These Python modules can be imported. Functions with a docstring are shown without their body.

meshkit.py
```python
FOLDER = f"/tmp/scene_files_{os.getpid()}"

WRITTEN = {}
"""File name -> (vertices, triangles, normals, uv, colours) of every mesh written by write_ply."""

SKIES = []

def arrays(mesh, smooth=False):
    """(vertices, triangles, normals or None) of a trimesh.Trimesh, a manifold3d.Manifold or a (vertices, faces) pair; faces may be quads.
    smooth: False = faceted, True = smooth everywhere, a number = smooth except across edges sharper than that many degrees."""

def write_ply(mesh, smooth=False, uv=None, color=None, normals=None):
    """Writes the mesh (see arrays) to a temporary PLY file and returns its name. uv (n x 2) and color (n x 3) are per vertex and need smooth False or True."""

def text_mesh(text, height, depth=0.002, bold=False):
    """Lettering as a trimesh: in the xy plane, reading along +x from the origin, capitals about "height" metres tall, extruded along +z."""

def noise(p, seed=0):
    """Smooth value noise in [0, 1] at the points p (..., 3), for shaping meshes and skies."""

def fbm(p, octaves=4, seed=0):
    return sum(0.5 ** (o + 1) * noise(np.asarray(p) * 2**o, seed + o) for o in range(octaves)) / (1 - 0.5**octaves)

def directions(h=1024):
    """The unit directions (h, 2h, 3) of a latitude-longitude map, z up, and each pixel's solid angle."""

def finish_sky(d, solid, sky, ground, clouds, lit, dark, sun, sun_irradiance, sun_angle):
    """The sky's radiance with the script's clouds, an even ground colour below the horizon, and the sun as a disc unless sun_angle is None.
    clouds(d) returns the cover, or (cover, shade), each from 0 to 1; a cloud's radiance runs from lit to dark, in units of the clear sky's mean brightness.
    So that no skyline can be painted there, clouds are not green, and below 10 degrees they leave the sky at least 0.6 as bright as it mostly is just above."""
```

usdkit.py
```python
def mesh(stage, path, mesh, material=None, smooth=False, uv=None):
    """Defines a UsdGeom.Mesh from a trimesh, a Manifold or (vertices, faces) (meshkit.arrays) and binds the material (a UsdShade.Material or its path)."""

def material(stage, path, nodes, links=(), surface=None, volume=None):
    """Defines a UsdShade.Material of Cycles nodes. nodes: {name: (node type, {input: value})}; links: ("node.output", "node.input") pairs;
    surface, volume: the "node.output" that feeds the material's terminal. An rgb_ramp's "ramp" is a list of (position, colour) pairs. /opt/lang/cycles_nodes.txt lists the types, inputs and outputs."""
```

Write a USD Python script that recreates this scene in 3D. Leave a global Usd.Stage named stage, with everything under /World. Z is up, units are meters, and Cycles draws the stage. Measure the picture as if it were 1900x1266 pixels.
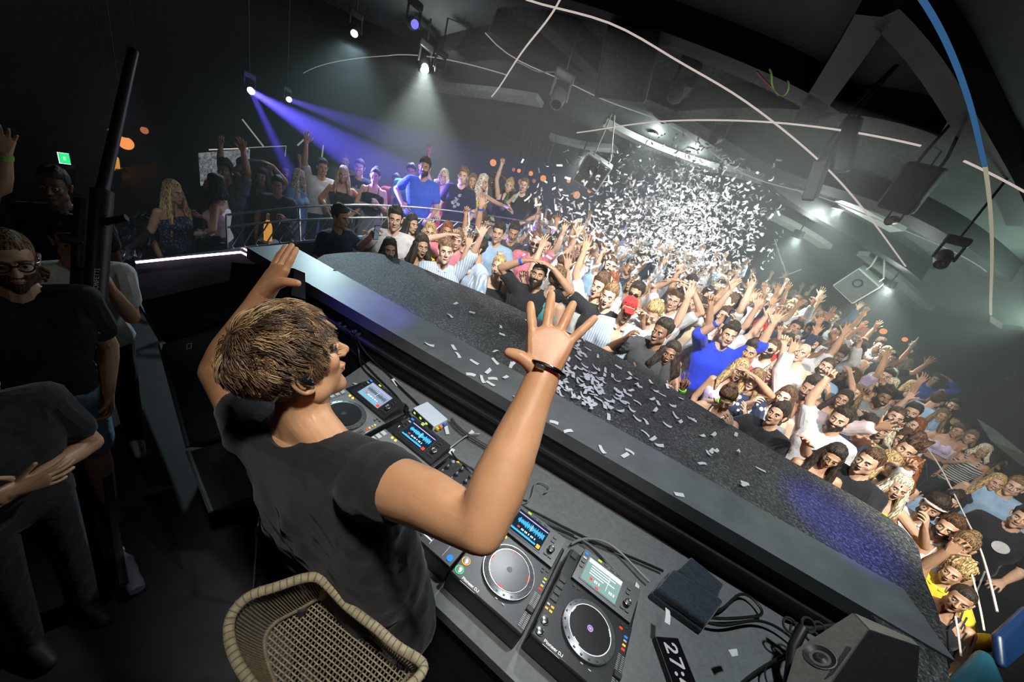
import math, random, numpy as np, trimesh, usdkit, meshkit
from manifold3d import Manifold, CrossSection, OpType
from scipy.spatial.transform import Rotation as Rot
from pxr import Usd, UsdGeom, UsdLux, UsdShade, Gf, Sdf, Vt

stage = Usd.Stage.CreateInMemory()
UsdGeom.SetStageUpAxis(stage, 'Z')
UsdGeom.Xform.Define(stage, '/World')
UsdGeom.Scope.Define(stage, '/World/Looks')
rng = np.random.default_rng(7)

# ------------------------------------------------------------------ camera
FOC = 700.0                                    # pixels, for a picture 1900 wide
CAM = np.array([0, 0, 2.3])
_t, _r = math.radians(25), math.radians(18)
FW = np.array([0, math.cos(_t), -math.sin(_t)])
_d0 = -np.array([0, math.sin(_t), math.cos(_t)])
RT = math.cos(_r) * np.array([1.0, 0, 0]) - math.sin(_r) * _d0
DN = math.sin(_r) * np.array([1.0, 0, 0]) + math.cos(_r) * _d0
cam = UsdGeom.Camera.Define(stage, '/World/camera')
cam.CreateHorizontalApertureAttr(36.0)
cam.CreateFocalLengthAttr(36.0 * FOC / 1900)
cam.CreateClippingRangeAttr(Gf.Vec2f(0.02, 200))
cam.AddTransformOp().Set(Gf.Matrix4d(*RT, 0, *(-DN), 0, *(-FW), 0, *CAM, 1))
cam.CreateExposureAttr(0.0)


def at(x, y, d):
    """The place that lies d metres deep in front of the camera, where the photograph shows pixel x, y."""
    return CAM + d * (FW + (x - 950) / FOC * RT + (y - 633) / FOC * DN)


def on(x, y, P, n):
    v = FW + (x - 950) / FOC * RT + (y - 633) / FOC * DN
    return CAM + v * ((P - CAM) @ n) / (v @ n)


def nrm(v):
    v = np.asarray(v, float)
    return v / np.linalg.norm(v)


# ------------------------------------------------------------------ lights
def look(p, q):
    z = -nrm(np.asarray(q, float) - p)
    x = nrm(np.cross([0.13, 0.21, 0.97], z))
    y = np.cross(z, x)
    return Gf.Matrix4d(*map(float, x), 0, *map(float, y), 0, *map(float, z), 0, *map(float, p), 1)


def spot(name, p, q, power, color=(1, 1, 1), cone=25, soft=0.3, radius=0.06):
    l = UsdLux.SphereLight.Define(stage, '/World/lamps/' + name)
    l.CreateIntensityAttr(power)
    l.CreateRadiusAttr(radius)
    l.CreateNormalizeAttr(True)
    l.CreateColorAttr(Gf.Vec3f(*color))
    s = UsdLux.ShapingAPI.Apply(l.GetPrim())
    s.CreateShapingConeAngleAttr(cone)
    s.CreateShapingConeSoftnessAttr(soft)
    l.AddTransformOp().Set(look(p, q))
    return l


UsdGeom.Scope.Define(stage, '/World/lamps')
dome = UsdLux.DomeLight.Define(stage, '/World/lamps/ambient')
dome.CreateIntensityAttr(0.005)
dome.CreateColorAttr(Gf.Vec3f(0.75, 0.9, 1.0))
# white wash lamps hung over the booth, aimed at the dancers
spot('wash_left', np.array([0.2, 0.9, 4.3]), np.array([-0.3, 5.0, 1.25]), 350, (1.0, 0.97, 0.9), 21, 0.5, 0.12)
spot('wash_centre', np.array([0.9, 0.9, 4.3]), np.array([2.0, 5.0, 1.1]), 560, (1.0, 0.97, 0.9), 22, 0.5, 0.12)
spot('wash_right', np.array([2.4, 0.3, 3.9]), np.array([4.3, 3.7, 0.4]), 480, (1.0, 0.97, 0.88), 25, 0.5, 0.12)
spot('wash_balcony', np.array([0.2, 1.2, 4.4]), np.array([-1.4, 6.4, 1.3]), 170, (1.0, 0.97, 0.92), 24, 0.6, 0.12)
spot('confetti_lamp', np.array([1.2, 1.6, 4.2]), np.array([2.4, 5.8, 1.95]), 520, (0.95, 1.0, 1.0), 14, 0.5, 0.10)
spot('added_stage_fill', np.array([1.3, 1.2, 4.7]), np.array([1.1, 2.6, 1.0]), 150, (0.9, 0.98, 1.0), 38, 0.6, 0.12)  # unseen fill added to lighten the stage floor
# ceiling lamps above the booth light performer, decks and ledge; two added fills follow
spot('booth_lamp', np.array([0.15, -0.25, 4.0]), np.array([0.0, 1.0, 1.5]), 98, (1.0, 0.93, 0.84), 21, 0.8, 0.10)
spot('booth_front', np.array([1.1, 3.2, 4.0]), np.array([-0.1, 0.9, 1.6]), 75, (0.92, 0.97, 1.0), 20, 0.6, 0.10)
spot('added_side_fill', np.array([-1.3, -0.6, 3.2]), np.array([-2.0, 1.6, 1.1]), 1.5, (1.0, 0.86, 0.55), 40, 0.8, 0.10)  # unseen faint warm fill added for the group on the left
spot('added_panel_fill', np.array([-2.9, 2.3, 2.6]), at(262, 440, 3.95), 16, (0.75, 0.88, 1.0), 16, 0.7, 0.05)  # unseen fill added to bring out the faceted panel
# lamps seen under the ceiling, and the down lights on its slope
lb = at(789, 124, 6.3)
spot('beam_white', lb, lb + np.array([0.35, -0.3, -3.0]), 330, (0.92, 1.0, 0.97), 42, 0.8, 0.06)
def bulb(name, p, power, color):
    l = UsdLux.SphereLight.Define(stage, '/World/lamps/' + name)
    l.CreateIntensityAttr(power)
    l.CreateRadiusAttr(0.05)
    l.CreateNormalizeAttr(True)
    l.CreateColorAttr(Gf.Vec3f(*color))
    l.AddTranslateOp().Set(Gf.Vec3d(*map(float, p)))


bulb('beam_white_spill', at(789, 131, 6.25), 9, (0.92, 1.0, 0.97))  # omni source added to light the trim around this lamp
la = at(659, 64, 6.3)
spot('beam_cyan', la, at(640, 200, 5.4), 200, (0.65, 0.92, 1.0), 24, 0.8, 0.06)
lc = at(465, 168, 5.55)
spot('beam_blue_wide', lc, at(735, 334, 5.7), 5600, (0.13, 0.10, 1.0), 9, 0.25, 0.04)
spot('beam_blue_narrow', lc, at(545, 335, 6.2), 3800, (0.13, 0.10, 1.0), 5, 0.25, 0.04)
ld = at(536, 185, 6.35)
spot('beam_blue_far', ld, at(640, 222, 6.7), 1500, (0.16, 0.12, 1.0), 8, 0.25, 0.04)
for _k, (_x, _y, _d, _p) in enumerate(((1212, 238, 6.6, 70), (1285, 268, 6.6, 60), (1478, 432, 7.0, 80), (1555, 378, 6.2, 80), (1648, 524, 7.2, 110), (1080, 282, 7.8, 50))):
    _q = at(_x, _y + 8, _d)
    bulb('down_light_spill_%d' % (_k + 1), at(_x, _y + 16, _d - .02), _p * .12, (0.88, 1.0, 0.96))  # omni source added to light the trim by each down light
    spot('down_light_%d' % (_k + 1), _q, _q + np.array([0.1, -0.4, -2.0]), _p, (0.88, 1.0, 0.96), 52, 0.8, 0.05)
_q = at(1925, 600, 5.2)
spot('green_white_flood', _q, _q + np.array([-2.0, 0.8, 0.3]), 80, (0.72, 1.0, 0.85), 75, 0.9, 0.10)
# blue spots that land on the stage
spot('blue_on_stage_left', np.array([0.4, 1.0, 4.6]), np.array([-1.0, 2.36, 1.1]), 330, (0.10, 0.09, 1.0), 5, 0.8, 0.05)
spot('blue_on_stage_right', np.array([1.6, 0.8, 4.6]), np.array([2.35, 1.98, 0.87]), 520, (0.10, 0.09, 1.0), 6, 0.8, 0.05)
spot('violet_on_confetti', np.array([1.0, 0.9, 4.6]), np.array([0.85, 2.45, 1.0]), 22, (0.25, 0.18, 1.0), 12, 0.9, 0.05)
spot('violet_on_blue_shirt', np.array([0.6, 1.0, 4.6]), np.array([1.95, 3.5, 1.2]), 60, (0.2, 0.12, 1.0), 6, 0.8, 0.05)


# ------------------------------------------------------------------ helpers
USED = {}


def path_for(parent, name):
    base = parent + '/' + name
    n = USED.get(base, -1) + 1
    USED[base] = n
    return base if n == 0 else f'{base}_{n:03d}'


ORIG = {}


def say(p, label=None, category=None, group=None, kind=None):
    prim = stage.GetPrimAtPath(p)
    for k, v in (('label', label), ('category', category), ('group', group), ('kind', kind)):
        if v:
            prim.SetCustomDataByKey(k, v)


def thing(name, label, category, base=(0, 0, 0), group=None, M=None, kind=None):
    """An Xform directly under /World. base: its place; M: a rotation (columns are the local axes). Parts are given in local axes if M is set, else in world places."""
    p = path_for('/World', name)
    x = UsdGeom.Xform.Define(stage, p)
    b = np.asarray(base, float)
    m = np.eye(3) if M is None else np.asarray(M)
    x.AddTransformOp().Set(Gf.Matrix4d(*map(float, m[:, 0]), 0, *map(float, m[:, 1]), 0, *map(float, m[:, 2]), 0, *map(float, b), 1))
    ORIG[p] = b if M is None else None
    say(p, label, category, group, kind)
    return p


def copy_thing(src, label, group, base, M, category=None):
    name = src.rpartition('/')[2].rstrip('0123456789').rstrip('_')
    p = path_for('/World', name)
    x = UsdGeom.Xform.Define(stage, p)
    x.GetPrim().GetReferences().AddInternalReference(src)
    x.GetPrim().SetInstanceable(True)
    m, b = np.asarray(M), np.asarray(base, float)
    op = x.GetPrim().GetAttribute('xformOp:transform')
    op.Set(Gf.Matrix4d(*map(float, m[:, 0]), 0, *map(float, m[:, 1]), 0, *map(float, m[:, 2]), 0, *map(float, b), 1))
    say(p, label, category, group)
    return p


def obj(name, mesh, mat, parent=None, smooth=40, **k):
    """One mesh of the scene: a part of parent, or a thing of its own."""
    p = path_for(parent or '/World', name)
    v, f, n = meshkit.arrays(mesh, smooth)
    o = None
    q = parent
    while q and q != '/World':
        if ORIG.get(q) is not None:
            o = ORIG[q]
            break
        q = q.rpartition('/')[0]
    if o is not None:
        v = v - o
    m = UsdGeom.Mesh.Define(stage, p)
    m.CreatePointsAttr(Vt.Vec3fArray.FromNumpy(np.ascontiguousarray(v, dtype=np.float32)))
    m.CreateFaceVertexCountsAttr(Vt.IntArray.FromNumpy(np.full(len(f), 3, np.int32)))
    m.CreateFaceVertexIndicesAttr(Vt.IntArray.FromNumpy(np.ascontiguousarray(f, dtype=np.int32).ravel()))
    m.CreateSubdivisionSchemeAttr('none')
    if n is not None:
        m.CreateNormalsAttr(Vt.Vec3fArray.FromNumpy(np.ascontiguousarray(n, dtype=np.float32)))
        m.SetNormalsInterpolation('vertex')
    UsdShade.MaterialBindingAPI.Apply(m.GetPrim()).Bind(mat)
    if k:
        say(p, **k)
    return p


def struct(name, mesh, mat, parent=None, smooth=30):
    p = obj(name, mesh, mat, parent, smooth)
    if parent is None:
        say(p, kind='structure')
    return p


MATS = {}


def mat(name, color, rough=0.6, metal=0.0, noise=0.0, scale=20.0, spec=0.5, bump=0.0, sheen=0.0, coat=0.0, sss=0.0):
    if name in MATS:
        return MATS[name]
    nodes = {'p': ('principled_bsdf', {'base_color': tuple(color), 'roughness': rough, 'metallic': metal, 'specular_ior_level': spec, 'sheen_weight': sheen, 'coat_weight': coat})}
    links = []
    if noise or bump:
        nodes['c'] = ('texture_coordinate', {})
        nodes['n'] = ('noise_texture', {'scale': scale, 'detail': 4.0, 'roughness': 0.6})
        links.append(('c.object', 'n.vector'))
    if noise:
        a = tuple(max(0, x * (1 - noise)) for x in color)
        b = tuple(min(1, x * (1 + noise)) for x in color)
        nodes['r'] = ('rgb_ramp', {'ramp': [(0.3, a), (0.7, b)]})
        links += [('n.fac', 'r.fac'), ('r.color', 'p.base_color')]
    if bump:
        nodes['b'] = ('bump', {'strength': bump, 'distance': 0.01})
        links += [('n.fac', 'b.height'), ('b.normal', 'p.normal')]
    if sss:
        nodes['p'][1].update(subsurface_weight=sss, subsurface_scale=0.02)
    MATS[name] = usdkit.material(stage, '/World/Looks/' + name, nodes, links, surface='p.BSDF')
    return MATS[name]


def glow(name, color, strength):
    if name not in MATS:
        MATS[name] = usdkit.material(stage, '/World/Looks/' + name, {'e': ('emission', {'color': tuple(color), 'strength': strength})}, surface='e.emission')
    return MATS[name]


_ico = {k: np.array(trimesh.creation.icosphere(k).vertices) for k in (0, 1, 2, 3)}
BALL = {0: _ico[0], 1: _ico[1], 2: _ico[2]}


def ell(c, r, k=1):
    r = np.broadcast_to(np.asarray(r, float), (3,))
    return BALL[k] * r + np.asarray(c, float)


def hull(*pts):
    return Manifold.hull_points(np.ascontiguousarray(np.vstack(pts)))


def bone(a, ra, b, rb, k=1):
    return hull(ell(a, ra, k), ell(b, rb, k))


def chain(pts, rs, k=1):
    return [bone(pts[i], rs[i], pts[i + 1], rs[i + 1], k) for i in range(len(pts) - 1)]


def fuse(parts):
    return Manifold.batch_boolean([p for p in parts if p is not None], OpType.Add)


def tm(m):
    if isinstance(m, trimesh.Trimesh):
        return m
    o = m.to_mesh()
    return trimesh.Trimesh(np.array(o.vert_properties[:, :3], float), np.array(o.tri_verts), process=False)


def man(t):
    from manifold3d import Mesh
    return Manifold(Mesh(np.ascontiguousarray(t.vertices, dtype=np.float32), np.ascontiguousarray(t.faces, dtype=np.uint32)))


def cat(*ms):
    return trimesh.util.concatenate([tm(m) for m in ms])


def box(lo, hi):
    lo, hi = np.minimum(lo, hi), np.maximum(lo, hi)
    return trimesh.creation.box(bounds=[lo, hi])


def rbox(lo, hi, r=0.004, k=0):
    """A box with rounded edges."""
    lo, hi = np.minimum(lo, hi).astype(float), np.maximum(lo, hi).astype(float)
    r = min(r, (hi - lo).min() / 2.01)
    c = np.array([[x, y, z] for x in (lo[0] + r, hi[0] - r) for y in (lo[1] + r, hi[1] - r) for z in (lo[2] + r, hi[2] - r)])
    return hull(*[ell(q, r, k) if k else q + r * np.vstack([np.eye(3), -np.eye(3)]) for q in c])


def slab(quad, t):
    """A panel: the corners (world places, in order) given the thickness vector t."""
    q = np.asarray(quad, float)
    return hull(q, q + np.asarray(t, float))


def tube(pts, r, sides=6, caps=True):
    p = np.asarray(pts, float)
    n = len(p)
    tg = np.gradient(p, axis=0)
    tg /= np.linalg.norm(tg, axis=1, keepdims=True) + 1e-12
    a = np.cross(tg[0], [0.31, 0.17, 0.93])
    A = []
    for i in range(n):
        a = a - tg[i] * (a @ tg[i])
        a = a / (np.linalg.norm(a) + 1e-12)
        A.append(a)
    A = np.array(A)
    B = np.cross(tg, A)
    rr = np.broadcast_to(np.asarray(r, float), (n,))
    an = np.arange(sides) * 2 * np.pi / sides
    v = p[:, None] + rr[:, None, None] * (np.cos(an)[None, :, None] * A[:, None] + np.sin(an)[None, :, None] * B[:, None])
    i, j = np.meshgrid(np.arange(n - 1), np.arange(sides), indexing='ij')
    q = np.stack([i * sides + j, i * sides + (j + 1) % sides, (i + 1) * sides + (j + 1) % sides, (i + 1) * sides + j], -1).reshape(-1, 4)
    f = np.vstack([q[:, [0, 1, 2]], q[:, [0, 2, 3]]])
    v = v.reshape(-1, 3)
    if caps:
        v = np.vstack([v, p[:1], p[-1:]])
        k = np.arange(sides)
        f = np.vstack([f, np.stack([np.full(sides, n * sides), (k + 1) % sides, k], 1), np.stack([np.full(sides, n * sides + 1), (n - 1) * sides + k, (n - 1) * sides + (k + 1) % sides], 1)])
    return trimesh.Trimesh(v, f, process=False)


def curve(pts, n=24):
    """A smooth line through the points."""
    from scipy.interpolate import CubicSpline
    p = np.asarray(pts, float)
    if len(p) < 3:
        return np.linspace(p[0], p[-1], n)
    t = np.concatenate([[0], np.cumsum(np.linalg.norm(np.diff(p, axis=0), axis=1) + 1e-9)])
    return CubicSpline(t, p)(np.linspace(0, t[-1], n))


def lathe(profile, n=32):
    return trimesh.creation.revolve(np.asarray(profile, float), sections=n)


def disc(r, h, n=32, z=0.0):
    m = trimesh.creation.cylinder(radius=r, height=h, sections=n)
    m.apply_translation((0, 0, z + h / 2))
    return m


def moved(m, M=None, t=(0, 0, 0)):
    m = tm(m).copy()
    v = np.array(m.vertices)
    if M is not None:
        v = v @ np.asarray(M).T
    return trimesh.Trimesh(v + np.asarray(t, float), m.faces, process=False)


def rotz(a):
    c, s = math.cos(a), math.sin(a)
    return np.array([[c, -s, 0], [s, c, 0], [0, 0, 1.0]])


def frame(x, up):
    """Axes whose first column is x and whose third is as near up as can be."""
    x = nrm(x)
    z = nrm(np.asarray(up, float) - x * (np.asarray(up, float) @ x))
    return np.stack([x, np.cross(z, x), z], 1)
# ------------------------------------------------------------------ the planes of the place
A0, B0 = at(712, 472, 3.6), at(1680, 985, 2.6)
E1 = nrm(B0 - A0)                                # along the stage
E2 = nrm(np.cross([0, 0, 1], E1))                # across it, towards the dancers
NS = np.cross(E1, E2)                            # square to the stage floor
SF = np.stack([E1, E2, NS], 1)


def st(a, b, h=0.0):
    """A place in stage axes."""
    return A0 + a * E1 + b * E2 + h * NS


def stage_px(x, y, h=0.0):
    return on(x, y, A0 + h * NS, NS)


def to_st(P):
    return SF.T @ (np.asarray(P) - A0)


TABLE_H = -0.30
# dancers' floor: a gently falling surface under the heads seen in the photograph
_hd = [(735, 455, 4.0), (905, 500, 3.9), (1000, 530, 3.75), (1125, 560, 3.7), (1350, 625, 3.6), (1230, 640, 3.45), (1440, 775, 3.3), (1540, 850, 3.1), (1640, 900, 3.0), (1700, 935, 2.95), (1750, 1060, 2.6),
       (780, 400, 5.2), (1000, 410, 7), (1100, 430, 8), (1300, 500, 8.2), (1450, 545, 8.5), (1600, 610, 8.2), (1700, 690, 7.5), (1780, 800, 5.6), (1000, 465, 4.7), (1500, 720, 4.0), (1600, 760, 4.6), (1560, 690, 5.5), (1690, 760, 5.6), (1350, 560, 5.3), (1200, 500, 5.6), (1850, 880, 4.2), (1760, 900, 3.9)]
HEAD = 1.60
_q = np.array([at(*h) for h in _hd])


def _basis(x, y):
    x, y = np.asarray(x, float), np.asarray(y, float)
    return np.stack([np.ones_like(x), x, y, x * x * .1, x * y * .1, y * y * .1], -1)


_co = np.linalg.lstsq(_basis(_q[:, 0], _q[:, 1]), _q[:, 2] - HEAD, rcond=None)[0]
_hb = [(322, 356, 4.05), (398, 346, 4.3), (417, 318, 4.9), (486, 330, 5.2), (515, 345, 5.0), (556, 330, 5.6), (598, 312, 5.8), (637, 325, 5.7), (667, 312, 6.1), (696, 328, 5.8), (734, 336, 6.4), (762, 320, 6.3), (788, 312, 5.5), (823, 330, 6.0), (859, 328, 5.7), (877, 337, 6.3), (897, 338, 6.0), (915, 332, 6.6), (945, 346, 6.3), (972, 345, 6.2)]
_qb = np.array([at(*h) for h in _hb])
_cb = np.linalg.lstsq(_basis(_qb[:, 0], _qb[:, 1]), _qb[:, 2] - HEAD, rcond=None)[0]


def floor_z(x, y):
    return _basis(x, y) @ _co


def balcony_z(x, y):
    return _basis(np.clip(x, -5.5, 1.0), np.clip(y, 3.0, 8.0)) @ _cb


def on_floor(px, py, h, fn=floor_z, lo=1.2, hi=14):
    """The depth at which the sight line through a pixel is h above the floor."""
    d = np.linspace(lo, hi, 1200)
    P = CAM + d[:, None] * (FW + (px - 950) / FOC * RT + (py - 633) / FOC * DN)
    g = P[:, 2] - fn(P[:, 0], P[:, 1]) - h
    k = np.where(np.diff(np.sign(g)))[0]
    if len(k) == 0:
        k = [int(np.argmin(np.abs(g)))]
    return P[k[0]]


# ------------------------------------------------------------------ materials of the room
black_paint = mat('black_paint', (0.012, 0.013, 0.014), 0.55, noise=0.4, scale=9)
dark_wall = mat('dark_wall', (0.007, 0.008, 0.009), 0.7, noise=0.35, scale=3)
grey_ceiling = mat('grey_ceiling', (0.050, 0.057, 0.055), 0.8, noise=0.25, scale=2)
charcoal = mat('charcoal_metal', (0.02, 0.021, 0.023), 0.45, noise=0.3, scale=30)
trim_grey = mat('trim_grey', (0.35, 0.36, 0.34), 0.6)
strip_white = mat('strip_alloy', (0.75, 0.66, 0.62), 0.45)
strip_lit = glow('strip_lit', (1.0, 0.86, 0.78), 0.55)
strip_dim = glow('strip_dim', (0.9, 0.9, 0.85), 0.28)
strip_blue = glow('strip_blue', (0.10, 0.34, 0.75), 0.30)
strip_yellow = glow('strip_warm', (0.9, 0.85, 0.62), 0.35)
neon_pink = glow('neon_pink', (1.0, 0.66, 0.92), 2.4)
speaker_black = mat('speaker_black', (0.010, 0.011, 0.013), 0.6, noise=0.3, scale=60, bump=0.15)
speaker_white = mat('speaker_white', (0.62, 0.64, 0.62), 0.5)
grille_grey = mat('grille_grey', (0.16, 0.17, 0.17), 0.6, noise=0.3, scale=120)
rubber = mat('black_rubber', (0.008, 0.008, 0.009), 0.5)
ledge_paint = mat('ledge_paint', (0.105, 0.115, 0.122), 0.42, noise=0.18, scale=6, bump=0.05)
deck_floor = usdkit.material(stage, '/World/Looks/gritty_stage_floor', {
    'c': ('texture_coordinate', {}), 'n': ('noise_texture', {'scale': 62.0, 'detail': 4.0, 'roughness': 0.75}),
    'm': ('noise_texture', {'scale': 2.2, 'detail': 5.0}),
    'r': ('rgb_ramp', {'ramp': [(0.38, (0.008, 0.009, 0.011)), (0.52, (0.040, 0.044, 0.047)), (0.66, (0.20, 0.21, 0.215))]}),
    'r2': ('rgb_ramp', {'ramp': [(0.3, (0.6, 0.6, 0.6)), (0.7, (1.25, 1.25, 1.25))]}),
    'x': ('mix_color', {'blend_type': 'multiply', 'fac': 1.0}),
    'b': ('bump', {'strength': 0.9, 'distance': 0.012}), 'p': ('principled_bsdf', {'roughness': 0.5})},
    [('c.object', 'n.vector'), ('c.object', 'm.vector'), ('n.fac', 'r.fac'), ('m.fac', 'r2.fac'), ('r.color', 'x.a'), ('r2.color', 'x.b'), ('x.result', 'p.base_color'), ('n.fac', 'b.height'), ('b.normal', 'p.normal')], surface='p.BSDF')
table_grey = mat('table_grey', (0.125, 0.135, 0.138), 0.55, noise=0.15, scale=40, bump=0.05)

# ------------------------------------------------------------------ floors, walls, ceiling
gx, gy = np.meshgrid(np.linspace(-9.5, 11.5, 40), np.linspace(-2.0, 13.0, 34), indexing='ij')
cx_, cy_ = np.clip(gx, -3, 9), np.clip(gy, 1.5, 10)
gz = np.clip(floor_z(cx_, cy_), -1.6, 0.2)
v = np.stack([gx, gy, gz], -1).reshape(-1, 3)
i, j = np.meshgrid(np.arange(39), np.arange(33), indexing='ij')
k = (i * 34 + j).ravel()
q = np.stack([k, k + 34, k + 35, k + 1], 1)
struct('floor', trimesh.Trimesh(v, np.vstack([q[:, [0, 1, 2]], q[:, [0, 2, 3]]]), process=False), black_paint)


def wall(name, xy0, xy1, z0=-3.2, z1=6.0, m=dark_wall):
    p, q = np.array([*xy0, 0.0]), np.array([*xy1, 0.0])
    n = nrm(np.cross(q - p, [0, 0, 1])) * 0.15
    struct(name, slab([p + [0, 0, z0], q + [0, 0, z0], q + [0, 0, z1], p + [0, 0, z1]], n), m)


corner = at(1838, 690, 8.0)
wall('wall_back', (-10, 12.4), (corner[0], corner[1] + 2.0))
wall('wall_right', (corner[0], corner[1] + 2.0), (corner[0] + 1.4, -1.0), m=mat('green_grey_wall', (0.03, 0.042, 0.036), 0.7, noise=0.3, scale=4))
wall('wall_left', (-9.4, -2.5), (-9.4, 12.4))
wall('wall_rear', (-9.4, -2.0), (11.5, -2.0))

P1, P2, P3 = at(720, 140, 9.5), at(1720, 570, 9.0), at(1200, 0, 4.0)
NC = nrm(np.cross(P2 - P1, P3 - P1))
NC = NC if NC[2] > 0 else -NC


def ceil_px(x, y, off=0.0):
    """A place on the sloping ceiling, or off metres below it."""
    return on(x, y, P1 - off * NC, NC)


c4 = [np.array([x, y, P1[2] - ((x - P1[0]) * NC[0] + (y - P1[1]) * NC[1]) / NC[2]]) for x, y in ((-10, -2.2), (12, -2.2), (12, 13), (-10, 13))]
struct('ceiling', slab(c4, NC * 0.2), grey_ceiling)


def beam(pts, w, h, m, off, parent=None, name='ceiling_beam', label=None):
    """A bar w metres wide under the ceiling that follows the points (read from the photograph) on the ceiling's slope."""
    P = np.array([ceil_px(x, y, off) for x, y in pts])
    if len(P) > 2:
        P = curve(P, max(8, 4 * len(P)))
    T = np.gradient(P, axis=0)
    T /= np.linalg.norm(T, axis=1, keepdims=True)
    S = np.cross(T, NC)
    S /= np.linalg.norm(S, axis=1, keepdims=True)
    c = [(-w / 2, 0), (w / 2, 0), (w / 2, h), (-w / 2, h)]
    v = np.concatenate([P[:, None] + S[:, None] * a + NC * b for a, b in c], 1).reshape(-1, 3)
    n = len(P)
    f = []
    for i in range(n - 1):
        for k in range(4):
            a, b2 = 4 * i + k, 4 * i + (k + 1) % 4
            f += [[a, b2, b2 + 4], [a, b2 + 4, a + 4]]
    f += [[0, 3, 2], [0, 2, 1], [4 * n - 4, 4 * n - 3, 4 * n - 2], [4 * n - 4, 4 * n - 2, 4 * n - 1]]
    return obj(name, trimesh.Trimesh(v, np.array(f), process=False), m, parent, smooth=30, **(dict(label=label, category='light strip' if 'light' in name else 'beam') if label else {}))


# dark beams
for pts, w, lab in (
        ([(700, 92), (860, 104), (1000, 112), (1130, 168), (1240, 212), (1330, 262), (1440, 322), (1600, 375), (1760, 452), (1850, 520)], 0.30, 'black steel beam running the whole length under the ceiling, lamps clamped to it'),
        ([(930, 0), (1060, 15), (1180, 55), (1300, 100), (1420, 150), (1540, 215)], 0.22, 'black ceiling beam at the top of the frame above the bright curved strip'),
        ([(1000, 45), (1060, 100), (1128, 165)], 0.22, 'short black slanting beam between the two long beams'),
        ([(905, 62), (980, 112), (1060, 150)], 0.16, 'thin black slanting beam left of the hanging subwoofer'),
        ([(1620, 30), (1580, 95), (1530, 170), (1490, 235)], 0.24, 'dark square beam at the upper right crossing the ceiling'),
        ([(1220, 222), (1330, 212), (1480, 215), (1620, 232), (1720, 262)], 0.24, 'black cross beam above the flat pale strip'),
        ([(1640, 30), (1720, 120), (1790, 230), (1850, 330), (1890, 420)], 0.20, 'dark beam beside the blue strip at the right edge'),
        ([(1420, 340), (1500, 400), (1600, 455), (1700, 520)], 0.14, 'dark rail low on the sloping ceiling above the confetti'),
        ([(560, 20), (640, 60), (720, 92)], 0.2, 'dark beam at the upper left over the white spot lamp')):
    beam(pts, w, 0.3, black_paint, 0.30, label=lab)
# pale painted edges that catch the lamps
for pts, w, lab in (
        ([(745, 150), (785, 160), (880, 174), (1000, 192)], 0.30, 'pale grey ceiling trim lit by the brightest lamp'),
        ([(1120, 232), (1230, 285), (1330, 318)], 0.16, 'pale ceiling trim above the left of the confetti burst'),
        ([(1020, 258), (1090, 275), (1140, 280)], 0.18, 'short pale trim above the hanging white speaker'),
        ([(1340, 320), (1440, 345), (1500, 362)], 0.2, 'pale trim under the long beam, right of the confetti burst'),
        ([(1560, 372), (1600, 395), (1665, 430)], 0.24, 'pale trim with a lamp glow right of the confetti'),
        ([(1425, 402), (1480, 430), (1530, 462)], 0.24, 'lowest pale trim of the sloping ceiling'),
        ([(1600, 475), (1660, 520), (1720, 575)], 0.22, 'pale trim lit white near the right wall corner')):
    beam(pts, w, 0.1, trim_grey, 0.12, name='ceiling_trim', label=lab)
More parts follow.
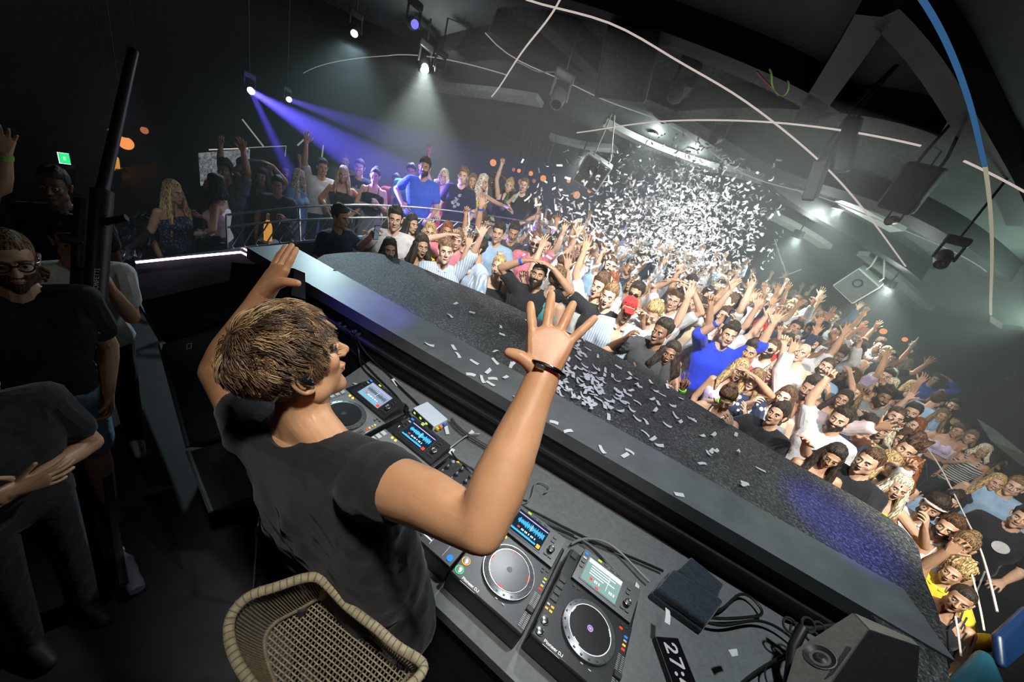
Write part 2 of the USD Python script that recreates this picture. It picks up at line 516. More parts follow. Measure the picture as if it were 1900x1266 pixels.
# thin light strips
for pts, w, m, off, lab in (
        ([(975, 0), (1040, 18), (1140, 48), (1250, 110), (1350, 168), (1440, 232), (1520, 300), (1590, 375), (1640, 440), (1680, 495)], 0.045, strip_lit, 0.62, 'longest curved pale light strip sweeping over the crowd'),
        ([(1042, -6), (1010, 45), (980, 82), (950, 125), (912, 180)], 0.055, strip_lit, 0.60, 'straight pale light strip slanting down at the top centre'),
        ([(1070, 247), (1150, 235), (1230, 226), (1330, 224), (1430, 228), (1540, 240), (1640, 257), (1708, 272)], 0.045, strip_lit, 0.58, 'flat arched pale light strip across the right of the ceiling'),
        ([(900, 62), (960, 112), (1040, 148), (1125, 188), (1225, 225), (1290, 262), (1400, 332), (1510, 363), (1620, 405), (1740, 455), (1830, 505)], 0.022, strip_dim, 0.50, 'thin dim strip along the edge of the long black beam'),
        ([(1704, -8), (1750, 70), (1780, 140), (1800, 200), (1815, 260), (1827, 310)], 0.085, strip_blue, 0.66, 'blue lit curved strip at the upper right'),
        ([(1827, 310), (1836, 380), (1840, 460), (1838, 585)], 0.075, strip_yellow, 0.66, 'warm white upright strip below the blue strip'),
        ([(1788, 300), (1840, 325), (1905, 360)], 0.045, strip_lit, 0.64, 'short pale strip crossing the blue strip at the right edge'),
        ([(560, 138), (640, 112), (720, 104)], 0.02, strip_dim, 0.5, 'faint thin strip between the two blue lamps'),
        ([(720, 104), (780, 104), (860, 118), (940, 140)], 0.03, strip_dim, 0.5, 'thin grey strip beside the brightest white lamp')):
    beam(pts, w * 0.34, 0.012, m, off, name='light_strip', label=lab)
# short crossed battens on the walls
for a, b, d, lab in (((450, 222), (489, 272), 6.2, 'long slanting white batten left of the blue beam'), ((552, 270), (576, 248), 6.2, 'short slanting white batten between the blue beams'), ((597, 294), (600, 270), 6.4, 'tiny upright white batten in the blue haze'),
                     ((1446, 516), (1487, 500), 9.0, 'pale batten lying low on the dark back wall'), ((1452, 486), (1459, 510), 9.0, 'pale batten standing on the back wall'), ((1436, 440), (1452, 490), 9.0, 'thin long batten on the wall right of the confetti')):
    obj('wall_batten', tube([at(*a, d), at(*b, d)], 0.012, 6), strip_dim, label=lab, category='light strip')

# ------------------------------------------------------------------ stage, ledge, booth
edge_px = [(600, 473), (650, 468), (712, 472), (800, 505), (905, 548), (1000, 592), (1115, 645), (1250, 722), (1400, 815), (1520, 885), (1600, 930), (1680, 985), (1712, 1060), (1735, 1120), (1752, 1190), (1768, 1290)]
far = curve([to_st(stage_px(*p))[:2] for p in edge_px], 60)
poly = np.vstack([far, [[far[-1][0], -1.6], [4.0, -1.6], [3.9, -0.82], [-0.05, -0.75]]])
from shapely.geometry import Polygon


def stage_prism(poly, h0, h1):
    m = trimesh.creation.extrude_polygon(Polygon(poly).buffer(0), h1 - h0, engine='earcut')
    return moved(moved(m, t=(0, 0, h0)), SF, A0)


struct('stage_floor', stage_prism(poly, -1.25, 0.0), deck_floor, smooth=False)
LED = (-1.06, -0.72)                            # the smooth painted ledge
led = stage_prism([(-0.35, LED[0]), (4.28, LED[0]), (4.22, LED[1]), (-0.35, LED[1])], -0.07, 0.012)
struct('ledge_top', led, ledge_paint, smooth=False)
face = stage_prism([(-0.3, LED[0] + 0.03), (4.24, LED[0] + 0.03), (4.2, LED[1] - 0.01), (-0.3, LED[1] - 0.01)], -1.25, -0.07)
struct('ledge_wall', face, black_paint, smooth=False)
struct('ledge_rail', cat(stage_prism([(-0.3, LED[0] - 0.012), (4.2, LED[0] - 0.012), (4.2, LED[0] + 0.04), (-0.3, LED[0] + 0.04)], -0.185, -0.165)), charcoal, smooth=False)
table = stage_prism([(0.98, -1.93), (3.0, -2.16), (4.25, -2.25), (4.3, -1.05), (0.86, -1.05)], TABLE_H - 0.05, TABLE_H)
tb = thing('booth_table', 'grey-topped performer table carrying the decks, behind the stage ledge', 'table', st(2.2, -1.7, TABLE_H - 0.05))
obj('table_top', table, table_grey, tb, smooth=False)
for a in (1.05, 2.2, 3.8):
    obj('leg', stage_prism([(a, -1.85), (a + 0.08, -1.85), (a + 0.08, -1.77), (a, -1.77)], -1.2, TABLE_H - 0.05), charcoal, tb, smooth=False)
obj('front_panel', stage_prism([(1.02, -1.90), (3.0, -2.12), (4.2, -2.2), (4.2, -2.17), (3.0, -2.09), (1.02, -1.87)], -1.2, TABLE_H - 0.05), black_paint, tb, smooth=False)
booth = stage_prism([(-3.6, -4.6), (5.2, -4.6), (5.2, -1.06), (-0.3, -1.06), (-0.9, 0.3), (-3.6, 0.3)], -1.35, -1.2)
struct('booth_floor', booth, black_paint, smooth=False)
# sockets in the ledge wall behind the table
pl = thing('socket_panel', 'small row of silver audio sockets in the black wall under the ledge', 'socket panel', on(640, 600, st(0, LED[0]), E2))
for x, y in ((633, 592), (642, 598), (662, 606), (668, 612)):
    c = on(x, y + 8, st(0, LED[0] + 0.02), E2)
    obj('socket', moved(disc(0.014, 0.03, 12), frame(E1, -E2), c), mat('nickel', (0.6, 0.6, 0.6), 0.3, 1.0), pl)

# ------------------------------------------------------------------ balcony on the left
xs = np.linspace(-6.2, 0.6, 30)
front_px = [(250, 487), (330, 478), (430, 466), (540, 452), (620, 445), (700, 440), (770, 436), (860, 440), (960, 452), (1040, 462)]


RAIL_D = [(250, 3.72), (430, 4.0), (540, 4.35), (700, 4.75), (870, 5.2), (1040, 5.9)]


def rail_at(x, y, dd=0.0):
    return at(x, y, float(np.interp(x, [a for a, b in RAIL_D], [b for a, b in RAIL_D])) + dd)


fr = [rail_at(*p) for p in front_px]
sv, sf = [], []
for p in fr:
    d = nrm(np.array([p[0] - 0.0, p[1] - 1.0, 0]))
    for s in (0.0, 1.0, 2.0, 4.0):
        qq = p + d * s
        sv.append([qq[0], qq[1], min(p[2], 9) if s == 0 else balcony_z(qq[0], qq[1])])
sv = np.array(sv)
sv[0::4, 2] = balcony_z(sv[0::4, 0], sv[0::4, 1])
n_ = len(fr)
top = []
for i in range(n_ - 1):
    for k in range(3):
        a = 4 * i + k
        top += [[a, a + 4, a + 5], [a, a + 5, a + 1]]
struct('balcony_floor', trimesh.Trimesh(sv, np.array(top), process=False), dark_wall)
fas = np.array([[p + np.array([0, 0, 0.0]), np.array([p[0], p[1], p[2] - 0.55])] for p in fr])
back = fas + np.array([nrm(np.array([p[0], p[1] - 1.0, 0])) * 0.06 for p in fr])[:, None]
vv = np.concatenate([fas[:, 0], fas[:, 1], back[:, 0], back[:, 1]])
ff = []
for i in range(n_ - 1):
    for a, b in ((0, 1), (1, 3), (3, 2), (2, 0)):
        p0, p1, p2, p3 = a * n_ + i, b * n_ + i, b * n_ + i + 1, a * n_ + i + 1
        ff += [[p0, p1, p2], [p0, p2, p3]]
struct('balcony_fascia', trimesh.Trimesh(vv, np.array(ff), process=False), mat('fascia_grey', (0.07, 0.072, 0.08), 0.6, noise=0.2, scale=5))
steel = mat('brushed_steel', (0.62, 0.64, 0.66), 0.3, 1.0)
rl = thing('balcony_rail', 'thin steel guard rail with slanted chevron bars along the left balcony', 'railing', rail_at(700, 440))
top_px = [(420, 399), (520, 388), (620, 381), (700, 381), (800, 387), (870, 395), (960, 408), (1030, 420)]
mid_px = [(422, 422), (520, 411), (640, 405), (760, 405), (860, 413), (950, 426)]
bot_px = [(428, 463), (540, 450), (620, 443), (700, 437), (780, 434), (900, 444)]
for nm, px in (('top_rail', top_px), ('middle_rail', mid_px), ('bottom_rail', bot_px)):
    obj(nm, tube(curve([rail_at(x, y, -0.03) for x, y in px], 30), 0.011, 6), steel, rl)
mx, bx = np.array(mid_px), np.array(bot_px)
for x in list(range(430, 900, 22)):
    yb = np.interp(x, bx[:, 0], bx[:, 1])
    yt = np.interp(x + 24, mx[:, 0], mx[:, 1])
    obj('slanted_bar', tube([rail_at(x + 4, yb - 1, -0.03), rail_at(x, yb - 6, -0.03), rail_at(x + 24, yt, -0.03)], 0.008, 5), steel, rl)
for x in (420, 555, 720, 870, 1025):
    yt = np.interp(x, [p[0] for p in top_px], [p[1] for p in top_px])
    obj('post', tube([rail_at(x, yt, -0.03), rail_at(x + 2, yt + 62, -0.03)], 0.012, 6), steel, rl)
for (x0, y0), (x1, y1) in (((553, 412), (530, 440)), ((527, 417), (551, 446)), ((640, 383), (668, 398)), ((1000, 430), (958, 468)), ((985, 440), (950, 470))):
    obj('cross_bar', tube([rail_at(x0, y0, -0.03), rail_at(x1, y1, -0.03)], 0.010, 5), steel, rl)
obj('neon_strip', cat(tube([rail_at(252, 487, -0.05), rail_at(350, 477, -0.05), rail_at(447, 468, -0.05), rail_at(459, 474, -0.05)], 0.013, 6)), neon_pink, label='long glowing pink neon line along the left balcony edge', category='neon light')
obj('neon_strip', tube([rail_at(452, 461, -0.05), rail_at(470, 472, -0.05)], 0.009, 6), neon_pink, label='short slanting pink neon stub beside the long neon line', category='neon light')

# glittering faceted panel beside it
fp = thing('faceted_panel', 'dark glittering panel of pointed mirror facets at the left of the neon line', 'wall panel', at(260, 440, 3.9))
c0, c1, c2, c3 = at(195, 488, 3.5), at(252, 492, 3.75), at(338, 376, 4.5), at(232, 408, 4.1)
mir = mat('mirror_facet', (0.30, 0.36, 0.42), 0.18, 1.0)
mir2 = mat('dark_facet', (0.04, 0.05, 0.06), 0.25, 1.0)
r_ = np.random.default_rng(3)
nn = nrm(np.cross(c1 - c0, c3 - c0))
nn = nn if nn @ (CAM - c0) > 0 else -nn
obj('backing', slab([c0, c1, c2, c3], -nn * 0.05), black_paint, fp)
for a in range(11):
    for b in range(8):
        pts = []
        for du, dv in ((0.04, 0.04), (0.96, 0.04), (0.96, 0.96), (0.04, 0.96)):
            u_, w_ = (a + du) / 11, (b + dv) / 8
            pts.append((1 - u_) * (1 - w_) * c0 + (1 - u_) * w_ * c1 + u_ * w_ * c2 + u_ * (1 - w_) * c3)
        ap = np.mean(pts, 0) + nn * r_.uniform(0.03, 0.09) + r_.normal(0, 0.02, 3)
        obj('facet', hull(np.array(pts), ap[None]), mir if r_.random() < 0.35 else mir2, fp, smooth=False)

# right hand terrace rail
rr = thing('terrace_rail', 'thin white guard rail falling steeply along the right side of the crowd', 'railing', at(1760, 900, 3.9))
RP = [(1636, 738, 5.4), (1680, 785, 5.0), (1730, 845, 4.4), (1762, 900, 3.9)]
RP2 = [(1795, 968, 3.3), (1815, 1010, 3.0), (1833, 1065, 2.75), (1850, 1135, 2.55)]
obj('top_rail', tube(curve([at(*p) for p in RP + RP2], 40), 0.0075, 6), strip_white, rr)
obj('middle_rail', tube(curve([at(1770, 975, 3.3), at(1792, 1030, 2.95), at(1812, 1100, 2.7), at(1826, 1170, 2.5)], 16), 0.006, 6), strip_white, rr)
obj('bottom_rail', tube(curve([at(1773, 1145, 2.55), at(1779, 1185, 2.45), at(1783, 1218, 2.4)], 8), 0.006, 6), strip_white, rr)
for (x0, y0), (x1, y1) in (((1782, 1150), (1788, 1132)), ((1782, 1168), (1794, 1146)), ((1783, 1190), (1793, 1175)), ((1785, 1212), (1792, 1200)), ((1757, 1170), (1761, 1240)), ((1812, 1100), (1828, 1060)), ((1655, 830), (1660, 790)), ((1720, 895), (1718, 858))):
    dd = float(np.interp(y0, [800, 900, 1060, 1240], [5.0, 4.2, 2.85, 2.4]))
    obj('bar', tube([at(x0, y0, dd), at(x1, y1, dd)], 0.005, 5), steel, rr)
struct('trim_1', slab([at(1812, 776, 6.2), at(1850, 800, 5.6), at(1905, 846, 5.0), at(1905, 872, 5.0), at(1838, 818, 5.6)], nrm(at(1850, 810, 5.6) - CAM) * .1), mat('ledge_grey', (0.12, 0.14, 0.13), .6), smooth=False)
struct('trim_2', slab([at(1838, 586, 5.4), at(1862, 600, 5.2), at(1858, 612, 5.2), at(1836, 597, 5.4)], nrm(at(1850, 600, 5.3) - CAM) * .06), trim_grey, smooth=False)
tealc = mat('teal_vinyl', (0.025, 0.12, 0.17), 0.4)
bench = thing('bench_seat', 'teal padded bench end in the bottom right corner behind the rail', 'bench', at(1800, 1225, 2.2))
obj('cushion', hull(ell(at(1776, 1272, 2.2), 0.04, 1), ell(at(1826, 1222, 2.3), 0.04, 1), ell(at(1850, 1290, 2.2), 0.05, 1), ell(at(1780, 1300, 2.15), 0.05, 1)), tealc, bench)
obj('back', hull(ell(at(1852, 1185, 2.45), 0.03, 1), ell(at(1905, 1135, 2.6), 0.03, 1), ell(at(1915, 1180, 2.55), 0.03, 1), ell(at(1856, 1230, 2.4), 0.03, 1)), mat('blue_vinyl', (0.006, 0.025, 0.08), 0.4), bench)
# ------------------------------------------------------------------ people: heads, hands, bodies, clothes
def _len(p):
    return np.linalg.norm(p, axis=-1)


def _ell(p, c, r):
    q = (p - np.array(c)) / np.array(r)
    k0 = _len(q)
    k1 = _len(q / np.array(r)) + 1e-9
    return k0 * (k0 - 1) / k1


def _cap(p, a, b, ra, rb):
    a, b = np.array(a, float), np.array(b, float)
    t = np.clip(((p - a) @ (b - a)) / ((b - a) @ (b - a)), 0, 1)
    return _len(p - a - t[..., None] * (b - a)) - (ra + (rb - ra) * t)


def _smin(a, b, k):
    h = np.clip(0.5 + 0.5 * (b - a) / k, 0, 1)
    return b * (1 - h) + a * h - k * h * (1 - h)


def head_sdf(p, fem=0.0):
    ax = np.stack([np.abs(p[..., 0]), p[..., 1], p[..., 2]], -1)
    d = _ell(p, (0, -0.014, 0.042), (0.075, 0.097, 0.090))
    d = _smin(d, _ell(p, (0, 0.028, -0.035), (0.058, 0.066, 0.083)), 0.03)
    d = _smin(d, _len(ax - np.array([0.044 - 0.006 * fem, 0.012, -0.068])) - 0.024, 0.03)
    d = _smin(d, _len(p - np.array([0, 0.070, -0.101])) - (0.023 - 0.003 * fem), 0.022)
    d = _smin(d, _ell(p, (0, 0.080, 0.034), (0.046, 0.013, 0.010)), 0.014)
    d = _smin(d, _len(ax - np.array([0.036, 0.066, -0.014])) - 0.023, 0.02)
    d = -_smin(-d, _len(ax - np.array([0.032, 0.107, 0.010])) - 0.0118, 0.014)
    d = _smin(d, _cap(p, (0, 0.093, 0.020), (0, 0.119 - 0.004 * fem, -0.022), 0.008, 0.0125 - 0.002 * fem), 0.010)
    d = _smin(d, _len(ax - np.array([0.012, 0.108, -0.027])) - 0.0075, 0.008)
    d = _smin(d, _ell(p, (0, 0.093, -0.053), (0.021, 0.012, 0.0065)), 0.007)
    d = _smin(d, _ell(p, (0, 0.091, -0.065), (0.018, 0.012, 0.0070)), 0.007)
    return d


_HEADS = {}


def head_mesh(level, fem=0.0, bias=0.28):
    """A sculpted head as a closed mesh, centred between the ears, facing +y."""
    key = (level, fem, bias)
    if key not in _HEADS:
        ic = trimesh.creation.icosphere(level)
        d = np.array(ic.vertices)
        d = d + np.array([0, bias, -0.1 * bias])      # more of the mesh on the face
        d /= _len(d)[:, None]
        t = np.full(len(d), 0.2)
        o = np.array([0, 0.01, -0.005])
        for _ in range(60):
            t -= 0.8 * head_sdf(o + d * t[:, None], fem)
        _HEADS[key] = (d, trimesh.Trimesh(o + d * t[:, None], ic.faces, process=False))
    return _HEADS[key]


def hairline(d_pts):
    """How far (m) a point of the scalp lies inside the hair."""
    y, z = d_pts[:, 1], d_pts[:, 2]
    hl = np.interp(y, [-0.11, -0.06, -0.03, 0.0, 0.025, 0.045, 0.07, 0.1, 0.13], [-0.080, -0.080, -0.035, 0.004, 0.006, 0.050, 0.084, 0.094, 0.100])
    return z - hl


def hair_cap(level, fem, thick, seed, rough=0.35, lift=0.0, fringe=0.0):
    """The hair that sits on a head: a closed shell thick over the scalp that sinks into the skull at the hairline."""
    d, hm = head_mesh(level, fem, 0.0)
    P = np.array(hm.vertices)
    h = hairline(P) + fringe * (P[:, 1] > 0.05) - (0.0 if fem else 0.034) * np.clip((np.abs(P[:, 0]) - 0.032) / 0.026, 0, 1) * np.clip((P[:, 1] - 0.01) / 0.03, 0, 1)
    nz = meshkit.fbm(P * np.array([48, 48, 40.0]) + seed * 7.1, 3, seed) - 0.5
    h = h + 0.012 * (meshkit.noise(P * 60 + seed * 3.3, seed) - 0.5)
    t = np.clip(h / 0.022, -0.6, 1) * thick * (0.28 + 0.95 * np.clip((P[:, 2] - 0.02) / 0.10, 0, 1))
    t = np.where(h > 0, t * (1 + rough * 4.6 * nz), t) + lift * np.clip(P[:, 2] / 0.13, 0, 1) ** 2 * (h > 0)
    v = P + d * np.maximum(t, -0.02)[:, None]
    return trimesh.Trimesh(v, hm.faces, process=False)


def finger(base, d, n, L, r, curl):
    """A bent finger: three joints that curl from direction d towards n."""
    pts, a = [base], 0.0
    for k, s in enumerate((0.45, 0.31, 0.24)):
        a += curl * (0.55, 0.9, 0.6)[k]
        pts.append(pts[-1] + L * s * (d * math.cos(a) + n * math.sin(a)))
    return chain(pts, [r, r * 0.95, r * 0.88, r * 0.78], 0)


def hand_parts(W, d, n, thumb, curl=0.2, spread=0.25, mode='open', s=1.0):
    """Palm, four fingers and a thumb. W: wrist; d: along the hand; n: the way the palm faces; thumb: the side of the thumb (a unit vector)."""
    d = nrm(d)
    n = nrm(n - d * (n @ d))
    t = nrm(np.cross(d, n))
    if t @ thumb < 0:
        t = -t
    K = [W + s * (0.088 * d + x * t) + s * y * d for x, y in ((0.030, 0.0), (0.010, 0.006), (-0.011, 0.003), (-0.031, -0.008))]
    parts = [hull(ell(W, 0.026 * s, 0), ell(K[0], 0.0105 * s, 0), ell(K[1], 0.0105 * s, 0), ell(K[2], 0.0105 * s, 0), ell(K[3], 0.010 * s, 0), ell(W + s * (0.03 * d + 0.028 * t + 0.006 * n), 0.013 * s, 0))]
    for i, (L, r) in enumerate(((0.072, 0.0088), (0.080, 0.0090), (0.074, 0.0086), (0.058, 0.0078))):
        a = spread * (0.6, 0.15, -0.35, -0.95)[i]
        fd = nrm(d * math.cos(a) + t * math.sin(a))
        c = curl
        if mode == 'fist':
            c = 1.55
        elif mode == 'hold':
            c = 0.8
        elif mode == 'point':
            c = 0.05 if i == 0 else 1.5
        elif mode == 'peace':
            c = 0.05 if i < 2 else 1.5
        elif mode == 'horns':
            c = 0.05 if i in (0, 3) else 1.5
        parts += finger(K[i], fd, n, L * s, r * s, c)
    b = W + s * (0.026 * d + 0.024 * t + 0.006 * n)
    if mode in ('fist', 'point', 'peace', 'horns'):
        m = b + s * (0.034 * d + 0.016 * t + 0.018 * n)
        e = m + s * (0.022 * d - 0.022 * t + 0.016 * n)
    elif mode == 'hold':
        m = b + s * (0.030 * d + 0.024 * t + 0.014 * n)
        e = m + s * (0.024 * d + 0.004 * t + 0.024 * n)
    else:
        m = b + s * (0.030 * d + 0.034 * t + 0.004 * n)
        e = m + s * (0.026 * d + 0.022 * t)
    parts += chain([b, m, e], [0.0125 * s, 0.0105 * s, 0.0085 * s], 0)
    return parts


# arm poses in body axes for the arm on the +x side: elbow from shoulder, wrist from elbow, hand direction, palm direction, hand shape
POSES = {
    'down': ((.07, -.02, -.28), (.00, .08, -.25), (0, .2, -1), (-1, 0, 0), 'hold'),
    'rail': ((.10, .02, -.27), (-.02, .22, -.12), (-.2, 1, -.3), (0, 0, -1), 'hold'),
    'hip': ((.20, -.08, -.20), (-.14, .14, -.14), (-.8, .4, -.3), (0, -.4, -.4), 'open'),
    'hold': ((.08, .02, -.27), (-.10, .22, .07), (-.3, .7, .4), (-1, -.2, 0), 'hold'),
    'drink': ((.10, .10, -.24), (-.12, .14, .20), (-.3, .2, .9), (-.9, -.2, 0), 'hold'),
    'stage': ((.10, .16, -.20), (-.12, .24, .02), (-.6, .8, .0), (0, 0, -1), 'open'),
    'cross': ((.08, .06, -.26), (-.24, .12, .03), (-1, .2, .1), (0, -1, 0), 'open'),
    'clap': ((.10, .12, -.22), (-.17, .18, .14), (-.2, .4, .9), (-1, .1, 0), 'open'),
    'up': ((.10, .06, .26), (-.01, .06, .25), (0, .1, 1), (0, 1, 0), 'open'),
    'upfist': ((.10, .08, .25), (-.03, .05, .25), (0, .1, 1), (0, 1, 0), 'fist'),
    'uppoint': ((.11, .10, .24), (-.02, .10, .24), (0, .3, 1), (0, 1, 0), 'point'),
    'wave': ((.22, .06, .16), (.03, .08, .24), (.1, .1, 1), (0, 1, 0), 'open'),
    'wide': ((.25, .08, .08), (.16, .10, .17), (.4, .3, .8), (0, 1, .2), 'open'),
    'bent': ((.22, .12, .02), (-.08, .10, .24), (-.2, .1, 1), (0, 1, 0), 'fist'),
    'head': ((.20, .12, .16), (-.20, .02, .14), (-1, 0, .2), (0, 0, -1), 'open'),
    'over': ((.16, .04, .24), (-.18, .04, .17), (-1, .1, .1), (0, 0, -1), 'open'),
    'face': ((.13, .18, -.10), (-.14, .10, .22), (-.3, .1, 1), (-.7, -.3, 0), 'hold'),
    'phone': ((.12, .20, -.10), (-.09, .18, .20), (-.3, .1, .95), (-.6, .6, 0), 'hold'),
    'phoneup': ((.12, .18, .14), (-.08, .12, .22), (-.2, .1, 1), (-.6, .6, 0), 'hold'),
    'reach': ((.10, .25, .02), (.00, .22, .14), (0, .8, .5), (0, .1, -1), 'open'),
    'point': ((.08, .24, -.06), (.0, .25, .03), (0, 1, .05), (0, 0, -1), 'point'),
    'peace': ((.14, .16, -.14), (-.04, .10, .23), (0, .1, 1), (0, 1, 0), 'peace'),
    'snap': ((.15, .12, -.18), (.04, .14, .21), (.1, .2, 1), (0, .9, 0), 'horns'),
    'grip': ((.03, .16, -.22), (-.03, .10, .22), (0, .1, 1), (-1, 0, 0), 'fist'),
    'bottle': ((.12, .08, .24), (-.02, .08, .24), (0, .2, 1), (0, 1, 0), 'hold'),
}
SKIN = {'fair': (0.62, 0.40, 0.29), 'light': (0.56, 0.34, 0.23), 'tan': (0.45, 0.255, 0.155), 'brown': (0.23, 0.12, 0.07), 'dark': (0.12, 0.062, 0.038)}
HAIRC = {'blond': (0.46, 0.31, 0.14), 'platinum': (0.68, 0.58, 0.42), 'light brown': (0.20, 0.12, 0.06), 'brown': (0.085, 0.045, 0.024), 'dark': (0.034, 0.024, 0.018), 'red': (0.24, 0.07, 0.025), 'grey': (0.36, 0.34, 0.31)}
COL = {'white': (0.56, 0.56, 0.57), 'black': (0.014, 0.015, 0.018), 'navy': (0.018, 0.028, 0.06), 'blue': (0.03, 0.10, 0.52), 'royal blue': (0.015, 0.04, 0.55), 'light blue': (0.30, 0.44, 0.62), 'pink': (0.60, 0.18, 0.24), 'hot pink': (0.62, 0.05, 0.14), 'red': (0.58, 0.03, 0.03),
       'grey': (0.20, 0.21, 0.22), 'green': (0.03, 0.15, 0.10), 'olive': (0.19, 0.24, 0.10), 'yellow': (0.72, 0.52, 0.04), 'beige': (0.50, 0.41, 0.28), 'orange': (0.65, 0.20, 0.03), 'lilac': (0.52, 0.42, 0.62), 'pale pink': (0.74, 0.60, 0.62), 'teal': (0.05, 0.30, 0.34), 'denim': (0.20, 0.32, 0.47), 'burgundy': (0.22, 0.03, 0.05), 'dark grey': (0.05, 0.053, 0.058), 'brown': (0.13, 0.07, 0.04), 'khaki': (0.40, 0.37, 0.24)}


def skin_mat(tone):
    return mat('skin_' + tone, SKIN[tone], 0.48, noise=0.10, scale=14, sss=0.08)


def hair_mat(c):
    n = 'hair_' + c.replace(' ', '_')
    if n not in MATS:
        b = HAIRC[c]
        MATS[n] = usdkit.material(stage, '/World/Looks/' + n, {
            'c': ('texture_coordinate', {}), 'm': ('mapping', {'scale': (130.0, 130.0, 22.0)}), 'n': ('noise_texture', {'scale': 1.0, 'detail': 3.0}),
            'r': ('rgb_ramp', {'ramp': [(0.40, tuple(x * 0.28 for x in b)), (0.60, tuple(min(1, x * 1.6) for x in b))]}),
            'b': ('bump', {'strength': 0.9, 'distance': 0.008}), 'p': ('principled_bsdf', {'roughness': 0.6, 'specular_ior_level': 0.3})},
            [('c.object', 'm.vector'), ('m.vector', 'n.vector'), ('n.fac', 'r.fac'), ('r.color', 'p.base_color'), ('n.fac', 'b.height'), ('b.normal', 'p.normal')], surface='p.BSDF')
    return MATS[n]


def cloth_mat(c, pattern=None):
    n = 'cloth_' + c.replace(' ', '_') + ('_' + pattern if pattern else '')
    if n in MATS:
        return MATS[n]
    b = COL[c]
    nodes = {'c': ('texture_coordinate', {}), 'w': ('noise_texture', {'scale': 9.0, 'detail': 3.0}), 'bu': ('bump', {'strength': 0.55, 'distance': 0.03}), 'p': ('principled_bsdf', {'roughness': 0.85, 'specular_ior_level': 0.25, 'sheen_weight': 0.1})}
    links = [('c.object', 'w.vector'), ('w.fac', 'bu.height'), ('bu.normal', 'p.normal')]
    if pattern == 'stripe':
        nodes['s'] = ('wave_texture', {'wave_type': 'bands', 'bands_direction': 'z', 'scale': 9.0, 'distortion': 0.4})
        nodes['r'] = ('rgb_ramp', {'ramp': [(0.49, b), (0.51, (0.03, 0.03, 0.035))]})
        links += [('c.object', 's.vector'), ('s.fac', 'r.fac'), ('r.color', 'p.base_color')]
    elif pattern == 'pinstripe':
        nodes['s'] = ('wave_texture', {'wave_type': 'bands', 'bands_direction': 'x', 'scale': 14.0, 'distortion': 0.6})
        nodes['r'] = ('rgb_ramp', {'ramp': [(0.35, (0.66, 0.68, 0.72)), (0.6, b)]})
        links += [('c.object', 's.vector'), ('s.fac', 'r.fac'), ('r.color', 'p.base_color')]
    elif pattern in ('floral', 'leopard', 'print'):
        nodes['s'] = ('voronoi_texture', {'scale': {'floral': 16.0, 'leopard': 26.0, 'print': 40.0}[pattern]})
        o = {'floral': (0.66, 0.64, 0.60), 'leopard': (0.03, 0.02, 0.015), 'print': (0.20, 0.17, 0.13)}[pattern]
        nodes['r'] = ('rgb_ramp', {'ramp': [(0.30, o), (0.36, b)]})
        links += [('c.object', 's.vector'), ('s.distance', 'r.fac'), ('r.color', 'p.base_color')]
    else:
        nodes['r'] = ('rgb_ramp', {'ramp': [(0.3, tuple(x * 0.86 for x in b)), (0.7, tuple(min(1, x * 1.1) for x in b))]})
        links += [('w.fac', 'r.fac'), ('r.color', 'p.base_color')]
    MATS[n] = usdkit.material(stage, '/World/Looks/' + n, nodes, links, surface='p.BSDF')
    return MATS[n]


eye_white = mat('eye_white', (0.50, 0.47, 0.44), 0.35)
iris_dark = mat('iris', (0.03, 0.02, 0.015), 0.15)
lip_mat = mat('lips', (0.36, 0.12, 0.10), 0.45)
mouth_dark = mat('open_mouth', (0.05, 0.008, 0.008), 0.5)
teeth = mat('teeth', (0.75, 0.72, 0.66), 0.3)
lens_black = mat('dark_lens', (0.006, 0.006, 0.008), 0.08, coat=0.5)
phone_black = mat('phone_black', (0.008, 0.009, 0.011), 0.2)
glass_drink = mat('drink', (0.55, 0.38, 0.14), 0.1)
bottle_green = mat('bottle_green', (0.02, 0.16, 0.06), 0.1)
bottle_clear = mat('bottle_pale', (0.5, 0.55, 0.52), 0.1)


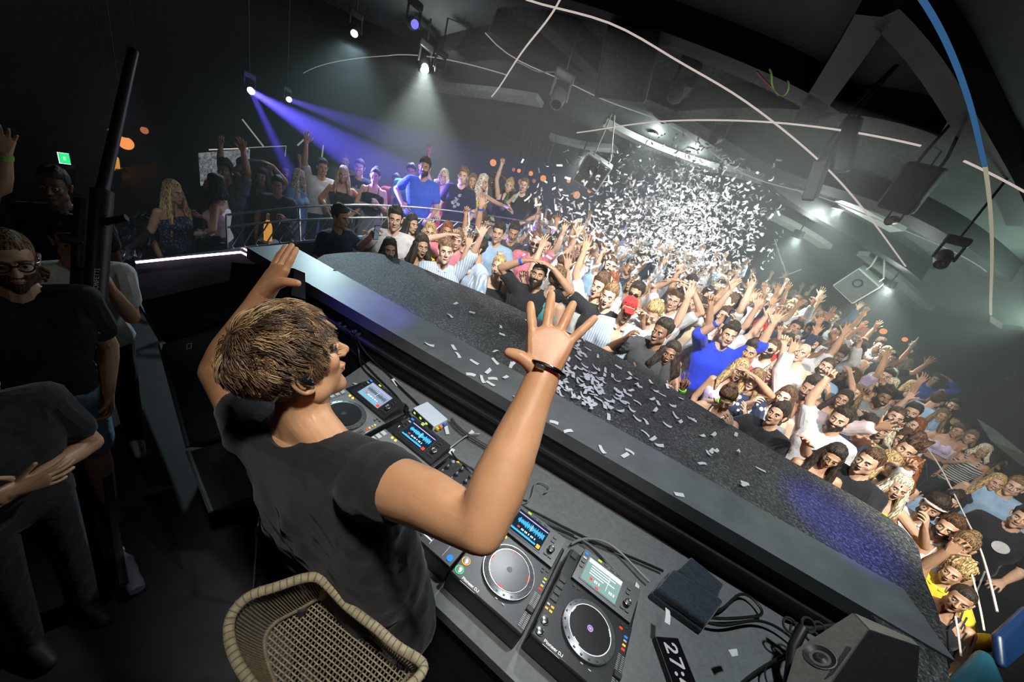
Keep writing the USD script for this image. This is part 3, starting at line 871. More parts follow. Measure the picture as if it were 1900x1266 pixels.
def build_person(p, sex='m', hair='short', hairc='dark', skin='light', top=('tee', 'white'), bottom=('trousers', 'black'), L='down', R='down', head=(0, 0, 0), lean=(0, 0), extras=(), detail=2, seed=0, beard=False, mouth='smile'):
    """Body, clothes, hair and face as parts of the thing p, in body axes: feet at the origin, facing +y, 1.75 m tall."""
    r = np.random.default_rng(seed)
    f = 1.0 if sex == 'f' else 0.0
    W = 0.90 if f else 1.0
    k = 1
    lx, ly = lean
    bend = Rot.from_euler('yx', [lx, -ly], degrees=True).as_matrix()
    hipc = np.array([0, 0, 0.95])

    def up(q):
        return hipc + bend @ (np.asarray(q, float) - hipc)
    S = {s: up((s * 0.172 * W, -0.005, 1.405)) for s in (-1, 1)}
    fem_hip = 0.010 * f

    def torso(g, z_top=1.42, hem=0.93, arms=True):
        a = [ell(up((s * 0.10 * W, 0.0, 1.28)), np.array([0.095, 0.098, 0.10]) * (0.95 if f else 1) + g, k) for s in (-1, 1)]
        b = [ell(up((s * 0.125 * W, -0.008, 1.395)), 0.055 + g, k) for s in (-1, 1)]
        c = [ell(up((s * 0.062 * W, 0, 1.10)), np.array([0.085, 0.085, 0.08]) + g - 0.008 * f, k) for s in (-1, 1)]
        e = [ell(up((s * 0.085, -0.012, 0.97)), 0.092 + g + fem_hip, k) for s in (-1, 1)]
        m = [hull(*a, *b), hull(*a, *c), hull(*c, *e)]
        if f:
            m += [hull(ell(up((s * 0.066, 0.078, 1.265)), 0.052 + g, k), ell(up((s * 0.07, 0.03, 1.30)), 0.06 + g, k)) for s in (-1, 1)]
        return m

    arms, hands, el, wr = {}, {}, {}, {}
    hand_at = {}
    for s, name in ((1, R), (-1, L)):
        e, w, hd, pn, mode = POSES[name]
        flip = np.array([s, 1, 1])
        j = r.normal(0, 0.022, 3) * (0 if name in ('phone', 'cross') else 1)
        ev = nrm(np.array(e) * flip + j) * 0.275
        wv = nrm(np.array(w) * flip + r.normal(0, 0.02, 3)) * 0.245
        ev, wv = bend @ ev, bend @ wv
        el[s] = S[s] + ev
        wr[s] = el[s] + wv
        ar = 0.88 if f else 1.0
        arms[s] = [bone(S[s], 0.052 * ar, el[s], 0.039 * ar), hull(ell(el[s], 0.040 * ar, 1), ell(el[s] + wv * 0.3, 0.042 * ar, 1), ell(wr[s], 0.027 * ar, 1))]
        d, pnv = bend @ (np.array(hd, float) * flip), bend @ (np.array(pn, float) * flip)
        d = nrm(d + nrm(wv) * 0.6)
        th = np.cross(d, pnv) * s
        hands[s] = hand_parts(wr[s], d, pnv, nrm(th), 0.22 + 0.15 * r.random(), 0.35, mode, 0.95 if f else 1.03)
        hand_at[s] = (wr[s] + 0.085 * nrm(d), nrm(d), nrm(pnv))
    nb, nt = up((0, -0.012, 1.41)), up((0, 0.008, 1.545))
    hc = up((0, 0.03, 1.615))
    hy, hp, hr = head
    HM = bend @ Rot.from_euler('zxy', [hy, hp, hr], degrees=True).as_matrix()
    sc = 0.875 if f else 0.905
    lvl = 4 if detail >= 2 else 3
    _, hm0 = head_mesh(lvl, f)
    hm = moved(hm0, HM * sc, hc)
    legs = []
    for s in (-1, 1):
        h_, kn, an = np.array([s * 0.09, 0, 0.93]), np.array([s * 0.10, 0.015, 0.50]), np.array([s * 0.105, -0.02, 0.085])
        legs.append((h_, kn, an))
    lm = []
    for h_, kn, an in legs:
        lm += [bone(h_, 0.085 + 0.5 * fem_hip, kn, 0.053), hull(ell(kn, 0.053, 1), ell(kn + (an - kn) * 0.3 + [0, -0.012, 0], 0.056, 1), ell(an, 0.037, 1)), hull(ell(an - [0, 0.01, 0.04], 0.034, 1), ell(an + [0, 0.15, -0.055], 0.026, 1), ell(an - [0, 0.02, 0.05], 0.03, 1))]
    trap = hull(ell(up((0.10 * W, -0.015, 1.41)), 0.045, 1), ell(up((-0.10 * W, -0.015, 1.41)), 0.045, 1), ell(up((0, -0.018, 1.475)), 0.046, 1))
    ears = [hull(ell(hc + HM @ (sc * np.array([s * 0.079, -0.010, 0.010])), 0.010, 0), ell(hc + HM @ (sc * np.array([s * 0.083, -0.016, 0.022])), 0.011, 0), ell(hc + HM @ (sc * np.array([s * 0.076, -0.006, -0.022])), 0.008, 0)) for s in (-1, 1)]
    flesh = torso(0.0) + [trap, bone(nb, 0.058 - 0.008 * f, nt, 0.052 - 0.008 * f), man(hm)] + ears + arms[1] + arms[-1] + hands[1] + hands[-1] + lm
    obj('body', fuse(flesh), skin_mat(skin), p, smooth=55)
    # clothes
    kind, colour = top[0], top[1]
    pat = top[2] if len(top) > 2 else None
    g = {'tee': 0.020, 'shirt': 0.024, 'polo': 0.022, 'tank': 0.014, 'cami': 0.012, 'bandeau': 0.012, 'dress': 0.014, 'open': 0.026, 'onepiece': 0.010, 'crop': 0.012, 'halter': 0.012}[kind]
    t = torso(g)
    if kind in ('bandeau', 'crop'):
        t = [hull(*[ell(up((s * 0.10 * W, 0.0, z)), np.array([0.088, 0.092, 0.02]) + g, k) for s in (-1, 1) for z in ((1.20, 1.30) if kind == 'bandeau' else (1.16, 1.31))])] + (t[3:5] if f else [])
    elif kind in ('tank', 'cami', 'dress', 'onepiece', 'halter'):
        low = 1.335 if kind != 'tank' else 1.36
        a = [ell(up((s * 0.10 * W, 0.0, 1.26)), np.array([0.092, 0.096, 0.085]) * (0.95 if f else 1) + g, k) for s in (-1, 1)]
        b = [ell(up((s * 0.08 * W, -0.02, low)), 0.05 + g, k) for s in (-1, 1)]
        t = [hull(*a, *b)] + t[1:]
        t += [tm_strap for s in (-1, 1) for tm_strap in chain([up((s * 0.085 * W, 0.075, 1.33)), up((s * 0.088 * W, 0.01, 1.462)), up((s * 0.085 * W, -0.075, 1.36))], [0.016 if kind == 'tank' else 0.008] * 3, 0)]
    if kind in ('tee', 'polo', 'shirt', 'open'):
        for s in (-1, 1):
            t.append(hull(ell(up((s * 0.10 * W, -0.012, 1.405)), 0.058 + g * 0.6, 1), ell(up((s * 0.03, -0.022, 1.44)), 0.05, 1), ell(S[s], 0.055 + g, 1)))
            end = 0.62 if kind in ('tee', 'polo') else 1.0
            q = S[s] + (el[s] - S[s]) * end
            t.append(bone(S[s], 0.054 + g, q, 0.046 + g))
            if kind in ('shirt', 'open') and 'short' not in extras:
                t.append(bone(el[s], 0.043 + g, el[s] + (wr[s] - el[s]) * 0.75, 0.036 + g * 0.8))
    shirt = fuse(t)
    if kind in ('tee', 'polo', 'shirt'):
        shirt = shirt - hull(ell(up((0, 0.07, 1.49)), 0.062, 1), ell(up((0, 0.02, 1.51)), 0.07, 1), ell(up((0, -0.02, 1.56)), 0.07, 1))
    if kind == 'open':
        shirt = shirt - hull(ell(up((0, 0.14, 1.46)), 0.085, 1), ell(up((0, 0.16, 1.20)), 0.03, 1), ell(up((0, 0.02, 1.53)), 0.07, 1))
    if kind in ('tank',):
        shirt = shirt - hull(ell(up((0, 0.12, 1.42)), 0.055, 1), ell(up((0, 0.06, 1.46)), 0.07, 1))
    if kind in ('cami', 'dress', 'onepiece', 'halter'):
        shirt = shirt - hull(ell(up((0, 0.16, 1.36)), 0.055, 1), ell(up((0, 0.07, 1.47)), 0.08, 1))
    # cut off flat at the hem
    shirt = shirt - man(box((-1, -1, -1), (1, 1, {'tee': 0.90, 'shirt': 0.86, 'polo': 0.90, 'open': 0.86, 'tank': 0.93, 'cami': 0.98, 'dress': 0.9, 'onepiece': 0.9, 'bandeau': 0.5, 'crop': 0.5, 'halter': 1.0}[kind])))
    nm = {'tee': 't_shirt', 'polo': 'polo_shirt', 'shirt': 'shirt', 'open': 'open_shirt', 'tank': 'tank_top', 'cami': 'camisole', 'bandeau': 'bandeau_top', 'dress': 'dress', 'onepiece': 'bodysuit', 'crop': 'crop_top', 'halter': 'halter_top'}[kind]
    if kind == 'dress':
        shirt = shirt + hull(ell(up((0.085, 0, 0.96)), 0.115, 1), ell(up((-0.085, 0, 0.96)), 0.115, 1), ell((0.12, 0, 0.62), 0.09, 1), ell((-0.12, 0, 0.62), 0.09, 1))
    st_ = shirt
    if detail >= 2:
        st_ = tm(shirt.refine_to_length(0.045))
        vv = np.array(st_.vertices)
        fold = meshkit.fbm(vv * np.array([9, 9, 5.0]) + seed, 3, seed) - 0.5
        c_ = vv * np.array([1, 1, 0])
        st_ = trimesh.Trimesh(vv + nrm_rows(c_) * (fold * 0.030)[:, None] * (vv[:, 2:] < 1.36), st_.faces, process=False)
    obj(nm, st_, cloth_mat(colour, pat), p, smooth=60)
    if kind in ('polo', 'shirt', 'open'):
        co = [hull(ell(up((s * 0.052, -0.02, 1.468)), 0.012, 0), ell(up((s * 0.030, 0.062, 1.425)), 0.010, 0), ell(up((s * 0.060, 0.050, 1.43)), 0.010, 0)) for s in (-1, 1)] + [hull(ell(up((s * 0.05, -0.03, 1.47)), 0.014, 0), ell(up((0, -0.07, 1.475)), 0.014, 0)) for s in (-1, 1)]
        obj('collar', fuse(co), cloth_mat(colour, pat), p)
    bk, bc = bottom[0], bottom[1]
    gl = 0.014
    bm = [hull(*[ell((s * 0.088, -0.008, z), 0.098 + fem_hip, 1) for s in (-1, 1) for z in (0.92, 1.0)])]
    if bk == 'skirt':
        bm.append(hull(*[ell((s * 0.085, 0, 0.9), 0.11, 1) for s in (-1, 1)], *[ell((s * 0.11, 0, 0.62), 0.085, 1) for s in (-1, 1)]))
    else:
        frac = {'trousers': 1.0, 'shorts': 0.0, 'hotpants': -0.5}[bk]
        for h_, kn, an in legs:
            if bk == 'trousers':
                bm += [bone(h_, 0.095, kn, 0.066), bone(kn, 0.066, an, 0.056)]
            else:
                e_ = h_ + (kn - h_) * (0.85 if bk == 'shorts' else 0.3)
                bm.append(bone(h_, 0.098, e_, 0.085))
    low = fuse(bm)
    if bk in ('shorts', 'hotpants'):
        low = low - man(box((-1, -1, -1), (1, 1, 0.54 if bk == 'shorts' else 0.78)))
    obj(bk if bk != 'hotpants' else 'shorts', low, cloth_mat(bc), p, smooth=60)
    for h_, kn, an in legs:
        obj('shoe', hull(ell(an - [0, 0.015, 0.045], 0.042, 1), ell(an + [0, 0.15, -0.055], 0.034, 1), ell(an + [0, 0.06, -0.03], 0.042, 1)) - man(box((-1, -1, -1), (1, 1, 0.0))), mat('shoe_dark', (0.02, 0.02, 0.02), 0.6) if seed % 3 else mat('shoe_white', (0.6, 0.6, 0.58), 0.6), p)

    def hp_(q):
        return hc + HM @ (sc * np.asarray(q, float))
    # face
    if detail >= 1:
        if 'sunglasses' in extras or 'glasses' in extras:
            fr = 'glasses' in extras
            gl_ = []
            for s in (-1, 1):
                if fr:
                    ring = [hp_((s * 0.033 + 0.024 * math.cos(a), 0.108 - 0.006 * abs(math.cos(a)), 0.010 + 0.020 * math.sin(a))) for a in np.linspace(0, 2 * np.pi, 15)]
                    gl_.append(tube(ring, 0.0028, 5))
                else:
                    gl_.append(hull(ell(hp_((s * 0.033, 0.106, 0.012)), HM_r(HM, (0.025, 0.006, 0.019)), 1), ell(hp_((s * 0.036, 0.102, 0.014)), 0.012, 0)))
                gl_.append(tube([hp_((s * 0.056, 0.098, 0.016)), hp_((s * 0.076, 0.06, 0.018)), hp_((s * 0.082, -0.005, 0.018))], 0.003, 5))
            gl_.append(tube([hp_((-0.014, 0.112, 0.018)), hp_((0.014, 0.112, 0.018))], 0.003, 5))
            obj('glasses' if fr else 'sunglasses', cat(*gl_), lens_black, p)
        if 'sunglasses' not in extras:
            for s in (-1, 1):
                e = obj('eye', hull(ell(hp_((s * 0.032, 0.0866, 0.0095)), 0.0098, 1)), eye_white, p)
                obj('iris', hull(ell(hp_((s * 0.032, 0.0922, 0.0095)), 0.0066, 1)), iris_dark, e)
        for s in (-1, 1):
            obj('eyebrow', fuse(chain([hp_((s * 0.016, 0.101, 0.031)), hp_((s * 0.034, 0.098, 0.037)), hp_((s * 0.052, 0.084, 0.032))], [0.0042, 0.0045, 0.0028], 0)), hair_mat('dark' if hairc in ('dark', 'brown') else 'brown'), p)
        if mouth == 'open':
            mo = obj('mouth', hull(ell(hp_((0, 0.098, -0.060)), HM_r(HM, (0.017, 0.010, 0.019)), 1)), mouth_dark, p)
            obj('teeth', hull(ell(hp_((0.010, 0.1045, -0.049)), 0.0042, 0), ell(hp_((-0.010, 0.1045, -0.049)), 0.0042, 0)), teeth, mo)
        elif mouth == 'smile':
            mo = obj('mouth', fuse(chain([hp_((-0.024, 0.092, -0.052)), hp_((-0.012, 0.101, -0.058)), hp_((0.012, 0.101, -0.058)), hp_((0.024, 0.092, -0.052))], [0.003, 0.0078, 0.0078, 0.003], 0)), lip_mat, p)
            obj('teeth', fuse(chain([hp_((-0.016, 0.100, -0.0555)), hp_((0, 0.1065, -0.0580)), hp_((0.016, 0.100, -0.0555))], [0.0035, 0.0052, 0.0035], 0)), teeth, mo)
        else:
            obj('mouth', fuse(chain([hp_((-0.022, 0.094, -0.058)), hp_((0, 0.104, -0.058)), hp_((0.022, 0.094, -0.058))], [0.0025, 0.0055, 0.0025], 0)), lip_mat, p)
    if beard:
        d_, bm0 = head_mesh(3, f)
        P = np.array(bm0.vertices)
        hh = np.minimum.reduce([-0.030 - P[:, 2] + 0.35 * np.clip(0.085 - P[:, 1], 0, .09), P[:, 1] - 0.005, 0.03 + 0 * P[:, 2]])
        near = np.exp(-((P[:, 0] / 0.020) ** 2 + ((P[:, 2] + 0.058) / 0.011) ** 2))
        tt = np.clip(hh / 0.012, -0.8, 1) * 0.007 - near * 0.016
        bt = trimesh.Trimesh(P + d_ * tt[:, None], bm0.faces, process=False)
        obj('beard', moved(bt, HM * sc, hc), hair_mat('dark' if hairc in ('dark', 'brown') else 'brown'), p, smooth=True)
    # hair
    hl = 4 if detail >= 2 else 3
    hmcol = hair_mat(hairc)
    hs = []
    if hair in ('short', 'quiff', 'buzz', 'crop'):
        c = hair_cap(hl, f, {'short': 0.026, 'quiff': 0.026, 'buzz': 0.006, 'crop': 0.015}[hair], seed, 0.4, 0.03 if hair == 'quiff' else 0.006)
        hs = [moved(c, HM * sc, hc)]
    elif hair == 'curly':
        c = hair_cap(hl, f, 0.040, seed, 0.9, 0.02)
        hs = [moved(c, HM * sc, hc)]
    elif hair != 'bald':
        c = hair_cap(hl, f, 0.020, seed, 0.3, 0.006)
        hs = [moved(c, HM * sc, hc)]
        if hair in ('long', 'bob', 'wavy', 'verylong', 'curlylong'):
            zl = {'long': -0.30, 'bob': -0.14, 'wavy': -0.27, 'verylong': -0.44, 'curlylong': -0.26}[hair]
            lk = []
            for a in np.linspace(-0.35, math.pi + 0.35, 11):
                x, y = -math.cos(a), -math.sin(a)
                q0 = hp_((x * 0.068, y * 0.088 - 0.010, 0.035))
                q1 = hp_((x * 0.086, y * 0.098 - 0.010, -0.065))
                sh = up((0, 0, 0)) * 0
                q2 = hc + np.array([0, 0, 0]) + bend @ np.array([x * 0.115 + r.normal(0, .01), y * 0.105 + 0.005 + r.normal(0, .008), zl * 0.62])
                q3 = hc + bend @ np.array([x * 0.110 + r.normal(0, .012), y * 0.105 + 0.012 + r.normal(0, .01), zl * (1 + r.normal(0, .07))])
                big = 1.5 if hair == 'curlylong' else 1.15 if hair == 'wavy' else 1.0
                lk += chain([q0, q1, q2, q3], [0.024 * big, 0.030 * big, 0.028 * big, 0.010], 1)
            lock = fuse(lk).refine_to_length(0.035)
            lt = tm(lock)
            vv = np.array(lt.vertices)
            amp = {'wavy': 0.030, 'curlylong': 0.05}.get(hair, 0.016)
            nz = meshkit.fbm(vv * np.array([42, 42, 9.0 if amp < 0.02 else 24]) + seed, 3, seed) - 0.5
            vv = vv + nrm_rows((vv - hc) * [1, 1, 0.2]) * (nz * amp)[:, None]
            hs.append(trimesh.Trimesh(vv, lt.faces, process=False))
        elif hair == 'bun':
            hs.append(tm(hull(ell(hp_((0, -0.06, 0.135)), 0.042, 2))))
        elif hair == 'pony':
            hs.append(tm(fuse(chain([hp_((0, -0.09, 0.07)), hp_((0, -0.15, 0.05)), hp_((0.01, -0.155, -0.07)), hp_((0.01, -0.14, -0.17))], [0.025, 0.032, 0.03, 0.012], 1))))
    if hs:
        obj('hair', cat(*hs), hmcol, p, smooth=70)
    # things worn or held that belong to the figure's look
    for x in extras:
        if x.startswith('band'):
            s = -1 if x[4] == 'L' else 1
            q = el[s] + (wr[s] - el[s]) * 0.88
            ax = nrm(wr[s] - el[s])
            obj('wristband', tube([q - ax * 0.012, q + ax * 0.012], 0.034, 12), {'g': mat('band_green', (0.25, 0.72, 0.10), 0.5), 'b': mat('band_blue', (0.03, 0.10, 0.6), 0.5), 'k': rubber, 'w': mat('band_white', (0.8, 0.8, 0.8), 0.5)}[x[5]], p)
        elif x.startswith('cap'):
            c = hair_cap(3, f, 0.016, seed, 0.0, 0.012)
            brim = hull(ell(hp_((0.05, 0.09, 0.072)), 0.008, 0), ell(hp_((-0.05, 0.09, 0.072)), 0.008, 0), ell(hp_((0.035, 0.165, 0.055)), 0.006, 0), ell(hp_((-0.035, 0.165, 0.055)), 0.006, 0))
            top_ = man(moved(c, HM * sc, hc)) ^ man(moved(box((-0.2, -0.2, 0.035), (0.2, 0.2, 0.3)), HM * sc, hc))
            obj('cap', fuse([top_, brim]), cloth_mat({'capw': 'white', 'capr': 'red', 'capk': 'black'}[x]), p)
        elif x == 'necklace':
            obj('necklace', tube([up((0.062 * math.sin(a), 0.03 + 0.075 * math.cos(a) * (1 if math.cos(a) > 0 else .6), 1.452 - 0.06 * max(0, math.cos(a)))) for a in np.linspace(-2.6, 2.6, 18)], 0.005, 5), mat('beads_white', (0.8, 0.8, 0.78), 0.3), p)
        elif x == 'headband':
            obj('headband', tube([hp_((0.080 * math.sin(a), 0.005 + 0.104 * math.cos(a), 0.062 + 0.010 * math.cos(a))) for a in np.linspace(0, 2 * np.pi, 21)], 0.009, 6), cloth_mat('white'), p)
        elif x == 'logo':
            d_ = moved(disc(0.058, 0.004, 24), np.stack([[-1, 0, 0], [0, 0, 1], [0, 1, 0]], 1), (-0.06, 0.128, 1.29))
            obj('printed_disc', d_, cloth_mat('white'), p)
        elif x == 'printfront':
            r2 = np.random.default_rng(seed + 5)
            bits = [moved(disc(r2.uniform(.012, .035), 0.006, 9), np.stack([[-1, 0, 0], [0, 0, 1], [0, 1, 0]], 1), (r2.normal(0, .04), 0.122 - 0.006 + 0.0, 1.27 + r2.normal(0, .05))) for _ in range(12)]
            obj('printed_picture', cat(*bits), mat('print_grey', (0.30, 0.33, 0.36), 0.8, noise=0.6, scale=60), p)
        elif x == 'sash':
            obj('sash', hull(*[ell(up((s * 0.075, 0, z)), 0.098, 1) for s in (-1, 1) for z in (1.0, 1.06)]) - man(box((-1, -1, -1), (1, 1, 0.985))) - man(box((-1, -1, 1.085), (1, 1, 3))), cloth_mat('white'), p)
    return hand_at, hc, el, wr


def nrm_rows(v):
    return v / (np.linalg.norm(v, axis=-1, keepdims=True) + 1e-9)


def HM_r(HM, r):
    """Radii along world axes that stand in for an ellipsoid's radii along turned axes."""
    return np.sqrt(((HM * np.asarray(r)) ** 2).sum(1))
# ------------------------------------------------------------------ the dancers, one by one
FOCUS = np.array([-0.3, 0.9, 0.0])
far_b = lambda a: float(np.interp(a, far[:, 0], far[:, 1])) if a < 4.3 else -9.0
PLACED = []
phone_n = 0


def hold(kind, H, M, base, sc, who, side=1):
    """A phone, glass or bottle in a hand: a thing of its own."""
    c, d, n = H
    P = base + M @ (c * sc)
    D, N = M @ d, M @ n
    P = P + N * 0.035
    X = nrm(np.cross(D, N))
    if kind == 'phone':
        F = np.stack([X, N, np.cross(X, N)], 1)
        t = thing('phone', 'phone of the ' + who, 'phone', P, M=F)
        obj('case', rbox((-.036, -.004, -.075), (.036, .004, .075), .004, 1), phone_black, t)
        obj('screen', rbox((-.032, .004, -.068), (.032, .0052, .068), .0005), glow('phone_screen', (0.45, 0.6, 0.9), 0.25), t)
        obj('camera_lens', moved(disc(.008, .002, 10), frame([1, 0, 0], [0, -1, 0]), (.018, -.004, .055)), lens_black, t)
    elif kind == 'cup':
        t = thing('drinking_glass', 'glass of the ' + who, 'glass', P, M=np.eye(3))
        obj('glass', lathe([(0, -.05), (.028, -.05), (.036, .05), (.033, .05), (.026, -.044), (0, -.044)], 16), mat('tumbler', (0.7, 0.72, 0.7), 0.1), t)
        obj('drink', lathe([(0, -.043), (.025, -.043), (.031, .02), (0, .02)], 14), glass_drink, t)
    elif kind in ('bottle', 'beer'):
        F = frame(X, D) if kind == 'bottle' else np.eye(3)
        t = thing('bottle', 'bottle of the ' + who, 'bottle', P, M=F)
        obj('glass', lathe([(0, -.09), (.030, -.09), (.031, .02), (.013, .07), (.012, .13), (0, .13)], 14), bottle_clear if kind == 'bottle' else bottle_green, t)
        obj('cap', lathe([(0, .128), (.014, .128), (.014, .14), (0, .14)], 10), mat('nickel', (0.6, 0.6, 0.6), 0.3, 1.0), t)
    elif kind == 'stick':
        t = obj('glow_stick', tube([P - D * .1, P + D * .2], .008, 6), mat('stick_white', (0.8, 0.85, 0.8), 0.4), label='thin white stick raised by the ' + who, category='stick')


def stand(px, py, label, sex, hair, hairc, skin, top, bottom, L='down', R='down', yaw=0, ex=(), head=(0, 0, 0), lean=(0, 0), beard=False, mouth='smile', fn=floor_z, sc=None, detail=2, group=None, held=None, depth=None, seed=None, shortname=None):
    seed = len(PLACED) if seed is None else seed
    s0 = sc or (0.96 if sex == 'f' else 1.03)
    if depth:
        P = at(px, py, depth)
    else:
        P = on_floor(px, py, 1.615 * s0, fn)
        if fn is floor_z:
            for _ in range(60):
                a, b, h = to_st(P)
                if not (-0.6 < a < 4.9 and b < far_b(a) + 0.24):
                    break
                P = P + nrm(P - CAM) * 0.03
    v = FOCUS - P
    ang = math.atan2(-v[0], v[1]) + math.radians(yaw)
    M = rotz(ang)
    s = s0
    zf = float(fn(P[0], P[1]))
    s = float(np.clip((P[2] - zf) / 1.615, 0.86, 1.15))
    # the head's own offset from the feet
    bend = Rot.from_euler('yx', [lean[0], -lean[1]], degrees=True).as_matrix()
    off = np.array([0, 0, .95]) + bend @ np.array([0, .03, .665])
    base = P - M @ (off * s)
    base[2] = float(fn(base[0], base[1]))
    t = thing('person', label, 'person', base, group, M=M * s)
    H, hc, el, wr = build_person(t, sex, hair, hairc, skin, top, bottom, L, R, head, lean, ex, detail, seed, beard, mouth)
    PLACED.append((base, s, px, py))
    for k, side in (held or ()):
        hold(k, H[side], M, base, s, ' '.join(label.split()[:12]))
    return t


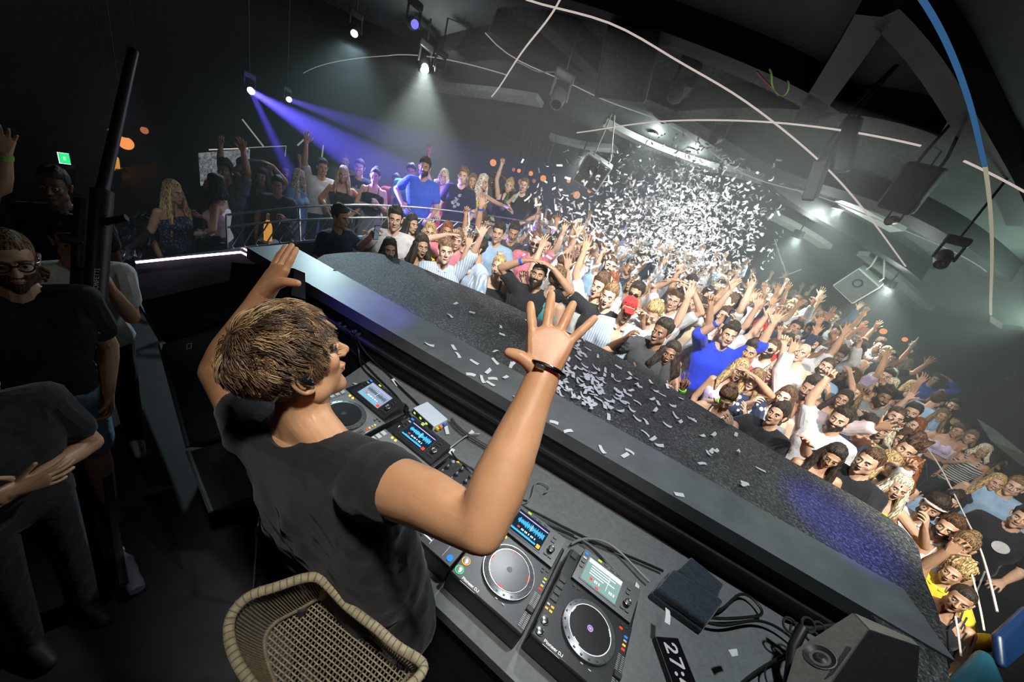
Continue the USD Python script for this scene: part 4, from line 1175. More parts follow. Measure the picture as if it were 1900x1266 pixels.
BLK, DEN, SHO = ('trousers', 'black'), ('trousers', 'denim'), ('shorts', 'light blue')
W_, Bk = ('tee', 'white'), ('tee', 'black')
FRONT = [
    # px, py, label, sex, hair, hair colour, skin, top, bottom, left arm, right arm, yaw, options
    (632, 405, 'man in a dark navy shirt with an earpiece pointing, in front of the balcony rail', 'm', 'short', 'dark', 'tan', ('tee', 'navy'), BLK, 'face', 'down', 45, dict(mouth='none', depth=4.05)),
    (733, 408, 'man in a white polo shirt filming with a phone at the stage end', 'm', 'short', 'dark', 'fair', ('polo', 'white'), DEN, 'down', 'phone', 0, dict(held=(('phone', 1),), mouth='none')),
    (722, 464, 'woman with long dark hair sipping from a glass at the stage corner', 'f', 'verylong', 'dark', 'tan', ('cami', 'black'), BLK, 'drink', 'down', 12, dict(held=(('cup', -1),), mouth='open')),
    (782, 458, 'laughing dark-haired woman in a black and white floral top', 'f', 'wavy', 'dark', 'tan', ('halter', 'black', 'floral'), BLK, 'hold', 'down', 18, dict(held=(('cup', -1),), mouth='open')),
    (764, 416, 'dark-haired woman in a black strapless bandeau top', 'f', 'long', 'dark', 'light', ('bandeau', 'black'), ('trousers', 'white'), 'down', 'down', 35, {}),
    (797, 432, 'woman with wavy blond hair in a yellow leopard print top', 'f', 'wavy', 'blond', 'light', ('halter', 'yellow', 'leopard'), BLK, 'bent', 'down', 5, {}),
    (829, 430, 'woman with reddish brown hair behind the leopard print top', 'f', 'long', 'red', 'tan', ('cami', 'white'), BLK, 'upfist', 'down', 5, {}),
    (848, 447, 'woman in a pink top hiding her face behind raised arms', 'f', 'bun', 'light brown', 'fair', ('tee', 'pink'), BLK, 'phoneup', 'head', 0, dict(held=(('phone', -1),))),
    (864, 438, 'bare-shouldered blond woman shading her eyes', 'f', 'bob', 'platinum', 'light', ('bandeau', 'white'), BLK, 'down', 'face', 0, dict(mouth='open')),
    (826, 470, 'young man in a blue and white striped shirt reaching up by the ledge', 'm', 'short', 'light brown', 'fair', ('shirt', 'light blue', 'pinstripe'), DEN, 'up', 'down', 10, dict(ex=('short',), mouth='none', head=(0, 12, 0))),
    (884, 462, 'man seen in profile in a loose white striped shirt', 'm', 'short', 'dark', 'tan', ('shirt', 'light blue', 'pinstripe'), DEN, 'down', 'down', -60, dict(ex=('short', 'bandRk'), mouth='none')),
    (893, 412, 'man in a green shirt turned away from the stage', 'm', 'short', 'brown', 'light', ('tee', 'green'), BLK, 'down', 'down', 170, {}),
    (924, 434, 'man in a pale blue shirt with one arm straight up, holding a drink', 'm', 'short', 'dark', 'light', ('tee', 'light blue'), DEN, 'drink', 'up', -5, dict(ex=('bandRb',), held=(('cup', -1),))),
    (952, 432, 'young man in a dark grey shirt looking down', 'm', 'crop', 'dark', 'tan', ('tee', 'dark grey'), BLK, 'hold', 'down', 10, dict(mouth='none', head=(0, -15, 0))),
    (924, 497, 'shouting blond woman in a black tank top with one hand high', 'f', 'pony', 'blond', 'fair', ('tank', 'black'), BLK, 'bent', 'wave', 10, dict(mouth='open', head=(-20, 8, 0))),
    (998, 512, 'bearded man in a black shirt with both hands beside his head', 'm', 'crop', 'dark', 'tan', ('tee', 'black'), BLK, 'head', 'head', 0, dict(beard=True, mouth='none', ex=('bandRb',), head=(0, 10, 0))),
    (993, 453, 'man in a pink shirt and dark sunglasses with a stubbly chin', 'm', 'quiff', 'light brown', 'fair', ('polo', 'pink'), BLK, 'bottle', 'down', 5, dict(ex=('sunglasses',), beard=True, mouth='none')),
    (1013, 457, 'dark-haired man close behind the pink shirt', 'm', 'short', 'dark', 'fair', ('tee', 'white'), BLK, 'up', 'down', 0, {}),
    (1047, 497, 'brown-haired young man looking down in a white printed shirt', 'm', 'short', 'brown', 'light', ('tee', 'white', 'print'), BLK, 'down', 'down', -55, dict(mouth='none', head=(0, -25, 0))),
    (1033, 522, 'brown-haired man turned away wearing a light blue scarf top', 'm', 'short', 'light brown', 'light', ('tank', 'teal'), BLK, 'wave', 'down', 150, {}),
    (1084, 474, 'man in a backward white cap and white shirt', 'm', 'short', 'brown', 'light', W_, BLK, 'down', 'upfist', 0, dict(ex=('capw',), mouth='none')),
    (1129, 552, 'smiling man in a black t-shirt leaning his forearm on the stage', 'm', 'short', 'light brown', 'fair', Bk, BLK, 'stage', 'wave', 0, dict(mouth='open')),
    (1178, 547, 'dark-haired man in sunglasses and a white shirt under the confetti', 'm', 'short', 'dark', 'tan', W_, BLK, 'phone', 'down', 0, dict(ex=('sunglasses',), mouth='open')),
    (1163, 577, 'young man with a cap in a pale striped open shirt near the stage', 'm', 'crop', 'brown', 'light', ('open', 'light blue', 'pinstripe'), BLK, 'down', 'hold', 20, dict(ex=('capr', 'short'), mouth='none', head=(0, -10, 0))),
    (1214, 583, 'blond young man bowing his head in a white shirt', 'm', 'short', 'blond', 'fair', W_, BLK, 'up', 'down', -20, dict(mouth='none', head=(10, -35, 0))),
    (1226, 618, 'person with a dark tattooed forearm across the face', 'm', 'short', 'dark', 'brown', ('tee', 'dark grey'), BLK, 'cross', 'face', -10, {}),
    (1250, 560, 'man in a white shirt with both arms crossed overhead', 'm', 'short', 'brown', 'light', W_, BLK, 'over', 'over', 0, {}),
    (1243, 657, 'shouting woman with dark curly hair in black, green wristband raised', 'f', 'curlylong', 'dark', 'brown', ('tank', 'black'), BLK, 'peace', 'down', 10, dict(mouth='open', ex=('bandLg',))),
    (1351, 622, 'man in a bright blue shirt raising a phone above the crowd', 'm', 'short', 'dark', 'light', ('shirt', 'royal blue'), BLK, 'up', 'phoneup', 25, dict(ex=('short', 'bandRb'), held=(('phone', 1),), mouth='none', sc=1.06)),
    (1392, 655, 'dark-haired man in a pink and white patterned shirt', 'm', 'quiff', 'dark', 'tan', ('tee', 'hot pink', 'floral'), BLK, 'down', 'down', 0, dict(mouth='none')),
    (1429, 648, 'bald bearded man in mirrored sunglasses and a white shirt', 'm', 'buzz', 'brown', 'light', W_, BLK, 'hold', 'down', -5, dict(ex=('sunglasses',), beard=True)),
    (1370, 688, 'blond woman in a purple flowered top laughing behind the bowed head', 'f', 'wavy', 'blond', 'tan', ('cami', 'lilac', 'floral'), BLK, 'head', 'down', 25, dict(mouth='open')),
    (1350, 738, 'woman bowing her head with brown hair tied back, in a black top', 'f', 'bun', 'brown', 'light', ('halter', 'black'), BLK, 'face', 'snap', 0, dict(head=(15, -40, 0), mouth='none', ex=('necklace',))),
    (1398, 706, 'young woman with long brown hair clapping in a dark flowered shirt', 'f', 'verylong', 'light brown', 'fair', ('tee', 'navy', 'floral'), BLK, 'clap', 'clap', 10, dict(ex=('bandRg',), mouth='none')),
    (1435, 690, 'smiling woman with long blond hair in a plain black top', 'f', 'verylong', 'platinum', 'fair', ('tee', 'black'), BLK, 'down', 'down', 5, {}),
    (1440, 770, 'grinning woman in a black t-shirt with horn fingers raised', 'f', 'bun', 'dark', 'light', Bk, BLK, 'down', 'snap', 0, dict(mouth='smile', head=(0, 8, 0))),
    (1456, 738, 'woman half hidden behind the grinning woman', 'f', 'long', 'brown', 'fair', ('tank', 'grey'), BLK, 'down', 'face', 0, {}),
    (1502, 724, 'bearded man in a pale pink open shirt spreading both arms', 'm', 'quiff', 'dark', 'tan', ('open', 'pale pink'), BLK, 'wide', 'up', 0, dict(beard=True, mouth='none')),
    (1487, 655, 'bald smiling man in a white vest', 'm', 'bald', 'brown', 'fair', ('tank', 'white'), BLK, 'down', 'down', 0, {}),
    (1507, 640, 'dark bearded man in a white shirt beside the bald man', 'm', 'short', 'dark', 'light', W_, BLK, 'up', 'down', 0, dict(beard=True)),
    (1404, 612, 'man in a red cap and red shirt with a bent arm', 'm', 'crop', 'brown', 'fair', ('tee', 'red'), BLK, 'bent', 'down', 0, dict(ex=('capr', 'sunglasses'))),
    (1411, 562, 'young man with light brown hair in a white shirt waving', 'm', 'short', 'light brown', 'fair', W_, BLK, 'wave', 'down', 0, {}),
    (1411, 597, 'woman with dark wavy hair in a grey top below the waving man', 'f', 'wavy', 'dark', 'light', ('tank', 'grey'), BLK, 'bent', 'down', 0, dict(mouth='open')),
    (1300, 572, 'dark-haired man in profile wearing a black vest', 'm', 'crop', 'dark', 'light', ('tank', 'black'), BLK, 'up', 'down', 60, dict(beard=True)),
    (1284, 566, 'fair-haired man in a tan shirt under the confetti', 'm', 'short', 'light brown', 'light', ('tee', 'beige'), BLK, 'down', 'up', 0, {}),
    (1557, 780, 'man with a big black beard in a white t-shirt, one fist raised', 'm', 'short', 'dark', 'light', W_, ('shorts', 'orange'), 'down', 'upfist', 5, dict(beard=True, mouth='none')),
    (1606, 793, 'short-haired man in a plain navy t-shirt', 'm', 'crop', 'dark', 'light', ('tee', 'navy'), DEN, 'stage', 'down', 15, dict(mouth='none')),
    (1543, 848, 'woman with very long dark hair in a white vest looking down', 'f', 'verylong', 'dark', 'tan', ('cami', 'white'), DEN, 'hold', 'hold', 35, dict(mouth='none', head=(-10, -15, 0))),
    (1641, 800, 'blond woman laughing in a white top with sunglasses print', 'f', 'wavy', 'platinum', 'light', ('tee', 'white', 'print'), ('shorts', 'denim'), 'down', 'down', 0, dict(mouth='open')),
    (1586, 730, 'pale woman with brown hair and parted lips', 'f', 'long', 'light brown', 'fair', ('cami', 'black'), BLK, 'reach', 'down', 0, dict(mouth='open')),
    (1563, 742, 'tanned woman with dark hair and a black choker', 'f', 'long', 'dark', 'tan', ('bandeau', 'black'), BLK, 'down', 'bent', 5, {}),
    (1672, 817, 'woman with brown hair looking up over the green shirt', 'f', 'bun', 'brown', 'fair', ('cami', 'grey'), BLK, 'down', 'down', 15, {}),
    (1676, 838, 'curly-haired man in a green t-shirt leaning in for a selfie', 'm', 'curly', 'brown', 'light', ('tee', 'olive'), BLK, 'down', 'reach', 15, dict(mouth='open', lean=(-14, 0))),
    (1610, 858, 'man stretching a tanned arm towards the ledge', 'm', 'crop', 'brown', 'light', Bk, DEN, 'stage', 'reach', 0, dict(mouth='open')),
    (1647, 862, 'woman with very long honey hair turned sideways, phone in hand', 'f', 'verylong', 'blond', 'light', ('halter', 'beige', 'floral'), BLK, 'down', 'phone', 60, dict(held=(('phone', 1),))),
    (1664, 906, 'blond woman in a bright yellow-green top at the stage edge', 'f', 'long', 'platinum', 'light', ('crop', 'yellow'), ('shorts', 'denim'), 'face', 'down', 30, dict(mouth='open')),
    (1686, 868, 'red-haired woman in a blue flowered dress', 'f', 'long', 'red', 'light', ('dress', 'blue', 'floral'), BLK, 'down', 'hold', 20, {}),
    (1727, 944, 'man with a dark headband of hair in a loose white shirt, one arm up', 'm', 'quiff', 'dark', 'tan', ('open', 'white'), BLK, 'down', 'uppoint', 10, dict(depth=3.25, beard=True, ex=('headband',), mouth='none')),
    (1760, 930, 'man in a denim blue shirt with a white bead necklace', 'm', 'short', 'dark', 'light', ('tee', 'denim'), BLK, 'down', 'peace', 10, dict(depth=3.8, beard=True, ex=('necklace',))),
    (1757, 980, 'bearded man in a white shirt grinning beside the headband man', 'm', 'short', 'brown', 'light', ('shirt', 'white'), BLK, 'down', 'down', 10, dict(depth=3.15, beard=True)),
    (1784, 1012, 'woman with tied back hair in a white low-cut top', 'f', 'bun', 'light brown', 'tan', ('halter', 'white'), BLK, 'down', 'down', 10, dict(mouth='none', depth=3.0)),
    (1768, 1064, 'fair curly-haired woman in a bright yellow shirt', 'f', 'curly', 'blond', 'light', ('shirt', 'yellow'), BLK, 'snap', 'stage', 10, dict(mouth='open', depth=2.9)),
    (1779, 1112, 'man with cropped hair raising an arm in purple light at the stage corner', 'm', 'buzz', 'dark', 'tan', ('tank', 'black'), BLK, 'down', 'up', 25, dict(mouth='none', depth=2.65)),
    # terrace on the right
    (1882, 904, 'man in a pale blue shirt and white shorts behind the right rail', 'm', 'short', 'light brown', 'fair', ('shirt', 'light blue'), ('shorts', 'white'), 'rail', 'down', 10, dict(mouth='none')),
    (1846, 896, 'woman with long fair hair in a black vest beside the pale blue shirt', 'f', 'verylong', 'blond', 'light', ('cami', 'black'), BLK, 'rail', 'down', 25, {}),
    (1896, 962, 'man in a black t-shirt with a round white logo at the right edge', 'm', 'short', 'dark', 'light', Bk, ('shorts', 'black'), 'rail', 'rail', 10, dict(ex=('logo', 'bandRw'), mouth='none')),
    (1823, 838, 'blond woman in a black and white striped top', 'f', 'bob', 'platinum', 'tan', ('tank', 'white', 'stripe'), BLK, 'down', 'drink', 15, {}),
    (1799, 812, 'woman in a long beige patterned dress by the right rail', 'f', 'long', 'light brown', 'light', ('dress', 'beige', 'print'), BLK, 'hold', 'down', 15, {}),
    (1775, 800, 'woman in a flowered bra top resting a hand on the rail', 'f', 'pony', 'brown', 'tan', ('crop', 'lilac', 'floral'), BLK, 'down', 'rail', 20, {}),
    (1746, 772, 'woman in a white crop top and denim shorts by the rail', 'f', 'verylong', 'light brown', 'tan', ('crop', 'white'), ('hotpants', 'light blue'), 'down', 'down', 20, {}),
    (1767, 754, 'man in a black vest taking a picture above the rail', 'm', 'crop', 'dark', 'light', ('tank', 'black'), BLK, 'down', 'phone', 15, dict(held=(('phone', 1),), beard=True)),
    (1738, 744, 'small figure in a light blue shirt turned away by the far rail', 'm', 'short', 'brown', 'light', ('tee', 'light blue'), DEN, 'down', 'down', 150, {}),
    (1734, 705, 'man in a blue shirt with a hand to his temple at the back right', 'm', 'short', 'brown', 'fair', ('shirt', 'blue'), DEN, 'head', 'down', 20, {}),
    (1690, 720, 'woman with very long blond hair leaning over the rail', 'f', 'verylong', 'blond', 'light', ('bandeau', 'burgundy'), DEN, 'bent', 'rail', 60, {}),
    (1684, 676, 'long-haired blond woman with her head thrown back', 'f', 'verylong', 'blond', 'tan', ('cami', 'black'), BLK, 'down', 'down', 25, {}),
    (1641, 655, 'woman high above the crowd lifting a pale bottle', 'f', 'pony', 'blond', 'light', ('cami', 'black'), BLK, 'bottle', 'clap', 0, dict(held=(('bottle', -1),), sc=1.04)),
    (1853, 858, 'woman in profile in deep shade at the right wall', 'f', 'long', 'dark', 'tan', ('cami', 'black'), BLK, 'down', 'down', 60, {}),
]
BALC = [
    (322, 356, 'woman with long fair hair in a dark sequinned top leaning on the neon ledge', 'f', 'verylong', 'blond', 'tan', ('cami', 'navy', 'print'), BLK, 'hold', 'down', 35, dict(depth=4.05, held=(('bottle', -1),), mouth='none')),
    (398, 346, 'dark-haired woman in a pale pink wrap top facing left over the neon', 'f', 'bob', 'dark', 'tan', ('halter', 'pale pink'), BLK, 'hip', 'hold', -110, dict(depth=4.3, mouth='none')),
    (417, 318, 'man in a grey-white t-shirt with one arm up on the left balcony', 'm', 'short', 'dark', 'tan', ('tee', 'grey'), DEN, 'up', 'down', -30, dict(depth=4.9)),
    (486, 330, 'woman in black with both arms bent over her head', 'f', 'long', 'dark', 'tan', ('cami', 'black'), BLK, 'over', 'over', -15, dict(depth=5.2)),
    (515, 345, 'dark-clothed person holding a lit phone low on the left balcony', 'm', 'short', 'dark', 'tan', ('tee', 'dark grey'), BLK, 'hold', 'down', -10, dict(depth=5.0, held=(('phone', -1),))),
    (556, 330, 'woman with very long white-blond hair on the balcony', 'f', 'verylong', 'platinum', 'light', ('shirt', 'denim'), DEN, 'down', 'down', 50, dict(depth=5.6)),
    (598, 312, 'man in a white t-shirt raising one arm under the blue beams', 'm', 'short', 'dark', 'tan', ('tee', 'white'), ('trousers', 'navy'), 'down', 'up', 10, dict(depth=5.8)),
    (637, 325, 'blond woman in a dark bodysuit with a white sash round her waist', 'f', 'long', 'blond', 'tan', ('onepiece', 'black'), ('hotpants', 'black'), 'hip', 'hip', -5, dict(depth=5.7, ex=('sash',))),
    (667, 312, 'man in a dark t-shirt with a pale chest print in the blue haze', 'm', 'crop', 'dark', 'tan', ('tee', 'navy'), BLK, 'hold', 'down', -10, dict(depth=6.1, ex=('printfront',))),
    (696, 328, 'woman in a black camisole and grey skirt holding a glass', 'f', 'bun', 'dark', 'light', ('cami', 'black'), ('skirt', 'grey'), 'hold', 'cross', -10, dict(depth=5.8, held=(('cup', -1),))),
    (734, 336, 'man in a red t-shirt beside the tall blue-shirted man', 'm', 'crop', 'dark', 'brown', ('tee', 'burgundy'), BLK, 'down', 'down', -5, dict(depth=6.4)),
    (762, 320, 'person in a teal shirt half hidden behind the blue t-shirt', 'm', 'short', 'dark', 'tan', ('tee', 'teal'), BLK, 'down', 'down', 0, dict(depth=6.3)),
    (788, 312, 'tall bearded man in a plain blue t-shirt at the balcony rail', 'm', 'short', 'dark', 'tan', ('tee', 'blue'), ('trousers', 'navy'), 'rail', 'hip', -10, dict(depth=5.5, beard=True, sc=1.10, mouth='none')),
    (823, 330, 'blond woman in a tight pink dress with one arm straight up', 'f', 'bob', 'platinum', 'light', ('dress', 'hot pink'), BLK, 'down', 'up', -10, dict(depth=6.0)),
    (859, 328, 'man in a black t-shirt with a large pale print leaning on the rail', 'm', 'short', 'light brown', 'fair', Bk, BLK, 'rail', 'rail', -5, dict(depth=5.7, ex=('printfront',), mouth='none')),
    (877, 337, 'woman in a patterned top just behind the black print shirt', 'f', 'long', 'light brown', 'light', ('cami', 'beige', 'floral'), BLK, 'down', 'down', 0, dict(depth=6.3)),
    (897, 338, 'blond woman in a gold print top pointing along the balcony', 'f', 'verylong', 'platinum', 'light', ('crop', 'yellow', 'leopard'), ('hotpants', 'black'), 'point', 'down', 45, dict(depth=6.0)),
    (915, 332, 'dark figure in a grey shirt holding a hand to a cap', 'm', 'short', 'dark', 'dark', ('tee', 'dark grey'), ('shorts', 'khaki'), 'head', 'down', 0, dict(depth=6.6, ex=('capk',))),
    (945, 346, 'blond woman in a black print vest with a bottle and one fist up', 'f', 'bun', 'blond', 'fair', ('tank', 'black'), ('hotpants', 'khaki'), 'drink', 'upfist', -5, dict(depth=6.3, held=(('beer', -1),))),
    (972, 345, 'man in a black t-shirt and light shorts at the end of the balcony', 'm', 'crop', 'light brown', 'fair', Bk, ('shorts', 'light blue'), 'hip', 'drink', -5, dict(depth=6.2, held=(('bottle', 1),))),
    (640, 300, 'dim bearded person at the back of the blue haze', 'm', 'short', 'brown', 'tan', ('tee', 'dark grey'), BLK, 'down', 'down', 0, dict(depth=7.2)),
    (530, 318, 'dim dark-haired dancer deep in the left balcony', 'f', 'long', 'dark', 'tan', ('tee', 'black'), BLK, 'upfist', 'down', 0, dict(depth=6.6)),
    (450, 312, 'shadowy man dancing behind the raised arm on the left balcony', 'm', 'short', 'dark', 'tan', ('tee', 'dark grey'), BLK, 'bent', 'upfist', 0, dict(depth=5.8)),
]
for row in FRONT:
    px, py, lab, sex, hr, hc_, sk, tp, bt, L_, R_, yw, o = row
    stand(px, py, lab, sex, hr, hc_, sk, tp, bt, L_, R_, yw, **o)
for row in BALC:
    px, py, lab, sex, hr, hc_, sk, tp, bt, L_, R_, yw, o = row
    o = dict(o)
    stand(px, py, lab, sex, hr, hc_, sk, tp, bt, L_, R_, yw, fn=balcony_z, detail=1, **o)

# ------------------------------------------------------------------ the packed crowd behind them
cr = np.random.default_rng(21)
crowd_poly = Polygon([(880, 440), (985, 395), (1080, 400), (1200, 440), (1300, 480), (1400, 510), (1470, 545), (1540, 580), (1610, 620), (1670, 680), (1735, 740), (1700, 790), (1650, 830), (1600, 770), (1545, 800), (1480, 770), (1400, 690), (1300, 630), (1150, 560), (1060, 500), (960, 470)])
OUT = [('m', 'short', 'brown', 'fair', W_, BLK, 'up', 'down'), ('f', 'long', 'blond', 'light', ('cami', 'white'), BLK, 'up', 'down'), ('m', 'short', 'dark', 'tan', W_, BLK, 'bent', 'down'), ('f', 'verylong', 'brown', 'light', ('cami', 'black'), BLK, 'head', 'down'),
       ('m', 'crop', 'light brown', 'light', ('tee', 'light blue'), BLK, 'down', 'wave'), ('f', 'wavy', 'platinum', 'light', ('tank', 'beige'), BLK, 'clap', 'clap'), ('m', 'curly', 'dark', 'brown', ('tee', 'grey'), BLK, 'down', 'bent'), ('m', 'short', 'blond', 'fair', ('shirt', 'white'), BLK, 'phoneup', 'down'),
       ('f', 'bun', 'dark', 'tan', ('crop', 'white'), BLK, 'hold', 'down'), ('m', 'buzz', 'brown', 'fair', ('tank', 'white'), BLK, 'upfist', 'down'), ('f', 'bob', 'red', 'fair', ('tee', 'pale pink'), BLK, 'down', 'up'), ('m', 'short', 'dark', 'light', ('tee', 'black'), BLK, 'wave', 'down'),
       ('f', 'long', 'light brown', 'tan', ('halter', 'red'), BLK, 'bent', 'down'), ('m', 'quiff', 'brown', 'light', ('polo', 'white'), BLK, 'down', 'up'), ('f', 'long', 'dark', 'light', ('bandeau', 'white'), BLK, 'down', 'down'), ('m', 'short', 'light brown', 'light', ('tee', 'khaki'), BLK, 'clap', 'clap'),
       ('m', 'short', 'dark', 'tan', ('shirt', 'navy'), BLK, 'up', 'down'), ('f', 'wavy', 'blond', 'light', ('dress', 'white'), BLK, 'down', 'down'), ('m', 'crop', 'brown', 'fair', ('tee', 'denim'), BLK, 'drink', 'down'), ('f', 'pony', 'brown', 'light', ('tank', 'black'), BLK, 'upfist', 'wave'),
       ('m', 'short', 'blond', 'fair', W_, BLK, 'down', 'down'), ('f', 'verylong', 'blond', 'tan', ('cami', 'beige'), BLK, 'down', 'bent'), ('m', 'short', 'dark', 'light', ('tee', 'white', 'print'), BLK, 'hold', 'down'), ('m', 'bald', 'brown', 'light', ('tee', 'lilac'), BLK, 'up', 'down')]
ARM = {'up': 'arm up', 'upfist': 'fist up', 'bent': 'arm bent', 'head': 'hand on head', 'wave': 'waving', 'over': 'arm overhead', 'clap': 'clapping', 'phoneup': 'hand high', 'face': 'hand on face', 'uppoint': 'pointing up', 'down': 'arms down', 'hold': 'hands at chest', 'drink': 'drink lifted'}
HN = {'short': 'short', 'crop': 'cropped', 'curly': 'curly', 'buzz': 'shaved', 'quiff': 'swept', 'long': 'long', 'verylong': 'long', 'wavy': 'wavy', 'bun': 'tied', 'bob': 'bobbed', 'pony': 'ponytailed'}
TN = {'tee': 't-shirt', 'shirt': 'shirt', 'polo': 'polo shirt', 'tank': 'vest', 'cami': 'camisole', 'crop': 'crop top', 'halter': 'halter top', 'bandeau': 'bandeau', 'dress': 'dress'}
ORD = ('first', 'second', 'third', 'fourth', 'fifth', 'sixth', 'seventh', 'eighth', 'ninth')


def zone(px, py):
    if px < 1060:
        return 'behind the pink shirt'
    if px < 1210:
        return 'left of the confetti'
    if px < 1400:
        return 'under the confetti'
    if py < 600:
        return 'at the dark back'
    if px < 1560:
        return 'middle right'
    return 'near the right rail'


PROTO = {}
cand = []
taken = [(b[0], b[1]) for b, s, x, y in PLACED]
for tries in range(9000):
    px, py = cr.uniform(880, 1740), cr.uniform(390, 840)
    from shapely.geometry import Point
    if not crowd_poly.contains(Point(px, py)):
        continue
    P = on_floor(px, py, 1.6)
    a, b, h = to_st(P)
    if (-0.6 < a < 4.9 and b < far_b(a) + 0.75) or P[1] > 10.3 - 0.06 * (P[0] + 10) or P[0] > 8.6:
        continue
    dmin = 0.37 if P[1] < 6 else 0.41
    if min((P[0] - x) ** 2 + (P[1] - y) ** 2 for x, y in taken) < dmin ** 2:
        continue
    dc_ = float((P - CAM) @ FW)
    if any(math.hypot(px - x, py - y) < 230 / dc_ and dc_ < float((q[:3] + np.array([0, 0, 1.6]) - CAM) @ FW) + .15 for q, s_, x, y in PLACED):
        continue
    taken.append((P[0], P[1]))
    cand.append((px, py))
    if len(cand) >= 185:
        break
cand.sort(key=lambda c: c[1] - 0.4 * c[0])
picks, names = [], {}
for n_, (px, py) in enumerate(cand):
    k = (n_ * 7 + int(cr.integers(0, 3))) % len(OUT)
    sex, hr, hc_, sk, tp, bt, L_, R_ = OUT[k]
    arm = ARM[R_ if L_ == 'down' else L_]
    hair_words = 'bald' if hr == 'bald' else f'{HN[hr]} {hc_}-haired'
    lab = f"{hair_words} {'woman' if sex == 'f' else 'man'} in {'printed ' if len(tp) > 2 else ''}{tp[1]} {TN[tp[0]]}, {arm}, {zone(px, py)}"
    picks.append((px, py, k, lab))
    names.setdefault(lab, []).append(px)
for px, py, k, lab in picks:
    sex, hr, hc_, sk, tp, bt, L_, R_ = OUT[k]
    same = sorted(names[lab])
    if len(same) > 1:
        lab = f'{lab}, {ORD[same.index(px)]} from left'
    if len(lab.replace('-', ' ').split()) > 16:
        lab = lab.replace(' the ', ' ').replace('light brown', 'brown')
    if len(lab.replace('-', ' ').split()) > 16:
        lab = lab.replace('printed ', '')
    s = float(np.clip(cr.normal(0.95 if sex == 'f' else 1.02, 0.03), 0.88, 1.1))
    P = on_floor(px, py, 1.615 * s)
    v = FOCUS - P
    M = rotz(math.atan2(-v[0], v[1]) + cr.normal(0, 0.35)) * s
    base = P - M @ np.array([0, 0.03, 1.615])
    base[2] = float(floor_z(base[0], base[1]))
    grp = 'dancers in the packed crowd'
    if k in PROTO:
        copy_thing(PROTO[k], lab, grp, base, M)
    else:
        t = thing('person', lab, 'person', base, grp, M=M)
        build_person(t, sex, hr, hc_, sk, tp, bt, L_, R_, (float(cr.normal(0, 12)), float(cr.normal(2, 6)), float(cr.normal(0, 6))), (0, 0), (), 1, 300 + k, sex == 'm' and k % 4 == 2, ('smile', 'open', 'none')[k % 3])
        PROTO[k] = t
# ------------------------------------------------------------------ the performer
from trimesh.smoothing import filter_taubin


def soften(m, edge, it=12):
    t = tm(m.refine_to_length(edge))
    t = trimesh.Trimesh(t.vertices, t.faces, process=True)
    filter_taubin(t, lamb=0.5, nu=0.53, iterations=it)
    return t


HO = np.array([-0.4349, 0.6587, 1.7766])
HR_ = np.array([[0.68719, 0.62524, -0.36993], [-0.70858, 0.68919, -0.15144], [0.16027, 0.36619, 0.91663]])   # columns: the head's right, front, top
HR_ = HR_ @ rotz(math.radians(9))
HS = 0.92


def hd(x, y, z):
    return HO + HR_ @ (HS * np.array([x, y, z], float))


NB = HO + HR_ @ np.array([-0.01, -0.045, -0.195])
RS, RE, RW = at(688, 888, 0.79), at(893, 978, 0.60), at(1008, 697, 0.655)
LS, LE, LW = at(482, 800, 0.96), at(400, 690, 1.14), at(490, 544, 1.12)
PV = at(680, 1090, 1.20)
SX = nrm(RS - LS)
SU = nrm((RS + LS) / 2 - PV)
SY = nrm(np.cross(SU, SX))
SX = np.cross(SY, SU)


def tp(x, y, h):
    """A place on the trunk: across, forwards, and up from the pelvis."""
    return PV + SX * x + SY * y + SU * h


gz0 = st(*to_st(PV)[:2], -1.2)[2]
dj = thing('person', 'young man in a black t-shirt with raised arms, seen from behind at the decks', 'person', np.array([PV[0], PV[1], gz0]))


def limb(pts):
    return [bone(pts[i][0], pts[i][1], pts[i + 1][0], pts[i + 1][1], 2) for i in range(len(pts) - 1)]


def mix_(a, b, t):
    return a + (b - a) * t


def arm_flesh(S, E, W, k=1.0):
    bul = nrm(np.cross(E - S, W - E))
    inn = nrm(np.cross(bul, E - S))
    return limb([(S, .060 * k), (mix_(S, E, .3) + inn * .004, .057 * k), (mix_(S, E, .55) + inn * .006, .052 * k), (mix_(S, E, .85), .043 * k), (E, .0405 * k)]) + \
        limb([(E, .0405 * k), (mix_(E, W, .24) + inn * .004, .046 * k), (mix_(E, W, .5), .040 * k), (mix_(E, W, .8), .031 * k), (W, .0285 * k)])


def hand_flesh(W, K, T, thumb, s=1.0, bow=0.010, back=None):
    """A hand from its wrist, knuckles, finger tips and thumb (base, middle joint, tip)."""
    m = [hull(ell(W, .027 * s, 1), ell(K[0], .0115 * s, 1), ell(K[1], .0118 * s, 1), ell(K[2], .0115 * s, 1), ell(K[3], .0108 * s, 1), ell(mix_(W, thumb[0], .75), .015 * s, 1))]
    for i in range(4):
        r = (.0092, .0096, .0092, .0082)[i] * s
        b = back * bow if back is not None else 0
        j1, j2 = mix_(K[i], T[i], .46) + b, mix_(K[i], T[i], .76) + b * .8
        m += limb([(K[i], r * 1.12), (mix_(K[i], j1, .5), r * .95), (j1, r * 1.02), (mix_(j1, j2, .5), r * .90), (j2, r * .94), (T[i], r * .78)])
    m += limb([(mix_(W, thumb[0], .6), .017 * s), (thumb[0], .0145 * s), (thumb[1], .0112 * s), (mix_(thumb[1], thumb[2], .5), .0108 * s), (thumb[2], .0088 * s)])
    return m


